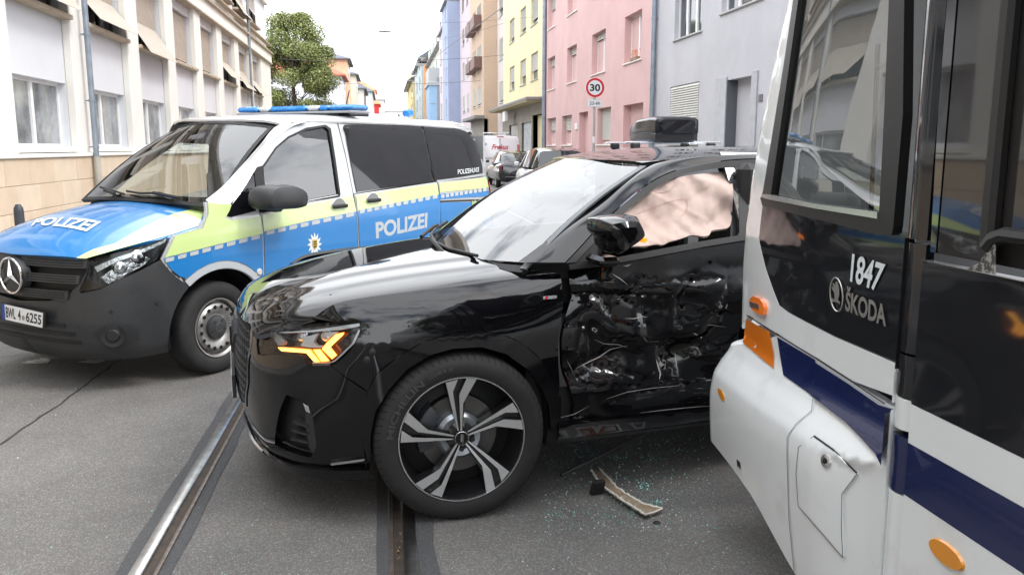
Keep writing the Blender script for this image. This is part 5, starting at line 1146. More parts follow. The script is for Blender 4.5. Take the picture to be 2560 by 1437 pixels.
# dents: smooth height field pressed into the door
R9 = np.random.default_rng(21)
CRS = [(1.50, .95, 1.62, .74, .03, .014), (1.62, .74, 1.80, .70, .03, -.016), (1.72, .93, 1.76, .72, .035, .018), (1.95, .95, 1.88, .70, .03, .016), (2.02, .94, 2.16, .72, .03, -.014), (1.42, .60, 1.75, .52, .025, .016), (1.75, .52, 2.1, .60, .03, -.014), (1.55, .42, 2.0, .47, .02, .012), (1.40, .82, 1.55, .70, .03, -.012), (1.85, .62, 1.95, .44, .025, .016), (1.55, .68, 1.45, .50, .02, -.012), (2.0, .80, 2.3, .77, .02, .014)]
VS = np.stack([1.3+1.2*R9.random(26), .33+.72*R9.random(26)], 1); VH = .4+R9.random(26); VF = np.stack([1.38+.5*R9.random(90), .42+.22*R9.random(90)], 1)
dents = [(1.62, .86, .10, .07, .045), (1.80, .80, .07, .12, .05), (1.98, .84, .09, .09, .05), (2.14, .74, .08, .10, .04), (1.55, .62, .12, .06, .04), (1.72, .60, .06, .05, .03), (1.95, .62, .10, .05, .035), (2.1, .50, .10, .06, .03), (1.48, .72, .06, .09, .03), (1.7, .96, .12, .03, .014), (2.0, .97, .1, .03, .016)]
for k in range(0): dents.append((1.42+.8*R9.random(), .5+.45*R9.random(), .03+.05*R9.random(), .025+.04*R9.random(), (R9.random()-.35)*.016))
def dent(x, z):
    d = 0
    if 1.25 < x < 2.6 and .3 < z < 1.06:
        for cx, cz, rx, rz, h in dents:
            u = ((x-cx)/rx); v = ((z-cz)/rz); c = .5*u*v*(1 if (cx*37) % 1 > .5 else -1); q = u*u+v*v+c
            if q < 9: d += h*(math.exp(-q*.8) if h > .02 else max(0, 1-abs(u)*.7-abs(v)*.7)*1.3)
        # crushed shelf along the middle of the door
        d += .035*max(0, 1-abs((z-.66-.03*math.sin(x*9))/.16))*min(1, max(0, (x-1.42)/.2))
        m_ = .12+.9*math.exp(-((z-.53-.05*(x-1.4))/.09)**2)+.8*math.exp(-((z-.9)/.07)**2)+.35*math.exp(-((x-1.47)/.08)**2)
        q = (VS-[x, z])*[1, 1.5]; w_ = np.sqrt((q*q).sum(1)); i0 = int(w_.argmin()); d += 1.9*m_*min(w_[i0], .2)**2*VH[i0]
        for (x0, z0, x1, z1, w, h) in CRS:
            ax, az = x1-x0, z1-z0; t = ((x-x0)*ax+(z-z0)*az)/(ax*ax+az*az); tt = min(max(t, 0), 1); ds_ = math.hypot(x-x0-ax*tt, z-z0-az*tt)
            if ds_ < 4*w: d += h*math.exp(-ds_/w)*(1-.6*abs(2*tt-1))
        mf = math.exp(-((z-.52-.12*(x-1.5))/.055)**2)*math.exp(-((x-1.58)/.2)**2)
        if mf > .02: d += 4.5*mf*min(float(((VF-[x, z])**2).sum(1).min()), .0025)
    return d
def _Ad(s, z): p = _A0(s, z); n = SA0.N(s, z); return p-n*dent(p[0], z)
SD = Surf(AU, _Ad, (7.5, 13), (.12, 1.2), .45, 1.0, flip=SA0.flip, res=60)
def AP(name, poly, m, par=A_, sf=None, **k): return panel(name, sf or SA, poly, m, par, **k)
y1 = lambda *p: [(540+x/2.113, 560+y/2.113) for x, y in p]       # zoomed photo region -> photo pixels
y2 = lambda *p: [(1000+x/2.695, 340+y/2.695) for x, y in p]
y3 = lambda *p: [(620+x/7.984, 760+y/7.984) for x, y in p]
y4 = lambda *p: [(560+x/3.264, 760+y/3.264) for x, y in p]
y5 = lambda *p: [(1440+x/5.565, 500+y/5.565) for x, y in p]
ai = lambda u, v: SA.inv(u, v)
# dark inner volumes; the lowest is added to deepen shade under the car
MB().box(.5, 4.3, -.58, .58, .2, .32).box(.12, .5, -.56, .56, .3, .72).box(.4, 1.3, -.58, .58, .3, .93).box(1.3, 2.6, -.80, .80, .26, .5).box(2.5, 4.3, -.6, .6, .26, .98).box(1.2, 1.33, -.80, .80, .3, .95).build('inner_body', M_BLK, A_)
archO = y1((800, 882), (850, 790), (960, 700), (1100, 620), (1250, 577), (1370, 566), (1500, 580), (1620, 632), (1720, 722), (1790, 850), (1800, 900))
archI = y1((812, 1245), (818, 1100), (845, 980), (915, 868), (1010, 762), (1130, 690), (1250, 656), (1400, 648), (1530, 684), (1640, 762), (1715, 860), (1756, 960), (1765, 1080))
lamp = y3((215, 455), (600, 425), (1480, 385), (1900, 325), (2230, 325), (2280, 350), (2275, 450), (2215, 640), (2090, 830), (1900, 990), (1710, 1165), (1560, 1215), (1215, 1215), (1130, 1110), (1045, 1015), (480, 1005), (225, 1010), (190, 800))
fend = [(780, 797), (824, 766), (870, 751), (966, 736), (1060, 725), (1200, 711), (1330, 700), (1402, 694), (1408, 740), (1404, 790), (1396, 850), (1396, 905), (1399, 960), (1396, 985)]+archO[::-1]+[(897, 962), (862, 940), (830, 915), (860, 892), (882, 867), (897, 841), (906, 817), (903, 803), (890, 800), (840, 803)]
fender = AP('front_wing', fend, M_PB, sp=.03, thick=.02, nsub=4, mirror=False)
bmp = [(1, 0)]
gr_edge = y4((232, 187), (217, 420), (196, 560), (186, 640), (168, 770), (150, 882))
bpoly = gr_edge[::-1]+y3((150, 450), (190, 800), (225, 1012), (480, 1008), (1045, 1018), (1130, 1112), (1215, 1218), (1560, 1218), (1655, 1240))+[(862, 942), (895, 965)]+y1((795, 885), (812, 1000), (800, 1100), (793, 1250))+[(912, 1152), (860, 1160), (780, 1164), ('a', 3.6, .262), ('a', 3.0, .262), ('a', 2.4, .27), ('a', 1.9, .30), ('a', 1.88, .40)]
hol = y1((372, 900), (475, 935), (505, 995), (520, 1090), (528, 1180), (500, 1232), (400, 1205), (310, 1165), (322, 1050), (345, 960))
bumper = AP('bumper', bpoly, M_PB, sp=.03, thick=.03, nsub=3, holes=[hol], cr=True)
AP('intake_back', y1((360, 890), (485, 930), (515, 990), (540, 1190), (500, 1245), (390, 1215), (300, 1170), (312, 1040)), M_BLK, off=-.05, thick=0, sp=.06)
for k in range(3): AP('intake_slat', y1((400-k*6, 1045+k*46), (475, 1075+k*42), (478, 1083+k*42), (398-k*6, 1054+k*46)), M_PLAST, off=-.01, thick=.04, sp=.05, cr=False)
AP('intake_blade', y1((462, 1000), (500, 990), (528, 1100), (528, 1180), (500, 1232), (478, 1180), (462, 1080)), M_PLAST, off=-.02, thick=.03, sp=.04)
AP('chrome_clip', y1((462, 940), (492, 960), (500, 995), (478, 985)), M_CHR, off=.006, thick=.006, sp=.04, cr=False)
panel('bumper_centre', SA, [(-2.4, .27), (0, .27), (2.4, .27), (1.92, .30), (1.9, .395), (0, .385), (-1.9, .395), (-1.92, .30)], M_GLB, A_, ab=True, off=.0, thick=.03, sp=.06, cr=False)
panel('front_splitter', SA, [(s, .248) for s in np.linspace(-3, 5.35, 24)]+[(s, .2+.0*s) for s in np.linspace(5.35, -3, 24)], M_GLB, A_, ab=True, off=.018, thick=.04, sp=.05, cr=False)
panel('splitter_edge', SA, [(s, .262+.0*s) for s in np.linspace(-2, 2.6, 16)]+[(s, .256) for s in np.linspace(2.6, -2, 16)], M_CHR, A_, ab=True, off=.022, thick=.01, sp=.05, cr=False)
AP('splitter_edge', [(828, 1153), (905, 1143), (912, 1142), (912, 1146), (905, 1148), (830, 1158)], M_CHR, off=.012, thick=.01, sp=.04, cr=False)
AP('wheel_arch_trim', archO+[(1402, 990), (1399, 1050)]+archI[::-1][0:0]+y1((1765, 1080), (1756, 960), (1715, 860), (1640, 762), (1530, 684), (1400, 648), (1250, 656), (1130, 690), (1010, 762), (915, 868), (845, 980), (818, 1100), (812, 1245))+[(915, 1150)]+y1((797, 1100), (803, 1000)), M_GLB, off=.008, thick=.03, sp=.03, nsub=4, cr=False)
# black frame left of lamp
AP('lamp_surround', y3((60, 400), (200, 440), (180, 800), (205, 1005), (40, 1010))+[(626, 860)], M_PB, off=.003, sp=.04, cr=False)
# --- bonnet
def hoodz(x, y):
    zc = sinterp(x, [0, .03, .08, .15, .3, .5, .75, 1.05, 1.3, 1.45], [.76, .80, .85, .885, .935, .975, 1.012, 1.045, 1.062, 1.07]); a = abs(y)
    ye = hood_edge(x); q = min(a/ye, 1.15)
    z = zc-.045*q**2.4-.018*q**8
    d = (ye-a); z -= .040*math.exp(-max(d, -.02)/.022)
    z += .010*(1/(1+math.exp((a-(.30+.16*min(x, 1.1)))/.012)))*min(1, x*2)      # sharp power-dome crease
    z += .006*(1/(1+math.exp((a-(.46+.16*min(x, 1.1)))/.010)))*min(1, x*2)
    return z
def hood_edge(x): return interp(x, [0, .05, .09, .2, .38, .6, .8, 1.0, 1.35], [.45, .55, .60, .665, .72, .78, .805, .82, .83])
AH = Surf(AU, lambda x, y: np.array([x, y, hoodz(x, y)]), (.0, 1.42), (-.86, .86), 1, 1, res=60)
if AH.N(.5, 0)[2] < 0: AH = Surf(AU, AH.P, AH.a, AH.b, 1, 1, flip=True, res=60)
hp = [(.03, 0), (.035, -.2), (.05, -.38), (.075, -.5), (.092, -.595), (.2, -.66), (.29, -.69), (.38, -.715), (.48, -.748), (.6, -.775), (.8, -.80), (1.0, -.815), (1.18, -.822), (1.345, -.825), (1.36, -.80), (1.26, -.73), (1.14, -.55), (1.05, -.3), (1.02, 0)]
bon = panel('bonnet', AH, hp+[(x, -y) for x, y in hp[::-1][1:-1]], M_PB, A_, ab=True, sp=.022, thick=.02, nsub=4)
# --- windscreen and scuttle
def wsP(t, q):
    yb, yt = .80, .60; y = q*(yb+(yt-yb)*t); xb = .99+.24*abs(q)**2.2; xt = 1.74+.13*abs(q)**2.2; zb = 1.035+.01*q*q; zt = 1.487-.035*q*q
    return np.array([xb+(xt-xb)*t-.012*math.sin(math.pi*t), y, zb+(zt-zb)*t+.028*math.sin(math.pi*t)])
AW = Surf(AU, wsP, (-.05, 1.02), (-1, 1), .85, .7, res=40)
if AW.N(.5, 0)[2] < 0: AW = Surf(AU, wsP, (-.05, 1.02), (-1, 1), .85, .7, flip=True, res=40)
M_WS = glass('windscreen_glass', (.20, .23, .24), 3.0)
aws = panel('windscreen', AW, [(.02, -.94), (.0, -.5), (.0, 0), (.0, .5), (.02, .94), (.5, .945), (.985, .94), (.99, .5), (.99, 0), (.99, -.5), (.985, -.94), (.5, -.945)], M_WS, A_, ab=True, cr=False, sp=.04, thick=.004)
for s_ in (-1, 1):
    panel('screen_trim', AW, [(-.03, s_*.95), (.5, s_*.952), (1.0, s_*.945), (1.0, s_*.985), (.5, s_*.985), (-.03, s_*.985)], mat('trim_grey', (.10, .11, .12), .35), A_, ab=True, off=.004, cr=False, sp=.06, thick=.01)
panel('scuttle', AW, [(-.05, -.97), (-.05, 0), (-.05, .97), (.0, .96), (-.01, 0), (.0, -.96)], M_BLK, A_, ab=True, off=-.004, cr=False, sp=.06, thick=.06)
def wp(t, q_, o): return np.asarray(AW.P(t, q_))+AW.N(t, q_)*o
MB().tube([wp(.012, -.62, .016), wp(.02, -.3, .018), wp(.03, 0, .018), wp(.05, .4, .016), wp(.06, .7, .014)], .008, 8).tube([wp(-.03, -.35, .02), wp(.01, -.1, .035), wp(.03, .1, .03)], .011, 6).build('wiper', M_BLK, A_, True)
MB().tube([wp(.01, .75, .018), wp(.06, .86, .018), wp(.10, .92, .018)], .008, 8).tube([wp(-.02, .55, .03), wp(.03, .78, .035), wp(.05, .85, .03)], .011, 6).build('wiper', M_BLK, A_, True)
# --- roof
def roofz(x, y):
    zc = sinterp(x, [1.68, 1.8, 2.0, 2.3, 2.7, 3.1, 3.5, 3.9, 4.2, 4.4], [1.466, 1.497, 1.524, 1.545, 1.552, 1.545, 1.50, 1.40, 1.26, 1.14]); q = min(abs(y)/.62, 1.2); return zc-.022*q*q-.03*q**6
AR = Surf(AU, lambda x, y: np.array([x, y, roofz(x, y)]), (1.68, 4.4), (-.66, .66), 1, 1, res=30)
if AR.N(2.5, 0)[2] < 0: AR = Surf(AU, AR.P, AR.a, AR.b, 1, 1, flip=True, res=30)
panel('roof', AR, [(1.735, 0), (1.77, -.35), (1.86, -.565), (2.2, -.59), (3.0, -.60), (3.9, -.57), (4.35, -.5), (4.4, 0), (4.35, .5), (3.9, .57), (3.0, .60), (2.2, .59), (1.86, .565), (1.77, .35)], M_PB, A_, ab=True, sp=.06, thick=.015)
loft('cant_rail', AU, [[(1296, 654, -.76), (1350, 614, -.735), (1420, 560, -.70), (1500, 500, -.65), (1560, 455, -.61), (1606, 419, -.575), (1660, 402, -.57), (1760, 388, -.58), (1890, 384, -.59), (1990, 386, -.59)],
                       [(1345, 656, -.82), (1390, 622, -.80), (1450, 560, -.76), (1520, 505, -.71), (1580, 452, -.665), (1632, 420, -.63), (1690, 401, -.615), (1780, 389, -.615), (1890, 387, -.62), (1990, 390, -.62)],
                       [(1412, 656, -.865), (1445, 622, -.845), (1500, 562, -.80), (1558, 508, -.75), (1618, 460, -.71), (1670, 432, -.675), (1725, 416, -.65), (1800, 402, -.64), (1890, 396, -.64), (1990, 400, -.64)]], M_PB, A_, nu=8, nv=6, mirror=True)
loft('window_frame', AU, [[(1414, 658, -.866), (1447, 624, -.848), (1502, 564, -.803), (1560, 510, -.753), (1620, 462, -.713), (1672, 434, -.678), (1727, 418, -.653), (1802, 404, -.643), (1890, 398, -.643)],
                           [(1440, 655, -.872), (1468, 625, -.855), (1520, 572, -.81), (1575, 520, -.765), (1632, 475, -.722), (1680, 448, -.69), (1730, 432, -.665), (1802, 420, -.655), (1890, 414, -.655)]], M_BLK, A_, nu=6, nv=2, mirror=True)
# B pillar, seals, window surround
GS = Surf(AU, lambda x, z: np.array([x, -(.868-.235*(max(z-1.03, 0)/.45)**1.2), z]), (1.2, 4.2), (1.0, 1.5), 1, 1, res=50)
if GS.N(2, 1.2)[1] > 0: GS = Surf(AU, GS.P, GS.a, GS.b, 1, 1, flip=True, res=50)
AP('b_pillar', [(1828, 406), (1868, 402), (1874, 500), (1876, 592), (1838, 600), (1848, 580), (1846, 450), (1840, 428)], M_BLK, sf=GS, cr=False, sp=.08, off=.002)
AP('inner_frame', [(1812, 404), (1852, 403), (1856, 604), (1834, 604), (1838, 470), (1828, 432)], M_BLK, sf=GS, cr=False, sp=.08, off=-.03, thick=.04)
AP('glass_remains', [(1866, 404), (1869, 404), (1876, 588), (1873, 590)], mat('teal_glass_edge', (.08, .30, .24), .2, noise=(80, (.3, .5, .45))), sf=GS, cr=False, sp=.05, off=.006, thick=.004)
AP('rear_door_window', [('a', 2.25, 1.13), ('a', 3.2, 1.2), ('a', 3.2, 1.50), ('a', 2.25, 1.52)], mat('crazed_glass', (.015, .017, .02), .08, coat=1, bump=(55, .7, .02)), sf=GS, cr=False, sp=.08, off=.0)
AP('quarter_trim', [(1418, 656), (1440, 640), (1476, 602), (1505, 568), (1512, 600), (1500, 650), (1440, 662)], M_BLK, sf=GS, cr=False, sp=.05, off=.002)
AP('belt_seal', [(1420, 662), (1510, 650), (1640, 625), (1760, 603), (1870, 586), (1872, 600), (1760, 618), (1640, 641), (1500, 666), (1424, 674)], M_BLK, sf=GS, cr=False, sp=.06, off=.008)
# --- airbag
def bagP(x, z):
    b = np.asarray(GS.P(x, z)); w = .010*math.sin(9*x+14*z+2*math.sin(5*z))+.006*math.sin(26*z-9*x+2*math.sin(8*x))+.004*math.sin(30*x+41*z)+.009*abs(math.sin(11*x-22*z))+.012*math.sin(5*x+17*z)
    tri = lambda t: abs((t % 1)*2-1); w += .022*tri(2.2*x+3.1*z+.35*math.sin(9*z))**1.5+.012*tri(5.1*x-3.3*z+.4*math.sin(7*x))**2+.006*tri(11*x+9*z+.5*math.sin(17*z)); e = .04*math.exp(-((z-1.12)/.05)**2)
    return b+np.array([0, .045-w*1.3-e, 0])
BG = Surf(AU, bagP, (1.2, 2.7), (1.0, 1.5), 1, 1, flip=GS.flip, res=40)
bag = AP('airbag', y5((290, 500), (350, 400), (520, 230), (700, 110), (860, -20), (1000, -120), (1200, -230), (1500, -330), (1900, -380), (2060, -390), (2160, -340), (2185, -150), (2180, 60), (2160, 300), (2100, 390), (1900, 420), (1855, 480), (1770, 505), (1600, 490), (1460, 540), (1310, 575), (1210, 622), (1120, 618), (940, 640), (700, 650), (420, 690)), mat('airbag_cloth', (.49, .375, .335), .85, noise=(3, (.45, .34, .30)), bump=(300, .15)), sf=BG, sp=.018, thick=.01, nsub=4)
for pts in (y5((1530, -10), (1550, 80), (1520, 170), (1450, 235)), y2((1700, 375), (1760, 385), (1820, 365), (1850, 330)), y5((845, 200), (1000, 130), (1250, 40), (1500, -20))):
    V = []
    for i in range(24):
        P_ = np.array([crs(np.array(pts), 3*i/23)]); c = BG.inv(*P_[0]); V.append(np.asarray(BG.P(*c))+BG.N(*c)*.003)
    MB().tube(V, .0009, 5).build('stitching', mat('red_thread', (.48, .24, .22), .8), bag)
# --- doors and sill
doorp = [(1420, 676), (1500, 668), (1640, 643), (1760, 620), (1874, 602), (1878, 650), (1874, 760), (1862, 900), (1850, 1006), (1700, 1022), (1560, 1036), (1430, 1048), (1436, 1010), (1424, 965), (1406, 915), (1404, 850), (1414, 790), (1430, 740), (1424, 705)]
drr = panel('driver_door', SD, doorp, M_PBD, A_, sp=.0135, thick=.025, nsub=3, cr=False)
panel('rear_door', SA, [(10.1, .33), (12.2, .33), (12.2, 1.14), (10.1, 1.12)], M_PBD, A_, ab=True, sp=.1, cr=False)
panel('rear_wing', SA, [(12.22, .33), (14, .33), (17, .3), (17, 1.0), (14, 1.08), (12.22, 1.14)], M_PB, A_, ab=True, sp=.12, cr=False, mirror=True)
panel('far_side', SA, [(8.0, .33), (12.2, .33), (12.2, 1.12), (8.6, 1.05), (8.4, .98), (7.8, .9)], M_PB, A_, ab=True, sp=.15, cr=False)
ob = bpy.data.objects['far_side']
for v in ob.data.vertices: v.co.y = -v.co.y
ob.data.flip_normals(); ob.data.normals_split_custom_set_from_vertices([(0, 0, 0)]*len(ob.data.vertices))
AP('sill', [(1398, 1056), (1560, 1042), (1700, 1028), (1850, 1012), (1852, 1040), (1700, 1060), (1560, 1078), (1396, 1098)], M_PBD, sf=SA, off=.0, sp=.04, cr=False)
AP('underbody_side', [(1396, 1098), (1560, 1078), (1700, 1060), (1850, 1040), (1852, 1052), (1700, 1074), (1560, 1092), (1396, 1112)], M_BLK, sf=SA, off=-.02, sp=.06, cr=False)
# far wing and bumper so the nose is whole
for nm, po in (('front_wing', fend), ('bumper', bpoly)):
    src = [o for o in COL.objects if o.parent == A_ and o.name.split('.')[0] == nm][0]; me = src.data.copy(); o = bpy.data.objects.new(nm, me); COL.objects.link(o); o.parent = A_
    for v in me.vertices: v.co.y = -v.co.y
    me.flip_normals(); me.normals_split_custom_set_from_vertices([(0, 0, 0)]*len(me.vertices))
# scratches: torn paint edges, real slivers of bared metal
M_SCR = mat('bare_scratch', (.40, .40, .39), .5)
def scratch(pts, w, sf=SD, name='scratch'):
    P = [np.array(p, float) for p in pts]; V = []; n = len(P)
    for sgn in (1, -1):
        for i, p in enumerate(P):
            d = P[min(i+1, n-1)]-P[max(i-1, 0)]; d /= np.linalg.norm(d)+1e-9; k = w*(1-abs(2*i/(n-1)-1)**2)*.5+.15; c = sf.inv(*(p+np.array([-d[1], d[0]])*k*sgn)); V.append(np.asarray(sf.P(*c))+sf.N(*c)*.004)
    return mk(name, V, [(i, i+1, n+i+1, n+i) for i in range(n-1)], M_SCR, drr)
yz = lambda *p: [(1350+x/2.567, 560+y/2.567) for x, y in p]
for pts, w in ((yz((540, 605), (600, 607), (650, 592), (690, 598)), 1.6), (yz((230, 925), (300, 890), (380, 850), (450, 800), (560, 775)), 2.2), (yz((170, 870), (190, 910), (215, 950)), 1.2), (yz((740, 865), (755, 910), (770, 960), (762, 1000)), 4.0), (yz((865, 815), (870, 870), (880, 930)), 2.5), (yz((340, 735), (410, 765), (500, 770), (560, 790)), 1.6),
                (yz((1000, 985), (1060, 990)), 1.4), (yz((110, 1245), (220, 1215), (310, 1165)), 1.2), (yz((460, 320), (510, 350), (560, 388)), 1.5), (yz((530, 272), (560, 268), (582, 258)), 4), (yz((990, 650), (1100, 645), (1190, 660)), 1.3), (yz((700, 752), (760, 752)), 1.2), (yz((420, 1120), (560, 1075), (720, 1050), (900, 1035)), .9), (yz((640, 1210), (800, 1190), (1000, 1170), (1130, 1162)), .9)):
    scratch(pts, w)
# --- lamp
M_LH = mat('lamp_black', (.010, .010, .011), .15, coat=.5)
lb_ = AP('headlamp_housing', lamp, M_LH, off=-.065, thick=0, sp=.05, cr=False)
AP('lamp_step', y3((220, 600), (300, 590), (500, 860), (1200, 900), (1450, 890), (1400, 1160), (1210, 1200), (1050, 1010), (480, 990), (380, 800)), mat('lamp_dark_grey', (.03, .03, .03), .3), lb_, off=-.045, thick=.02, sp=.05, cr=False)
M_REF = mat('lamp_reflector', (.80, .82, .86), .28, .35, bump=(40, .2))
for po in (y3((990, 812), (1130, 640), (1350, 582), (1265, 760), (1335, 838), (1450, 845), (1435, 885), (1240, 880), (1010, 850)), y3((372, 600), (480, 592), (622, 745), (608, 808), (505, 820)), y3((1500, 560), (1780, 545), (1600, 660), (1520, 640)), y3((330, 545), (1200, 515), (2215, 370), (2215, 430), (1800, 510), (1150, 548), (340, 562)), y3((1230, 1190), (1600, 1190), (1700, 1140), (2060, 800), (2200, 500), (2225, 520), (2110, 800), (1720, 1165), (1580, 1212), (1240, 1210))):
    AP('reflector', po, M_REF, lb_, off=-.022, thick=.02, sp=.03, cr=False)
for u, v in y3((960, 640), (1490, 640)):
    c = ai(u, v); p = np.asarray(SA.P(*c)); n = SA.N(*c); b = MB().lathe([(0, .0), (.012, -.001), (.020, -.006), (.024, -.016)], (0, 0, 0), 'x', 20).build('projector_lens', mat('lens_bright', (.7, .72, .75), .03, .6, coat=1), lb_, True); b.rotation_euler = Vector(tuple(n)).to_track_quat('X', 'Z').to_euler(); b.location = tuple(p-n*.03)
M_AMB = mat('amber_light', (.9, .35, .05), .3, emit=((1, .44, .07), 3.6)); M_AMB2 = mat('amber_glow_edge', (.8, .2, .02), .3, emit=((1, .22, .01), 1.2))
for po in (((530, 870), (590, 866), (1190, 925), (1390, 1165), (1285, 1165), (1120, 985), (600, 938)), ((1270, 925), (1400, 925), (1580, 1145), (1440, 1162)), ((1450, 905), (1545, 790), (1720, 610), (1885, 570), (1868, 620), (1612, 870), (1738, 1030), (1655, 1105))):
    c0 = np.mean(po, 0); big = [tuple(c0+(np.array(p)-c0)*1.04+np.sign(np.array(p)-c0)*9) for p in po]
    gl_ = AP('indicator_edge', y3(*big), M_AMB2, lb_, off=-.0205, thick=.01, sp=.03, cr=False); AP('indicator_bar', y3(*po), M_AMB, gl_, off=-.017, thick=.006, sp=.03, cr=False)
AP('lamp_lens', lamp, glass('lamp_glass', (.88, .9, .9), 1.5), lb_, off=-.003, thick=0, sp=.04, cr=False)
AP('badge', [(1358, 741), (1392, 738.5), (1392, 746.5), (1358, 749)], M_ALU, fender, off=.004, thick=.004, cr=False, sp=.1); AP('badge_red', [(1363, 741.5), (1371, 740.5), (1368, 748), (1360, 748.8)], mat('badge_red', (.5, .01, .02), .3), fender, off=.006, thick=.002, cr=False, sp=.1)
for u, v in y1((827, 676), (797, 716)):
    c = ai(u, v); p = np.asarray(SA.P(*c)); n = SA.N(*c)
    for k in range(1): b = MB().lathe([(0, .003), (.009, .002), (.014, 0)], (0, 0, 0), 'x', 16).build('parking_sensor', M_BLK, bumper, True); b.rotation_euler = Vector(tuple(n)).to_track_quat('X', 'Z').to_euler(); b.location = tuple(p)
# --- grille
gp_ = [(.0, .40), (1.3, .405), (1.9, .44), (2.32, .56), (2.45, .74), (2.3, .79), (1.2, .80), (0, .80), (-1.2, .80), (-2.3, .79), (-2.45, .74), (-2.32, .56), (-1.9, .44), (-1.3, .405)]
gb = panel('grille_back', SA, gp_, M_BLK, A_, ab=True, off=-.05, thick=0, sp=.06, cr=False)
hx = MB(); gpa = np.array(gp_)
dz = .040; ds = .20
for i in range(13):
    for j in range(-14, 15):
        z = .395+i*dz*.87; s = j*ds+(ds/2 if i % 2 else 0)
        if not inside((s, z), gpa*[.99, 1]): continue
        V = []
        for rr, off in ((1.12, -.012), (.98, .002), (.80, -.002), (.66, -.03)):
            for k in range(6):
                a = math.pi/6+k*math.pi/3; ss = s+rr*math.cos(a)*ds*.52; zz = z+rr*math.sin(a)*dz*.52; V.append(np.asarray(SA.P(ss, zz))+SA.N(ss, zz)*off)
        hx.add(V, [(r*6+k, r*6+(k+1) % 6, (r+1)*6+(k+1) % 6, (r+1)*6+k) for r in range(3) for k in range(6)])
tag(hx.build('grille_mesh', mat('grille_satin', (.03, .031, .033), .32), gb, False), kind='stuff')
panel('grille_frame', SA, [(0, .80), (1.2, .80), (2.3, .79), (2.45, .74), (2.32, .56), (1.9, .44), (1.3, .405), (0, .40), (0, .385), (1.35, .39), (1.97, .425), (2.42, .555), (2.56, .745), (2.36, .805), (1.2, .815), (0, .815)], M_PB, A_, ab=True, off=.004, thick=.03, cr=False, sp=.05)
panel('grille_frame', SA, [(0, .80), (-1.2, .80), (-2.3, .79), (-2.45, .74), (-2.32, .56), (-1.9, .44), (-1.3, .405), (0, .40), (0, .385), (-1.35, .39), (-1.97, .425), (-2.42, .555), (-2.56, .745), (-2.36, .805), (-1.2, .815), (0, .815)], M_PB, A_, ab=True, off=.004, thick=.03, cr=False, sp=.05)
panel('sensor_cover', SA, [(-.55, .60), (.55, .60), (.85, .70), (.7, .765), (-.7, .765), (-.85, .70)], mat('radar_cover', (.07, .075, .085), .35), gb, ab=True, off=.012, thick=.03, sp=.05, cr=False)
for k in range(4):
    cy = (-.105+.07*k); MB().tube([(-.008, cy+.047*math.cos(a), .685+.047*math.sin(a)) for a in np.linspace(0, 6.283, 33)[:-1]], .0045, 6, True).build('emblem_ring', M_GLB, gb, True)
np_ = MB().box(-.012, .004, -.265, .265, .425, .535, .003).build('plate_frame', M_BLK, A_); MB().box(-.0145, -.013, -.26, .26, .43, .53).build('number_plate', mat('plate_white', (.8, .8, .8), .5), np_)
# --- mirror
mo = puff('door_mirror', AU, y5((330, 290), (400, 255), (560, 225), (700, 215), (840, 225), (900, 300), (955, 430), (950, 500), (900, 560), (760, 660), (640, 740), (540, 760), (460, 700), (430, 560), (380, 520), (330, 440)), [-1.19, -1.175, -1.12, -1.03, -.97], [.42, .72, .98, 1.0, .88], M_PB, A_, sharp=32)
puff('mirror_indicator', AU, y5((890, 540), (935, 515), (940, 560), (905, 585)), [-1.14, -1.11, -1.0], [1, 1, 1], M_AMB2, mo)
MB().box(1.44, 1.53, -1.04, -.87, 1.06, 1.10, .015).build('mirror_foot', M_GLB, mo, True)
# --- cabin
MB().box(1.15, 1.55, -.72, .72, .8, 1.03, .06).build('dashboard', mat('dash_black', (.015, .015, .016), .8), A_)
for y in (-.38, .38):
    st_ = MB().box(2.0, 2.5, y-.25, y+.25, .6, .78, .06).box(2.4, 2.56, y-.25, y+.25, .75, 1.25, .06).build('seat', mat('seat_leather', (.02, .02, .022), .5), A_); MB().box(2.45, 2.54, y-.13, y+.13, 1.27, 1.43, .04).build('headrest', mat('seat_leather', (.02, .02, .022), .5), st_)
MB().tube([(1.62+.06*math.cos(a), -.38+.18*math.sin(a), 1.0+.17*math.cos(a)) for a in np.linspace(0, 6.28, 24)[:-1]], .016, 6, True).build('steering_wheel', M_BLK, A_, True)
MB().box(2.29, 2.38, -.76, -.66, .9, 1.47, .03).build('pillar_trim', M_BLK, A_); MB().box(2.22, 2.36, .66, .80, .9, 1.47, .03).build('pillar_trim', M_BLK, A_); MB().box(2.3, 2.9, -.62, -.56, 1.15, 1.44, .02).build('rear_curtain_airbag', mat('bag_dark', (.10, .08, .075), .9), A_)
MB().box(4.0, 4.1, -.6, .6, .5, 1.1).build('rear_wall', M_BLK, A_)
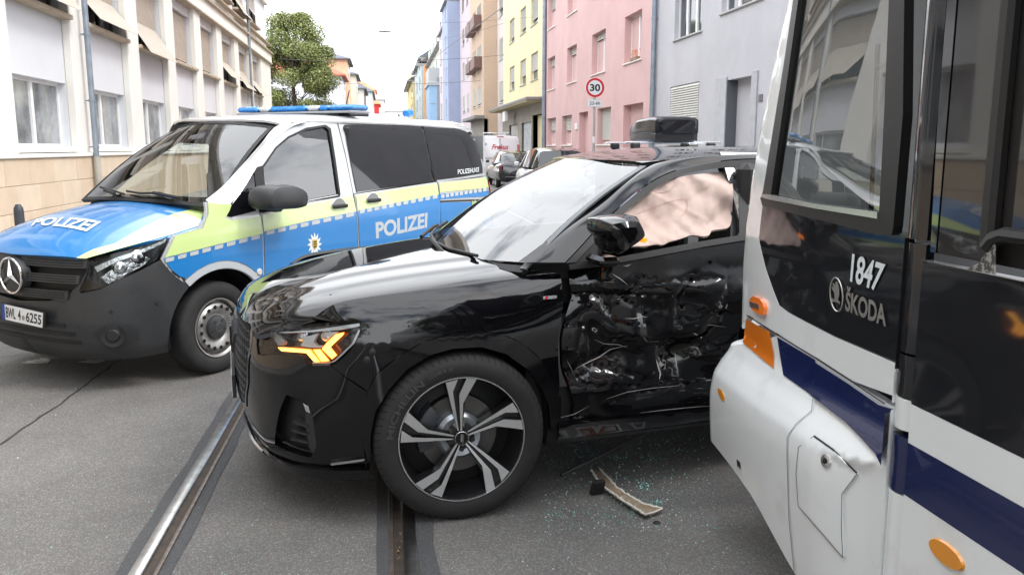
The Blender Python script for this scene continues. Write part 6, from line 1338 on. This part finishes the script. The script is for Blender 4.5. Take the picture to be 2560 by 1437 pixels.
# --- wheel
def alloy(parent, x, y, steer=0):
    R = .362; w = empty('wheel'); w.parent = parent; w.location = (x, y, R-.008); w.rotation_euler = (0, 0, steer); s = -1; k = 1
    MB().lathe([(.262, .02), (.268, -.002), (.274, -.006), (.285, -.010), (.315, -.012), (.338, -.002), (.352, .014), (.3605, .035), (R, .06), (R, .20), (.35, .23), (.30, .25), (.26, .25)], (0, 0, 0), 'y', 96).build('tyre', M_RUB, w, True, 50)
    g = MB()
    for i in range(72):
        a = 2*math.pi*i/72
        P_ = []
        for t, (rr, yy) in enumerate(((.3375, -.0022), (.3518, .0135), (.3606, .034), (.3625, .06))):
            aa = a+t*.018; P_.append(np.array([rr*1.0025*math.cos(aa), yy-.0012, rr*1.0025*math.sin(aa)]))
        for p, q_ in zip(P_, P_[1:]):
            tt = np.array([-math.sin(a), 0, math.cos(a)])*.0028; g.add([p-tt, p+tt, q_+tt, q_-tt], [(0, 1, 2, 3)])
    for yy in (.09, .13, .17): 
        V = [((R+.001)*math.cos(a), yy+d, (R+.001)*math.sin(a)) for a in np.linspace(0, 2*math.pi, 73)[:-1] for d in (-.004, .004)]; g.add(V, [(2*i, 2*((i+1) % 72), 2*((i+1) % 72)+1, 2*i+1) for i in range(72)])
    tag(g.build('tread_groove', mat('groove_black', (.004, .004, .004), .9), w), kind='stuff')
    # raised maker and size lettering on the sidewall
    M_ST = mat('sidewall_lettering', (.045, .045, .047), .55)
    def arc_text(txt, a0, a1, r0, r1):
        V, F = glyphs(txt, .03); out = []
        for xx, yy, _ in V:
            a = math.radians(a0+(a1-a0)*xx); r = r0+(r1-r0)*yy; out.append((r*math.cos(a), -.0118-.0022, r*math.sin(a)))
        mk('sidewall_lettering', out, F, M_ST, w)
    arc_text('MICHELIN', 174, 122, .288, .316); arc_text('255/40 R 20', 117, 97, .300, .316)
    rim = MB().lathe([(.268, -.002), (.2665, -.007), (.262, -.007), (.2605, .0)], (0, 0, 0), 'y', 96).build('rim_edge', M_ALU, w, True, 30)
    MB().lathe([(.261, -.002), (.256, .02), (.245, .06), (.238, .14), (.238, .2)], (0, 0, 0), 'y', 72).build('rim_barrel', mat('rim_black', (.014, .014, .015), .25, coat=.4), w, True)
    disc = MB().lathe([(.06, .085), (.165, .085), (.168, .09), (.168, .10)], (0, 0, 0), 'y', 64).build('brake_disc', mat('disc_steel', (.14, .135, .13), .4, .9), w, True, 30)
    MB().lathe([(0, .06), (.05, .06), (.062, .07), (.07, .085)], (0, 0, 0), 'y', 40).build('disc_hub', M_BLK, disc, True)
    MB().lathe([(.115, .055), (.15, .05), (.178, .06), (.185, .09), (.185, .11)], (0, 0, 0), 'y', 14, (2.3, 3.5)).build('brake_caliper', mat('caliper_grey', (.045, .05, .058), .4), w, True)
    MB().lathe([(.06, .045), (.085, .04), (.10, .055), (.10, .085)], (0, 0, 0), 'y', 30).build('hub_ring', mat('hub_silver', (.4, .43, .47), .3, .8), w, True)
    MB().lathe([(.17, .12), (.255, .15)], (0, 0, 0), 'y', 40).lathe([(0, .16), (.26, .16)], (0, 0, 0), 'y', 40).build('dust_shield', M_BLK, w)
    bl = [(-.056, .13), (-.13, .50), (-.21, .935), (-.02, .965), (-.104, .775), (-.094, .66), (-.034, .12)], [(-.006, .12), (-.010, .71), (.118, .965), (.272, .935), (.09, .64), (.046, .56), (.020, .12)]
    Rr = .268; M_BR = mat('spoke_black', (.012, .012, .013), .22, coat=.6); M_MS = mat('machined_spoke', (.74, .75, .76), .33, .85, noise=(3, (.66, .67, .68)))
    for k_ in range(5):
        th = math.pi/2+.045-k_*2*math.pi/5; ct, st = math.cos(th), math.sin(th)
        def pt(p, yy, grow=0): X, Y = p; a = np.array([st, -ct]); r = np.array([ct, st]); q_ = (a*X+r*Y)*Rr; return (q_[0], yy, q_[1])
        sp_ = MB()
        for B in bl:
            c = np.mean(B, 0); G = [tuple(np.array(p)+(np.array(p)-c)*np.array([.25, .02])) for p in B]
            depth = lambda p: -.004+.030*(1-min(1, math.hypot(*p)))**1.2
            n = len(B); V = [pt(p, depth(p)+.002) for p in B]+[pt(p, depth(p)+.05) for p in G]
            sp_.add(V, [(i, (i+1) % n, n+(i+1) % n, n+i) for i in range(n)])
        sp_.add([pt((-.05, .1), .032), pt((.03, .1), .032), pt((.15, .97), .02), pt((-.10, .97), .02)], [(0, 1, 2, 3)])
        so_ = sp_.build('spoke', M_BR, w)
        for B in bl:
            V2 = [Vector(p) for p in B]; n = len(B); r_ = delaunay_2d_cdt(V2, [(i, (i+1) % n) for i in range(n)], [], 1, 1e-7)
            mk('machined_face', [pt((v.x, v.y), -.004+.030*(1-min(1, math.hypot(v.x, v.y)))**1.2) for v in r_[0]], [tuple(f) for f in r_[2]], M_MS, so_)
        a5 = th+math.pi/5; MB().cyl((.047*math.cos(a5)*1.1, .024, .047*math.sin(a5)*1.1), (.052*math.cos(a5), .050, .052*math.sin(a5)), .010, n=10).build('wheel_bolt', M_BLK, w, True)
    cap = MB().lathe([(0, .010), (.026, .0105), (.0275, .013), (.0275, .03)], (0, 0, 0), 'y', 36).build('centre_cap', M_GLB, w, True, 30)
    MB().tube([(.0285*math.cos(a), .012, .0285*math.sin(a)) for a in np.linspace(0, 6.283, 37)[:-1]], .0015, 6, True).build('cap_rim', M_ALU, cap, True)
    MB().lathe([(.0, .03), (.045, .031), (.062, .045)], (0, 0, 0), 'y', 30).build('hub_centre', M_BR, w, True)
    for i in range(4): MB().tube([(.0015+.0058*math.cos(a), .0095, -.0125+.0083*i+.0058*math.sin(a)) for a in np.linspace(0, 6.283, 17)[:-1]], .0008, 4, True).build('cap_emblem_ring', M_ALU, cap, True)
    return w
alloy(A_, .88, -.925, math.radians(-3))
MB().lathe([(.40, .05), (.41, .34), (.0, .34)], (.88, -.92, .36), 'y', 28, (-.25, 3.4)).build('wheel_arch', M_BLK, A_, True)
for (x, y, sd) in ((3.56, -.91, -1), (.88, .91, 1), (3.56, .91, 1)):
    w_ = empty('wheel'); w_.parent = A_; w_.location = (x, y, .354); MB().lathe([(0, 0), (.25, 0), (.27, sd*-.01), (.33, sd*.005), (.36, sd*-.04), (.36, sd*-.22), (.25, sd*-.24)], (0, 0, 0), 'y', 40).build('tyre', M_RUB, w_, True, 40)
# ================================================================== PARKED VEHICLES BEYOND
def ringbody(name, st, m, parent, power=2.6, n=28, smooth=True):
    """st: (y, half width, z low, z high, cx) closed super-ellipse rings along y"""
    V = []
    for (y, w, z0, z1) in st:
        for i in range(n):
            a = 2*math.pi*i/n; c, s_ = math.cos(a), math.sin(a); V.append((w*math.copysign(abs(c)**(2/power), c), y, (z0+z1)/2+(z1-z0)/2*math.copysign(abs(s_)**(2/power), s_)))
    F = [(i*n+j, i*n+(j+1) % n, (i+1)*n+(j+1) % n, (i+1)*n+j) for i in range(len(st)-1) for j in range(n)]+[tuple(range(n))[::-1], tuple((len(st)-1)*n+j for j in range(n))]
    return mk(name, V, [f[::-1] for f in F], m, parent, True, None, 40)
def pwheel(parent, x, y, r=.31):
    w = empty('wheel'); w.parent = parent; w.location = (x, y, r); s = 1 if x > 0 else -1
    MB().lathe([(.2, s*.0), (.22, s*.01), (.29, s*.0), (r, -s*.03), (r, -s*.18), (.2, -s*.18)], (0, 0, 0), 'x', 32).build('tyre', M_RUB, w, True, 40)
    MB().lathe([(0, -s*.02), (.06, -s*.01), (.19, -s*.015), (.2, s*.002)], (0, 0, 0), 'x', 32).build('rim', mat('steel_rim', (.36, .35, .34), .4, .7), w, True, 40)
def gh(parent, st, paint, gl, pil=()):
    """greenhouse from (y, z belt, half belt, z roof, half roof): glass shell, painted roof skin and pillars"""
    V = []; 
    for (y, zb, wb, zr, wr) in st: V += [(-wb, y, zb), (-wr-.01, y, zr-.04), (-wr*.82, y, zr), (0, y, zr+.012), (wr*.82, y, zr), (wr+.01, y, zr-.04), (wb, y, zb)]
    F = [(i*7+j, (i+1)*7+j, (i+1)*7+j+1, i*7+j+1) for i in range(len(st)-1) for j in range(6)]
    g_ = mk('window_glass', V, F, gl, parent, True, None, 30)
    return g_
M_CARGL = mat('car_glass', (.02, .025, .03), .03, ior=1.6)
def car(label, X, Y, paint, W=1.7, L=4.1, belt=.92, roof=1.42, low=.22, deck=.95, rear='hatch', rz=0, plate_txt=None, lamp=True, group='cars parked along the right kerb', roofm=None):
    c = thing('parked_car', label, 'car', (X, Y, 0), rz, group); w = W/2
    ringbody('body', [(.0, w*.80, low+.15, deck-.06), (.05, w*.93, low+.04, deck), (.35, w*.99, low, deck+.02), (1.0, w, low, belt+.03), (2.4, w, low, belt+.02), (3.2, w*.99, low, belt-.02), (3.8, w*.93, low+.03, belt-.14), (L-.08, w*.82, low+.1, belt-.26), (L, w*.6, low+.2, belt-.34)], paint, c, 5)
    if rear == 'hatch': st = [(.10, deck-.02, w*.84, deck+.02, w*.80), (.45, belt, w*.93, roof-.10, w*.70), (.75, belt, w*.95, roof-.01, w*.72), (1.6, belt, w*.96, roof, w*.74), (2.3, belt, w*.96, roof-.05, w*.72), (3.05, belt, w*.92, belt+.02, w*.80)]
    elif rear == 'saloon': st = [(.55, deck, w*.84, deck+.03, w*.74), (1.15, belt+.02, w*.93, roof-.08, w*.66), (1.5, belt, w*.95, roof, w*.68), (2.1, belt, w*.96, roof, w*.70), (2.5, belt, w*.96, roof-.05, w*.68), (3.15, belt, w*.92, belt+.02, w*.80)]
    else: st = [(.05, deck, w*.9, deck+.03, w*.88), (.2, belt, w*.95, roof-.08, w*.84), (.45, belt, w*.97, roof, w*.86), (2.2, belt, w*.97, roof, w*.86), (2.7, belt, w*.96, roof-.05, w*.82), (3.4, belt, w*.9, belt+.02, w*.84)]
    gl = gh(c, st, paint, M_CARGL)
    rs = [s_ for s_ in st[1:-1]]; V = []
    for (y, zb, wb, zr, wr) in rs: V += [(-wr-.014, y, zr-.045), (-wr*.84, y, zr+.006), (0, y, zr+.022), (wr*.84, y, zr+.006), (wr+.014, y, zr-.045)]
    mk('roof', V, [(i*5+j, (i+1)*5+j, (i+1)*5+j+1, i*5+j+1) for i in range(len(rs)-1) for j in range(4)], roofm or paint, c, True, None, 50)
    for sd in (-1, 1):
        b = MB()
        def pil(y0, y1, zb0, w0, zr, wr, t=.05): b.add([(sd*(w0+.006), y0-t, zb0), (sd*(w0+.006), y0+t, zb0), (sd*(wr+.018), y1+t, zr-.03), (sd*(wr+.018), y1-t, zr-.03)], [(0, 1, 2, 3)])
        pil(st[0][0]+.12, rs[0][0]+.02, st[0][1], st[0][2]-.01, rs[0][3], rs[0][4], .09); pil(rs[1][0]+.6, rs[1][0]+.6, belt, w*.955, rs[1][3], rs[1][4], .04); pil(st[-1][0]-.05, rs[-1][0], belt, w*.92, rs[-1][3], rs[-1][4], .05)
        b.build('pillar', paint, c); MB().box(sd*w*1.0-.02 if sd > 0 else sd*w-.13, sd*w+.13 if sd > 0 else sd*w+.02, 2.75, 2.88, belt+.02, belt+.15, .03).build('door_mirror', paint, c)
        if lamp: MB().box(min(sd*w*.93, sd*w*.70), max(sd*w*.93, sd*w*.70), .0, .14, deck-.30, deck-.08, .03).build('tail_lamp', mat('dark_red_lamp', (.16, .012, .012), .15, coat=1), c)
    MB().box(-.56, .56, -.015, .1, .32, .46, .02).build('rear_bumper', paint, c)
    if plate_txt:
        p = MB().box(-.26+plate_txt[1], .26+plate_txt[1], -.05, -.02, .58, .69).build('number_plate', mat('plate_white', (.8, .8, .8), .5), c); MB().box(-.26+plate_txt[1], -.21+plate_txt[1], -.053, -.05, .58, .69).build('euro_band', mat('euro_blue', (.01, .06, .35), .5), p)
        textbox('lettering', plate_txt[0], (-.19+plate_txt[1], -.054, .6), (1, 0, 0), (0, 0, 1), .42, .075, M_BLK, p)
    for x in (-w+.02, w-.02):
        for y in (.75, L-.85): pwheel(c, x, y)
    return c
PBK = mat('car_black', (.012, .012, .016), .15, coat=1); PWH = mat('car_white', (.72, .74, .76), .25, coat=1); PSB = mat('car_pale_blue', (.42, .50, .66), .22, .2, coat=1); PDR = mat('dark_roof', (.035, .022, .02), .15, coat=1)
def XY(u, v, y): p = WD.at(u, v, y=y); return float(p[0])
car('black saloon parked at the kerb with blue banded number plate', XY(1297, 400, 33.5), 33.5, PBK, W=1.72, L=4.3, rear='saloon', deck=1.0, roof=1.45, belt=.95, plate_txt=('MA BT 6', .28))
car('small rounded white hatchback with dark roof seen over the crashed car bonnet', XY(1408, 400, 24.0), 24.0, PWH, W=1.72, L=3.7, rear='hatch', deck=1.05, roof=1.60, belt=1.02, roofm=PDR)
cb = car('pale blue estate car under the black roof box, hidden behind the crashed car', 4.95, 13.4, PSB, W=1.78, L=4.4, rear='van', deck=1.0, roof=1.60, belt=.98)
# white van far up the street
wv = thing('parked_van', 'white delivery van with red script lettering on its rear doors', 'van', (XY(1250, 380, 41.5), 41.5, 0), 0); 
ringbody('body', [(.0, .86, .45, 2.06), (.06, .96, .36, 2.17), (.5, 1.0, .3, 2.22), (3.6, 1.0, .3, 2.2), (4.3, .97, .3, 1.75), (4.9, .9, .35, 1.1)], PWH, wv, 9)
for s_ in (-1, 1): MB().box(min(s_*.86, s_*.98), max(s_*.86, s_*.98), -.02, .1, .95, 1.75, .02).build('tail_lamp', mat('faded_red_lamp', (.45, .12, .10), .3, coat=1), wv)
textbox('lettering', 'Frekus', (-.42, -.03, 1.52), (1, 0, 0), (0, 0, 1), .84, .24, mat('script_red', (.55, .03, .06), .5), wv, shear=.35); MB().box(-.16, .2, -.01, .03, 2.12, 2.15, .005).build('brake_light', mat('script_red', (.55, .03, .06), .5), wv)
MB().box(-.012, .012, -.008, .0, .5, 2.05).build('door_gap', M_SEAM, wv); MB().box(-.9, .9, -.012, .0, 1.08, 1.10).build('door_gap', M_SEAM, wv)
MB().lathe([(0, 0), (.05, 0), (.06, .01)], (-.72, -.03, 1.78), 'y', 18).build('round_badge', mat('badge_blue', (.25, .32, .5), .4), wv, True)
for x in (-.9, .9): pwheel(wv, x, .9, .34); pwheel(wv, x, 4.0, .34)
fan = MB().lathe([(0, .16), (.35, .14), (.4, .1), (.0, .1)], (-.35, 1.0, 2.2), 'z', 20).box(.1, .6, .9, 1.1, 2.3, 2.36, .02).cyl((-.35, 1, 2.2), (-.35, 1, 2.32), .12).cyl((.35, 1, 2.2), (.35, 1, 2.31), .1).build('roof_vent', mat('vent_grey', (.5, .52, .52), .5), wv)
# roof bars on the pale blue car, and the box on them
for y in (.75, 2.05):
    MB().box(-.86, .86, y-.035, y+.035, 1.685, 1.715, .012).build('roof_bar', M_ALU, cb)
    for s_ in (-1, 1): MB().box(min(s_*.60, s_*.76), max(s_*.60, s_*.76), y-.06, y+.06, 1.58, 1.70, .03).build('bar_foot', M_BLK, cb)
rbx = thing('roof_box', 'black glossy roof box strapped on bars above the pale blue car', 'roof box', (4.95, 13.95, 1.72)); 
def boxshell(name, st, m): return ringbody(name, st, m, rbx, 6, 32)
boxshell('lid', [(.0, .33, .13, .36), (.05, .385, .09, .40), (.35, .40, .08, .43), (1.1, .395, .08, .42), (1.5, .36, .08, .36), (1.85, .30, .08, .26), (1.95, .2, .10, .18)], mat('box_gloss', (.008, .008, .012), .16, ior=1.4))
boxshell('tray', [(.02, .30, .0, .2), (.08, .37, -.01, .2), (.4, .392, -.01, .2), (1.2, .385, -.01, .2), (1.7, .33, .01, .2), (1.93, .22, .06, .15)], mat('box_satin', (.012, .012, .016), .3))
MB().box(-.404, .404, .15, 1.3, .142, .150).build('seam', M_GR if 'M_GR' in globals() else M_ALU, rbx)
# ================================================================== SIGN
sy = 26.0; sx_ = float(WD.at(1486.5, 220, y=sy)[0]); sg_ = thing('speed_limit_sign', 'round red ringed 30 speed limit sign above a 22-6h plate on a grey post', 'sign', (sx_, sy, 0))
sz = float(WD.at(1486.5, 220, y=sy)[2]); pz = float(WD.at(1486.5, 259, y=sy)[2])
MB().cyl((0, 0, 0), (0, 0, sz+.2), .038, n=14).build('post', mat('galvanised', (.42, .45, .46), .45, .6), sg_, True)
def disc(name, r0, r1, y, m, p): 
    n = 48; V = [((r0 if k < n else r1)*math.cos(2*math.pi*k/n), y, sz+(r0 if k < n else r1)*math.sin(2*math.pi*k/n)) for k in range(2*n)]
    F = [(i, (i+1) % n, n+(i+1) % n, n+i) for i in range(n)] if r1 else [tuple(range(n))]
    return mk(name, V[:n] if not r1 else V, F, m, p)
dk = MB().lathe([(0, -.06), (.297, -.06), (.30, -.055), (.30, -.048), (0, -.048)], (0, 0, sz), 'y', 48).build('sign_disc', mat('sign_white', (.72, .74, .76), .4), sg_, True, 30)
disc('red_ring', .292, .222, -.0615, mat('sign_red', (.55, .012, .02), .4), dk)
textbox('lettering', '30', (-.165, -.0625, sz-.11), (1, 0, 0), (0, 0, 1), .33, .22, M_BLK, dk, bold=.035)
pt_ = MB().box(-.21, .21, -.06, -.048, pz-.12, pz+.12, .01).build('time_plate', mat('sign_white', (.72, .74, .76), .4), sg_); textbox('lettering', '22-6h', (-.165, -.0615, pz-.045), (1, 0, 0), (0, 0, 1), .33, .1, M_BLK, pt_, bold=.015)
for a in ((-.20, .195, .108, .112), (-.20, .195, -.112, -.108)): MB().box(a[0], a[1]+.005, -.0615, -.0605, pz+a[2], pz+a[3]).build('plate_border', M_BLK, pt_)
MB().cyl((0, 0, 1.75), (0, 0, 1.95), .0395, n=14).build('sticker', mat('plate_white', (.8, .8, .8), .5), sg_, True)
# ================================================================== BOLLARD
bo = thing('bollard', 'dark bollard with a thin ring at the left edge before the sandstone wall', 'bollard', (-4.68, 11.68, 0)); MB().lathe([(0, .9), (.03, .895), (.055, .85), (.06, .8), (.065, .1), (.08, .05), (.08, 0)], (0, 0, 0), 'z', 24).build('post', mat('bollard_grey', (.045, .05, .06), .45), bo, True); MB().lathe([(.0605, .55), (.067, .55), (.067, .575), (.0605, .575)], (0, 0, 0), 'z', 24).build('ring', M_ALU, bo, True)
# ================================================================== WIRES AND HANGING LAMP
def wire(label, pts, r=.009, cat='overhead wire'):
    c = sum((Vector(p) for p in pts), Vector())/len(pts); t = thing('overhead_wire', label, cat, tuple(c), group='overhead tram and span wires'); MB().tube([Vector(p)-c for p in pts], r, 5).build('cable', mat('wire_dark', (.10, .10, .11), .5), t, True)
def sag(a, b, d, n=10): return [tuple(np.array(a)*(1-t)+np.array(b)*t+np.array([0, 0, -d*4*t*(1-t)])) for t in np.linspace(0, 1, n)]
pW = lambda u, v, y: tuple(WD.at(u, v, y=y))
wire('long contact wire running up the right side against the blue house', [pW(1255, 20, 22), pW(1146, 100, 40), pW(1055, 167, 95)], .012)
wire('second contact wire ending lower against the orange house', [pW(1084, 100, 48), pW(1066, 130, 70), pW(1052, 162, 110)], .014)
wire('upper thin span wire crossing to the beige brown house', sag(pW(1262, 138, 50), pW(700, 148, 52), .25), .011)
wire('lower thin span wire crossing in front of the blue house', sag(pW(1250, 199, 62), pW(740, 205, 64), .25), .013)
wire('short wire slanting from the yellow house', [pW(1262, 58, 45), pW(1190, 80, 52), pW(1100, 100, 62)], .010)
lp = pW(962, 79, 46); la = thing('hanging_street_lamp', 'small pale street lamp hung over the middle of the road', 'street lamp', lp); MB().lathe([(0, .06), (.15, .05), (.33, .0), (.34, -.03), (0, -.05)], (0, 0, 0), 'z', 24).build('lamp_shade', mat('lamp_grey', (.5, .5, .5), .5), la, True); MB().cyl((0, 0, .05), (0, 0, .35), .02).build('hanger', M_BLK, la)
wire('thin span wire that carries the hanging street lamp', sag((lp[0]-6, 46, lp[2]+.5), (lp[0]+8, 46, lp[2]+.9), .3), .006)
# ================================================================== DEBRIS ON THE ROAD
y6 = lambda *p: [(1380+x/4.489, 1020+y/4.489) for x, y in p]
G0 = lambda u, v, z=0: np.array(WD.at(u, v, z=z))
def strip_debris(name, label, left, right, zs, m, m2, cat, edge=True):
    """bent torn channel: two pixel edges on the road, lifted by zs, with thickness and frayed rim"""
    L = [G0(*p, z=.012+z) for p, z in zip(y6(*left), zs)]; Rr = [G0(*p, z=.012+z*.8) for p, z in zip(y6(*right), zs)]; o = (L[0]+Rr[0])/2; o[2] = 0
    t = thing(name, label, cat, tuple(o)); n = 30; A = []; B = []
    for i in range(n): A.append(crs(np.array(L), (len(L)-1)*i/(n-1))-o+rng.normal(size=3)*.0012); B.append(crs(np.array(Rr), (len(Rr)-1)*i/(n-1))-o+rng.normal(size=3)*.0012)
    V = []
    for a, b in zip(A, B): m_ = (a+b)/2+[0, 0, -.006]; V += [a+[0, 0, .006], m_, b+[0, 0, .006], b-[0, 0, .004], m_-[0, 0, .006], a-[0, 0, .004]]
    F = [(i*6+j, i*6+(j+1) % 6, (i+1)*6+(j+1) % 6, (i+1)*6+j) for i in range(n-1) for j in range(6)]+[(0, 5, 4, 3, 2, 1), tuple((n-1)*6+j for j in range(6))]
    mk('strip', V, F, m, t, True, None, 30)
    if edge:
        fz = MB()
        for E_ in (A, B):
            fz.tube([e+[0, 0, .006] for e in E_], [.0035+.003*rng.random() for _ in E_], 6)
            for k in range(160):
                e = E_[rng.integers(n)]+[0, 0, .006]; d = rng.normal(size=3)*.009; s_ = rng.normal(size=3)*.0012; fz.add([e-s_, e+s_, e+d], [(0, 1, 2)])
        fz.tube([V[i*6] for i in range(0)] or [A[-1]+[0, 0, .004], (A[-1]+B[-1])/2, B[-1]+[0, 0, .004]], .004, 6)
        tag(fz.build('frayed_edge', m2, t, False), kind='stuff')
    return t
strip_debris('trim_fragment', 'bent brown trim piece with white frayed fibre edges on the road', [(445, 705), (500, 800), (610, 905), (730, 1000), (880, 1100), (1040, 1195)], [(540, 700), (640, 800), (720, 890), (860, 985), (1040, 1085), (1235, 1130)], [.01, .015, .02, .02, .015, .012], mat('trim_brown', (.20, .145, .09), .65, noise=(20, (.32, .26, .19))), mat('fibre_white', (.62, .60, .54), .85), 'debris')
t_ = thing('foam_fragment', 'torn black block standing against the brown trim piece', 'debris', tuple(G0(*y6((500, 960))[0]))); 
fb_ = MB().box(-.035, .03, -.012, .012, .0, .075, .005).build('foam', mat('foam_black', (.010, .010, .011), .9, bump=(120, .8)), t_); fb_.rotation_euler = (.25, .05, .25)
for v in fb_.data.vertices: v.co += Vector(rng.normal(size=3)*.003)
a_, b_ = G0(*y6((100, 775))[0]), G0(*y6((1110, 310))[0]); c_ = G0(*y6((1650, 55))[0], z=.06)
t_ = thing('trim_strip', 'long narrow black trim strip lying aslant under the crashed door', 'debris', tuple(a_)); MB().tube([np.zeros(3)+[0, 0, .012], (b_-a_)*.5+[0, 0, .02], b_-a_+[0, 0, .03]], [.010, .012, .009], 8).tube([b_-a_+[0, 0, .03], c_-a_], [.005, .002], 6).build('strip', mat('strip_black', (.03, .03, .033), .35), t_, True)
t_ = thing('rubber_ring', 'small black ring lying below the tip of the brown trim piece', 'debris', tuple(G0(*y6((1178, 1290))[0]))); MB().tube([(.013*math.cos(a), .013*math.sin(a), .004) for a in np.linspace(0, 6.283, 17)[:-1]], .003, 6, True).build('ring', M_BLK, t_, True)
# glass crumbs: many, nobody would count them
V = [[], [], []]; F = [[], [], []]
def crumb(x, y, s, k, z=0):
    b = len(V[k]); M = rng.normal(size=(4, 3)); M /= np.linalg.norm(M, axis=1)[:, None]; c = np.array([x, y, s*.5+z])
    for m_ in M: p = c+m_*s; p[2] = max(p[2], z+.0005); V[k].append(p)
    F[k] += [(b, b+1, b+2), (b, b+2, b+3), (b, b+3, b+1), (b+1, b+3, b+2)]
def scatter(n, u0, u1, v0, v1, smin, smax, cl=0):
    for _ in range(n):
        p = G0(u0+(u1-u0)*rng.random(), v0+(v1-v0)*rng.random()); crumb(p[0], p[1], smin+(smax-smin)*rng.random()**3, (0, 0, 0, 1, 2)[rng.integers(5)])
scatter(1900, 1360, 1790, 1080, 1330, .0022, .0062); scatter(1100, 1200, 1990, 1180, 1437, .0016, .005); scatter(800, 560, 1150, 1120, 1437, .0016, .0045); scatter(800, 0, 620, 930, 1437, .002, .005); scatter(500, 1380, 1800, 1080, 1200, .002, .006)
for _ in range(18):
    c = G0(1380+320*rng.random(), 1110+190*rng.random())
    for k in range(30): crumb(c[0]+rng.normal()*.025, c[1]+rng.normal()*.025, .0022+.0036*rng.random(), 0)
GM = [mat('glass_crumb_teal', (.16, .50, .42), .1, ior=1.6, coat=1), mat('glass_crumb_clear', (.50, .60, .58), .06, coat=1), mat('white_chip', (.66, .66, .64), .6)]
VV = []; FF = []; MI = []
for k in range(3): b = len(VV); VV += V[k]; FF += [tuple(i+b for i in f) for f in F[k]]; MI += [k]*len(F[k])
o = mk('glass_debris', VV, FF, GM); o.data.polygons.foreach_set('material_index', MI); tag(o, 'scattered crumbs of broken teal window glass across the road', 'debris', kind='stuff')
V = [[], [], []]; F = [[], [], []]
for (u, v) in y6((215, 912), (140, 1060), (25, 1115), (195, 1160), (450, 1118), (785, 1080), (935, 1230), (718, 1218)): p = G0(u, v); crumb(p[0], p[1], .006, 2)
for _ in range(14): p = G0(992+12*rng.random(), 1330+90*rng.random()); crumb(p[0], p[1], .006+.006*rng.random(), 1, .006)
o = mk('litter_chips', V[2]+V[1], F[2]+[tuple(i+len(V[2]) for i in f) for f in F[1]], [mat('white_chip', (.66, .66, .64), .6), mat('dry_leaf', (.25, .17, .10), .8)]); o.data.polygons.foreach_set('material_index', [0]*len(F[2])+[1]*len(F[1])); tag(o, 'white paint chips and dry leaf bits on the road', 'debris', kind='stuff')
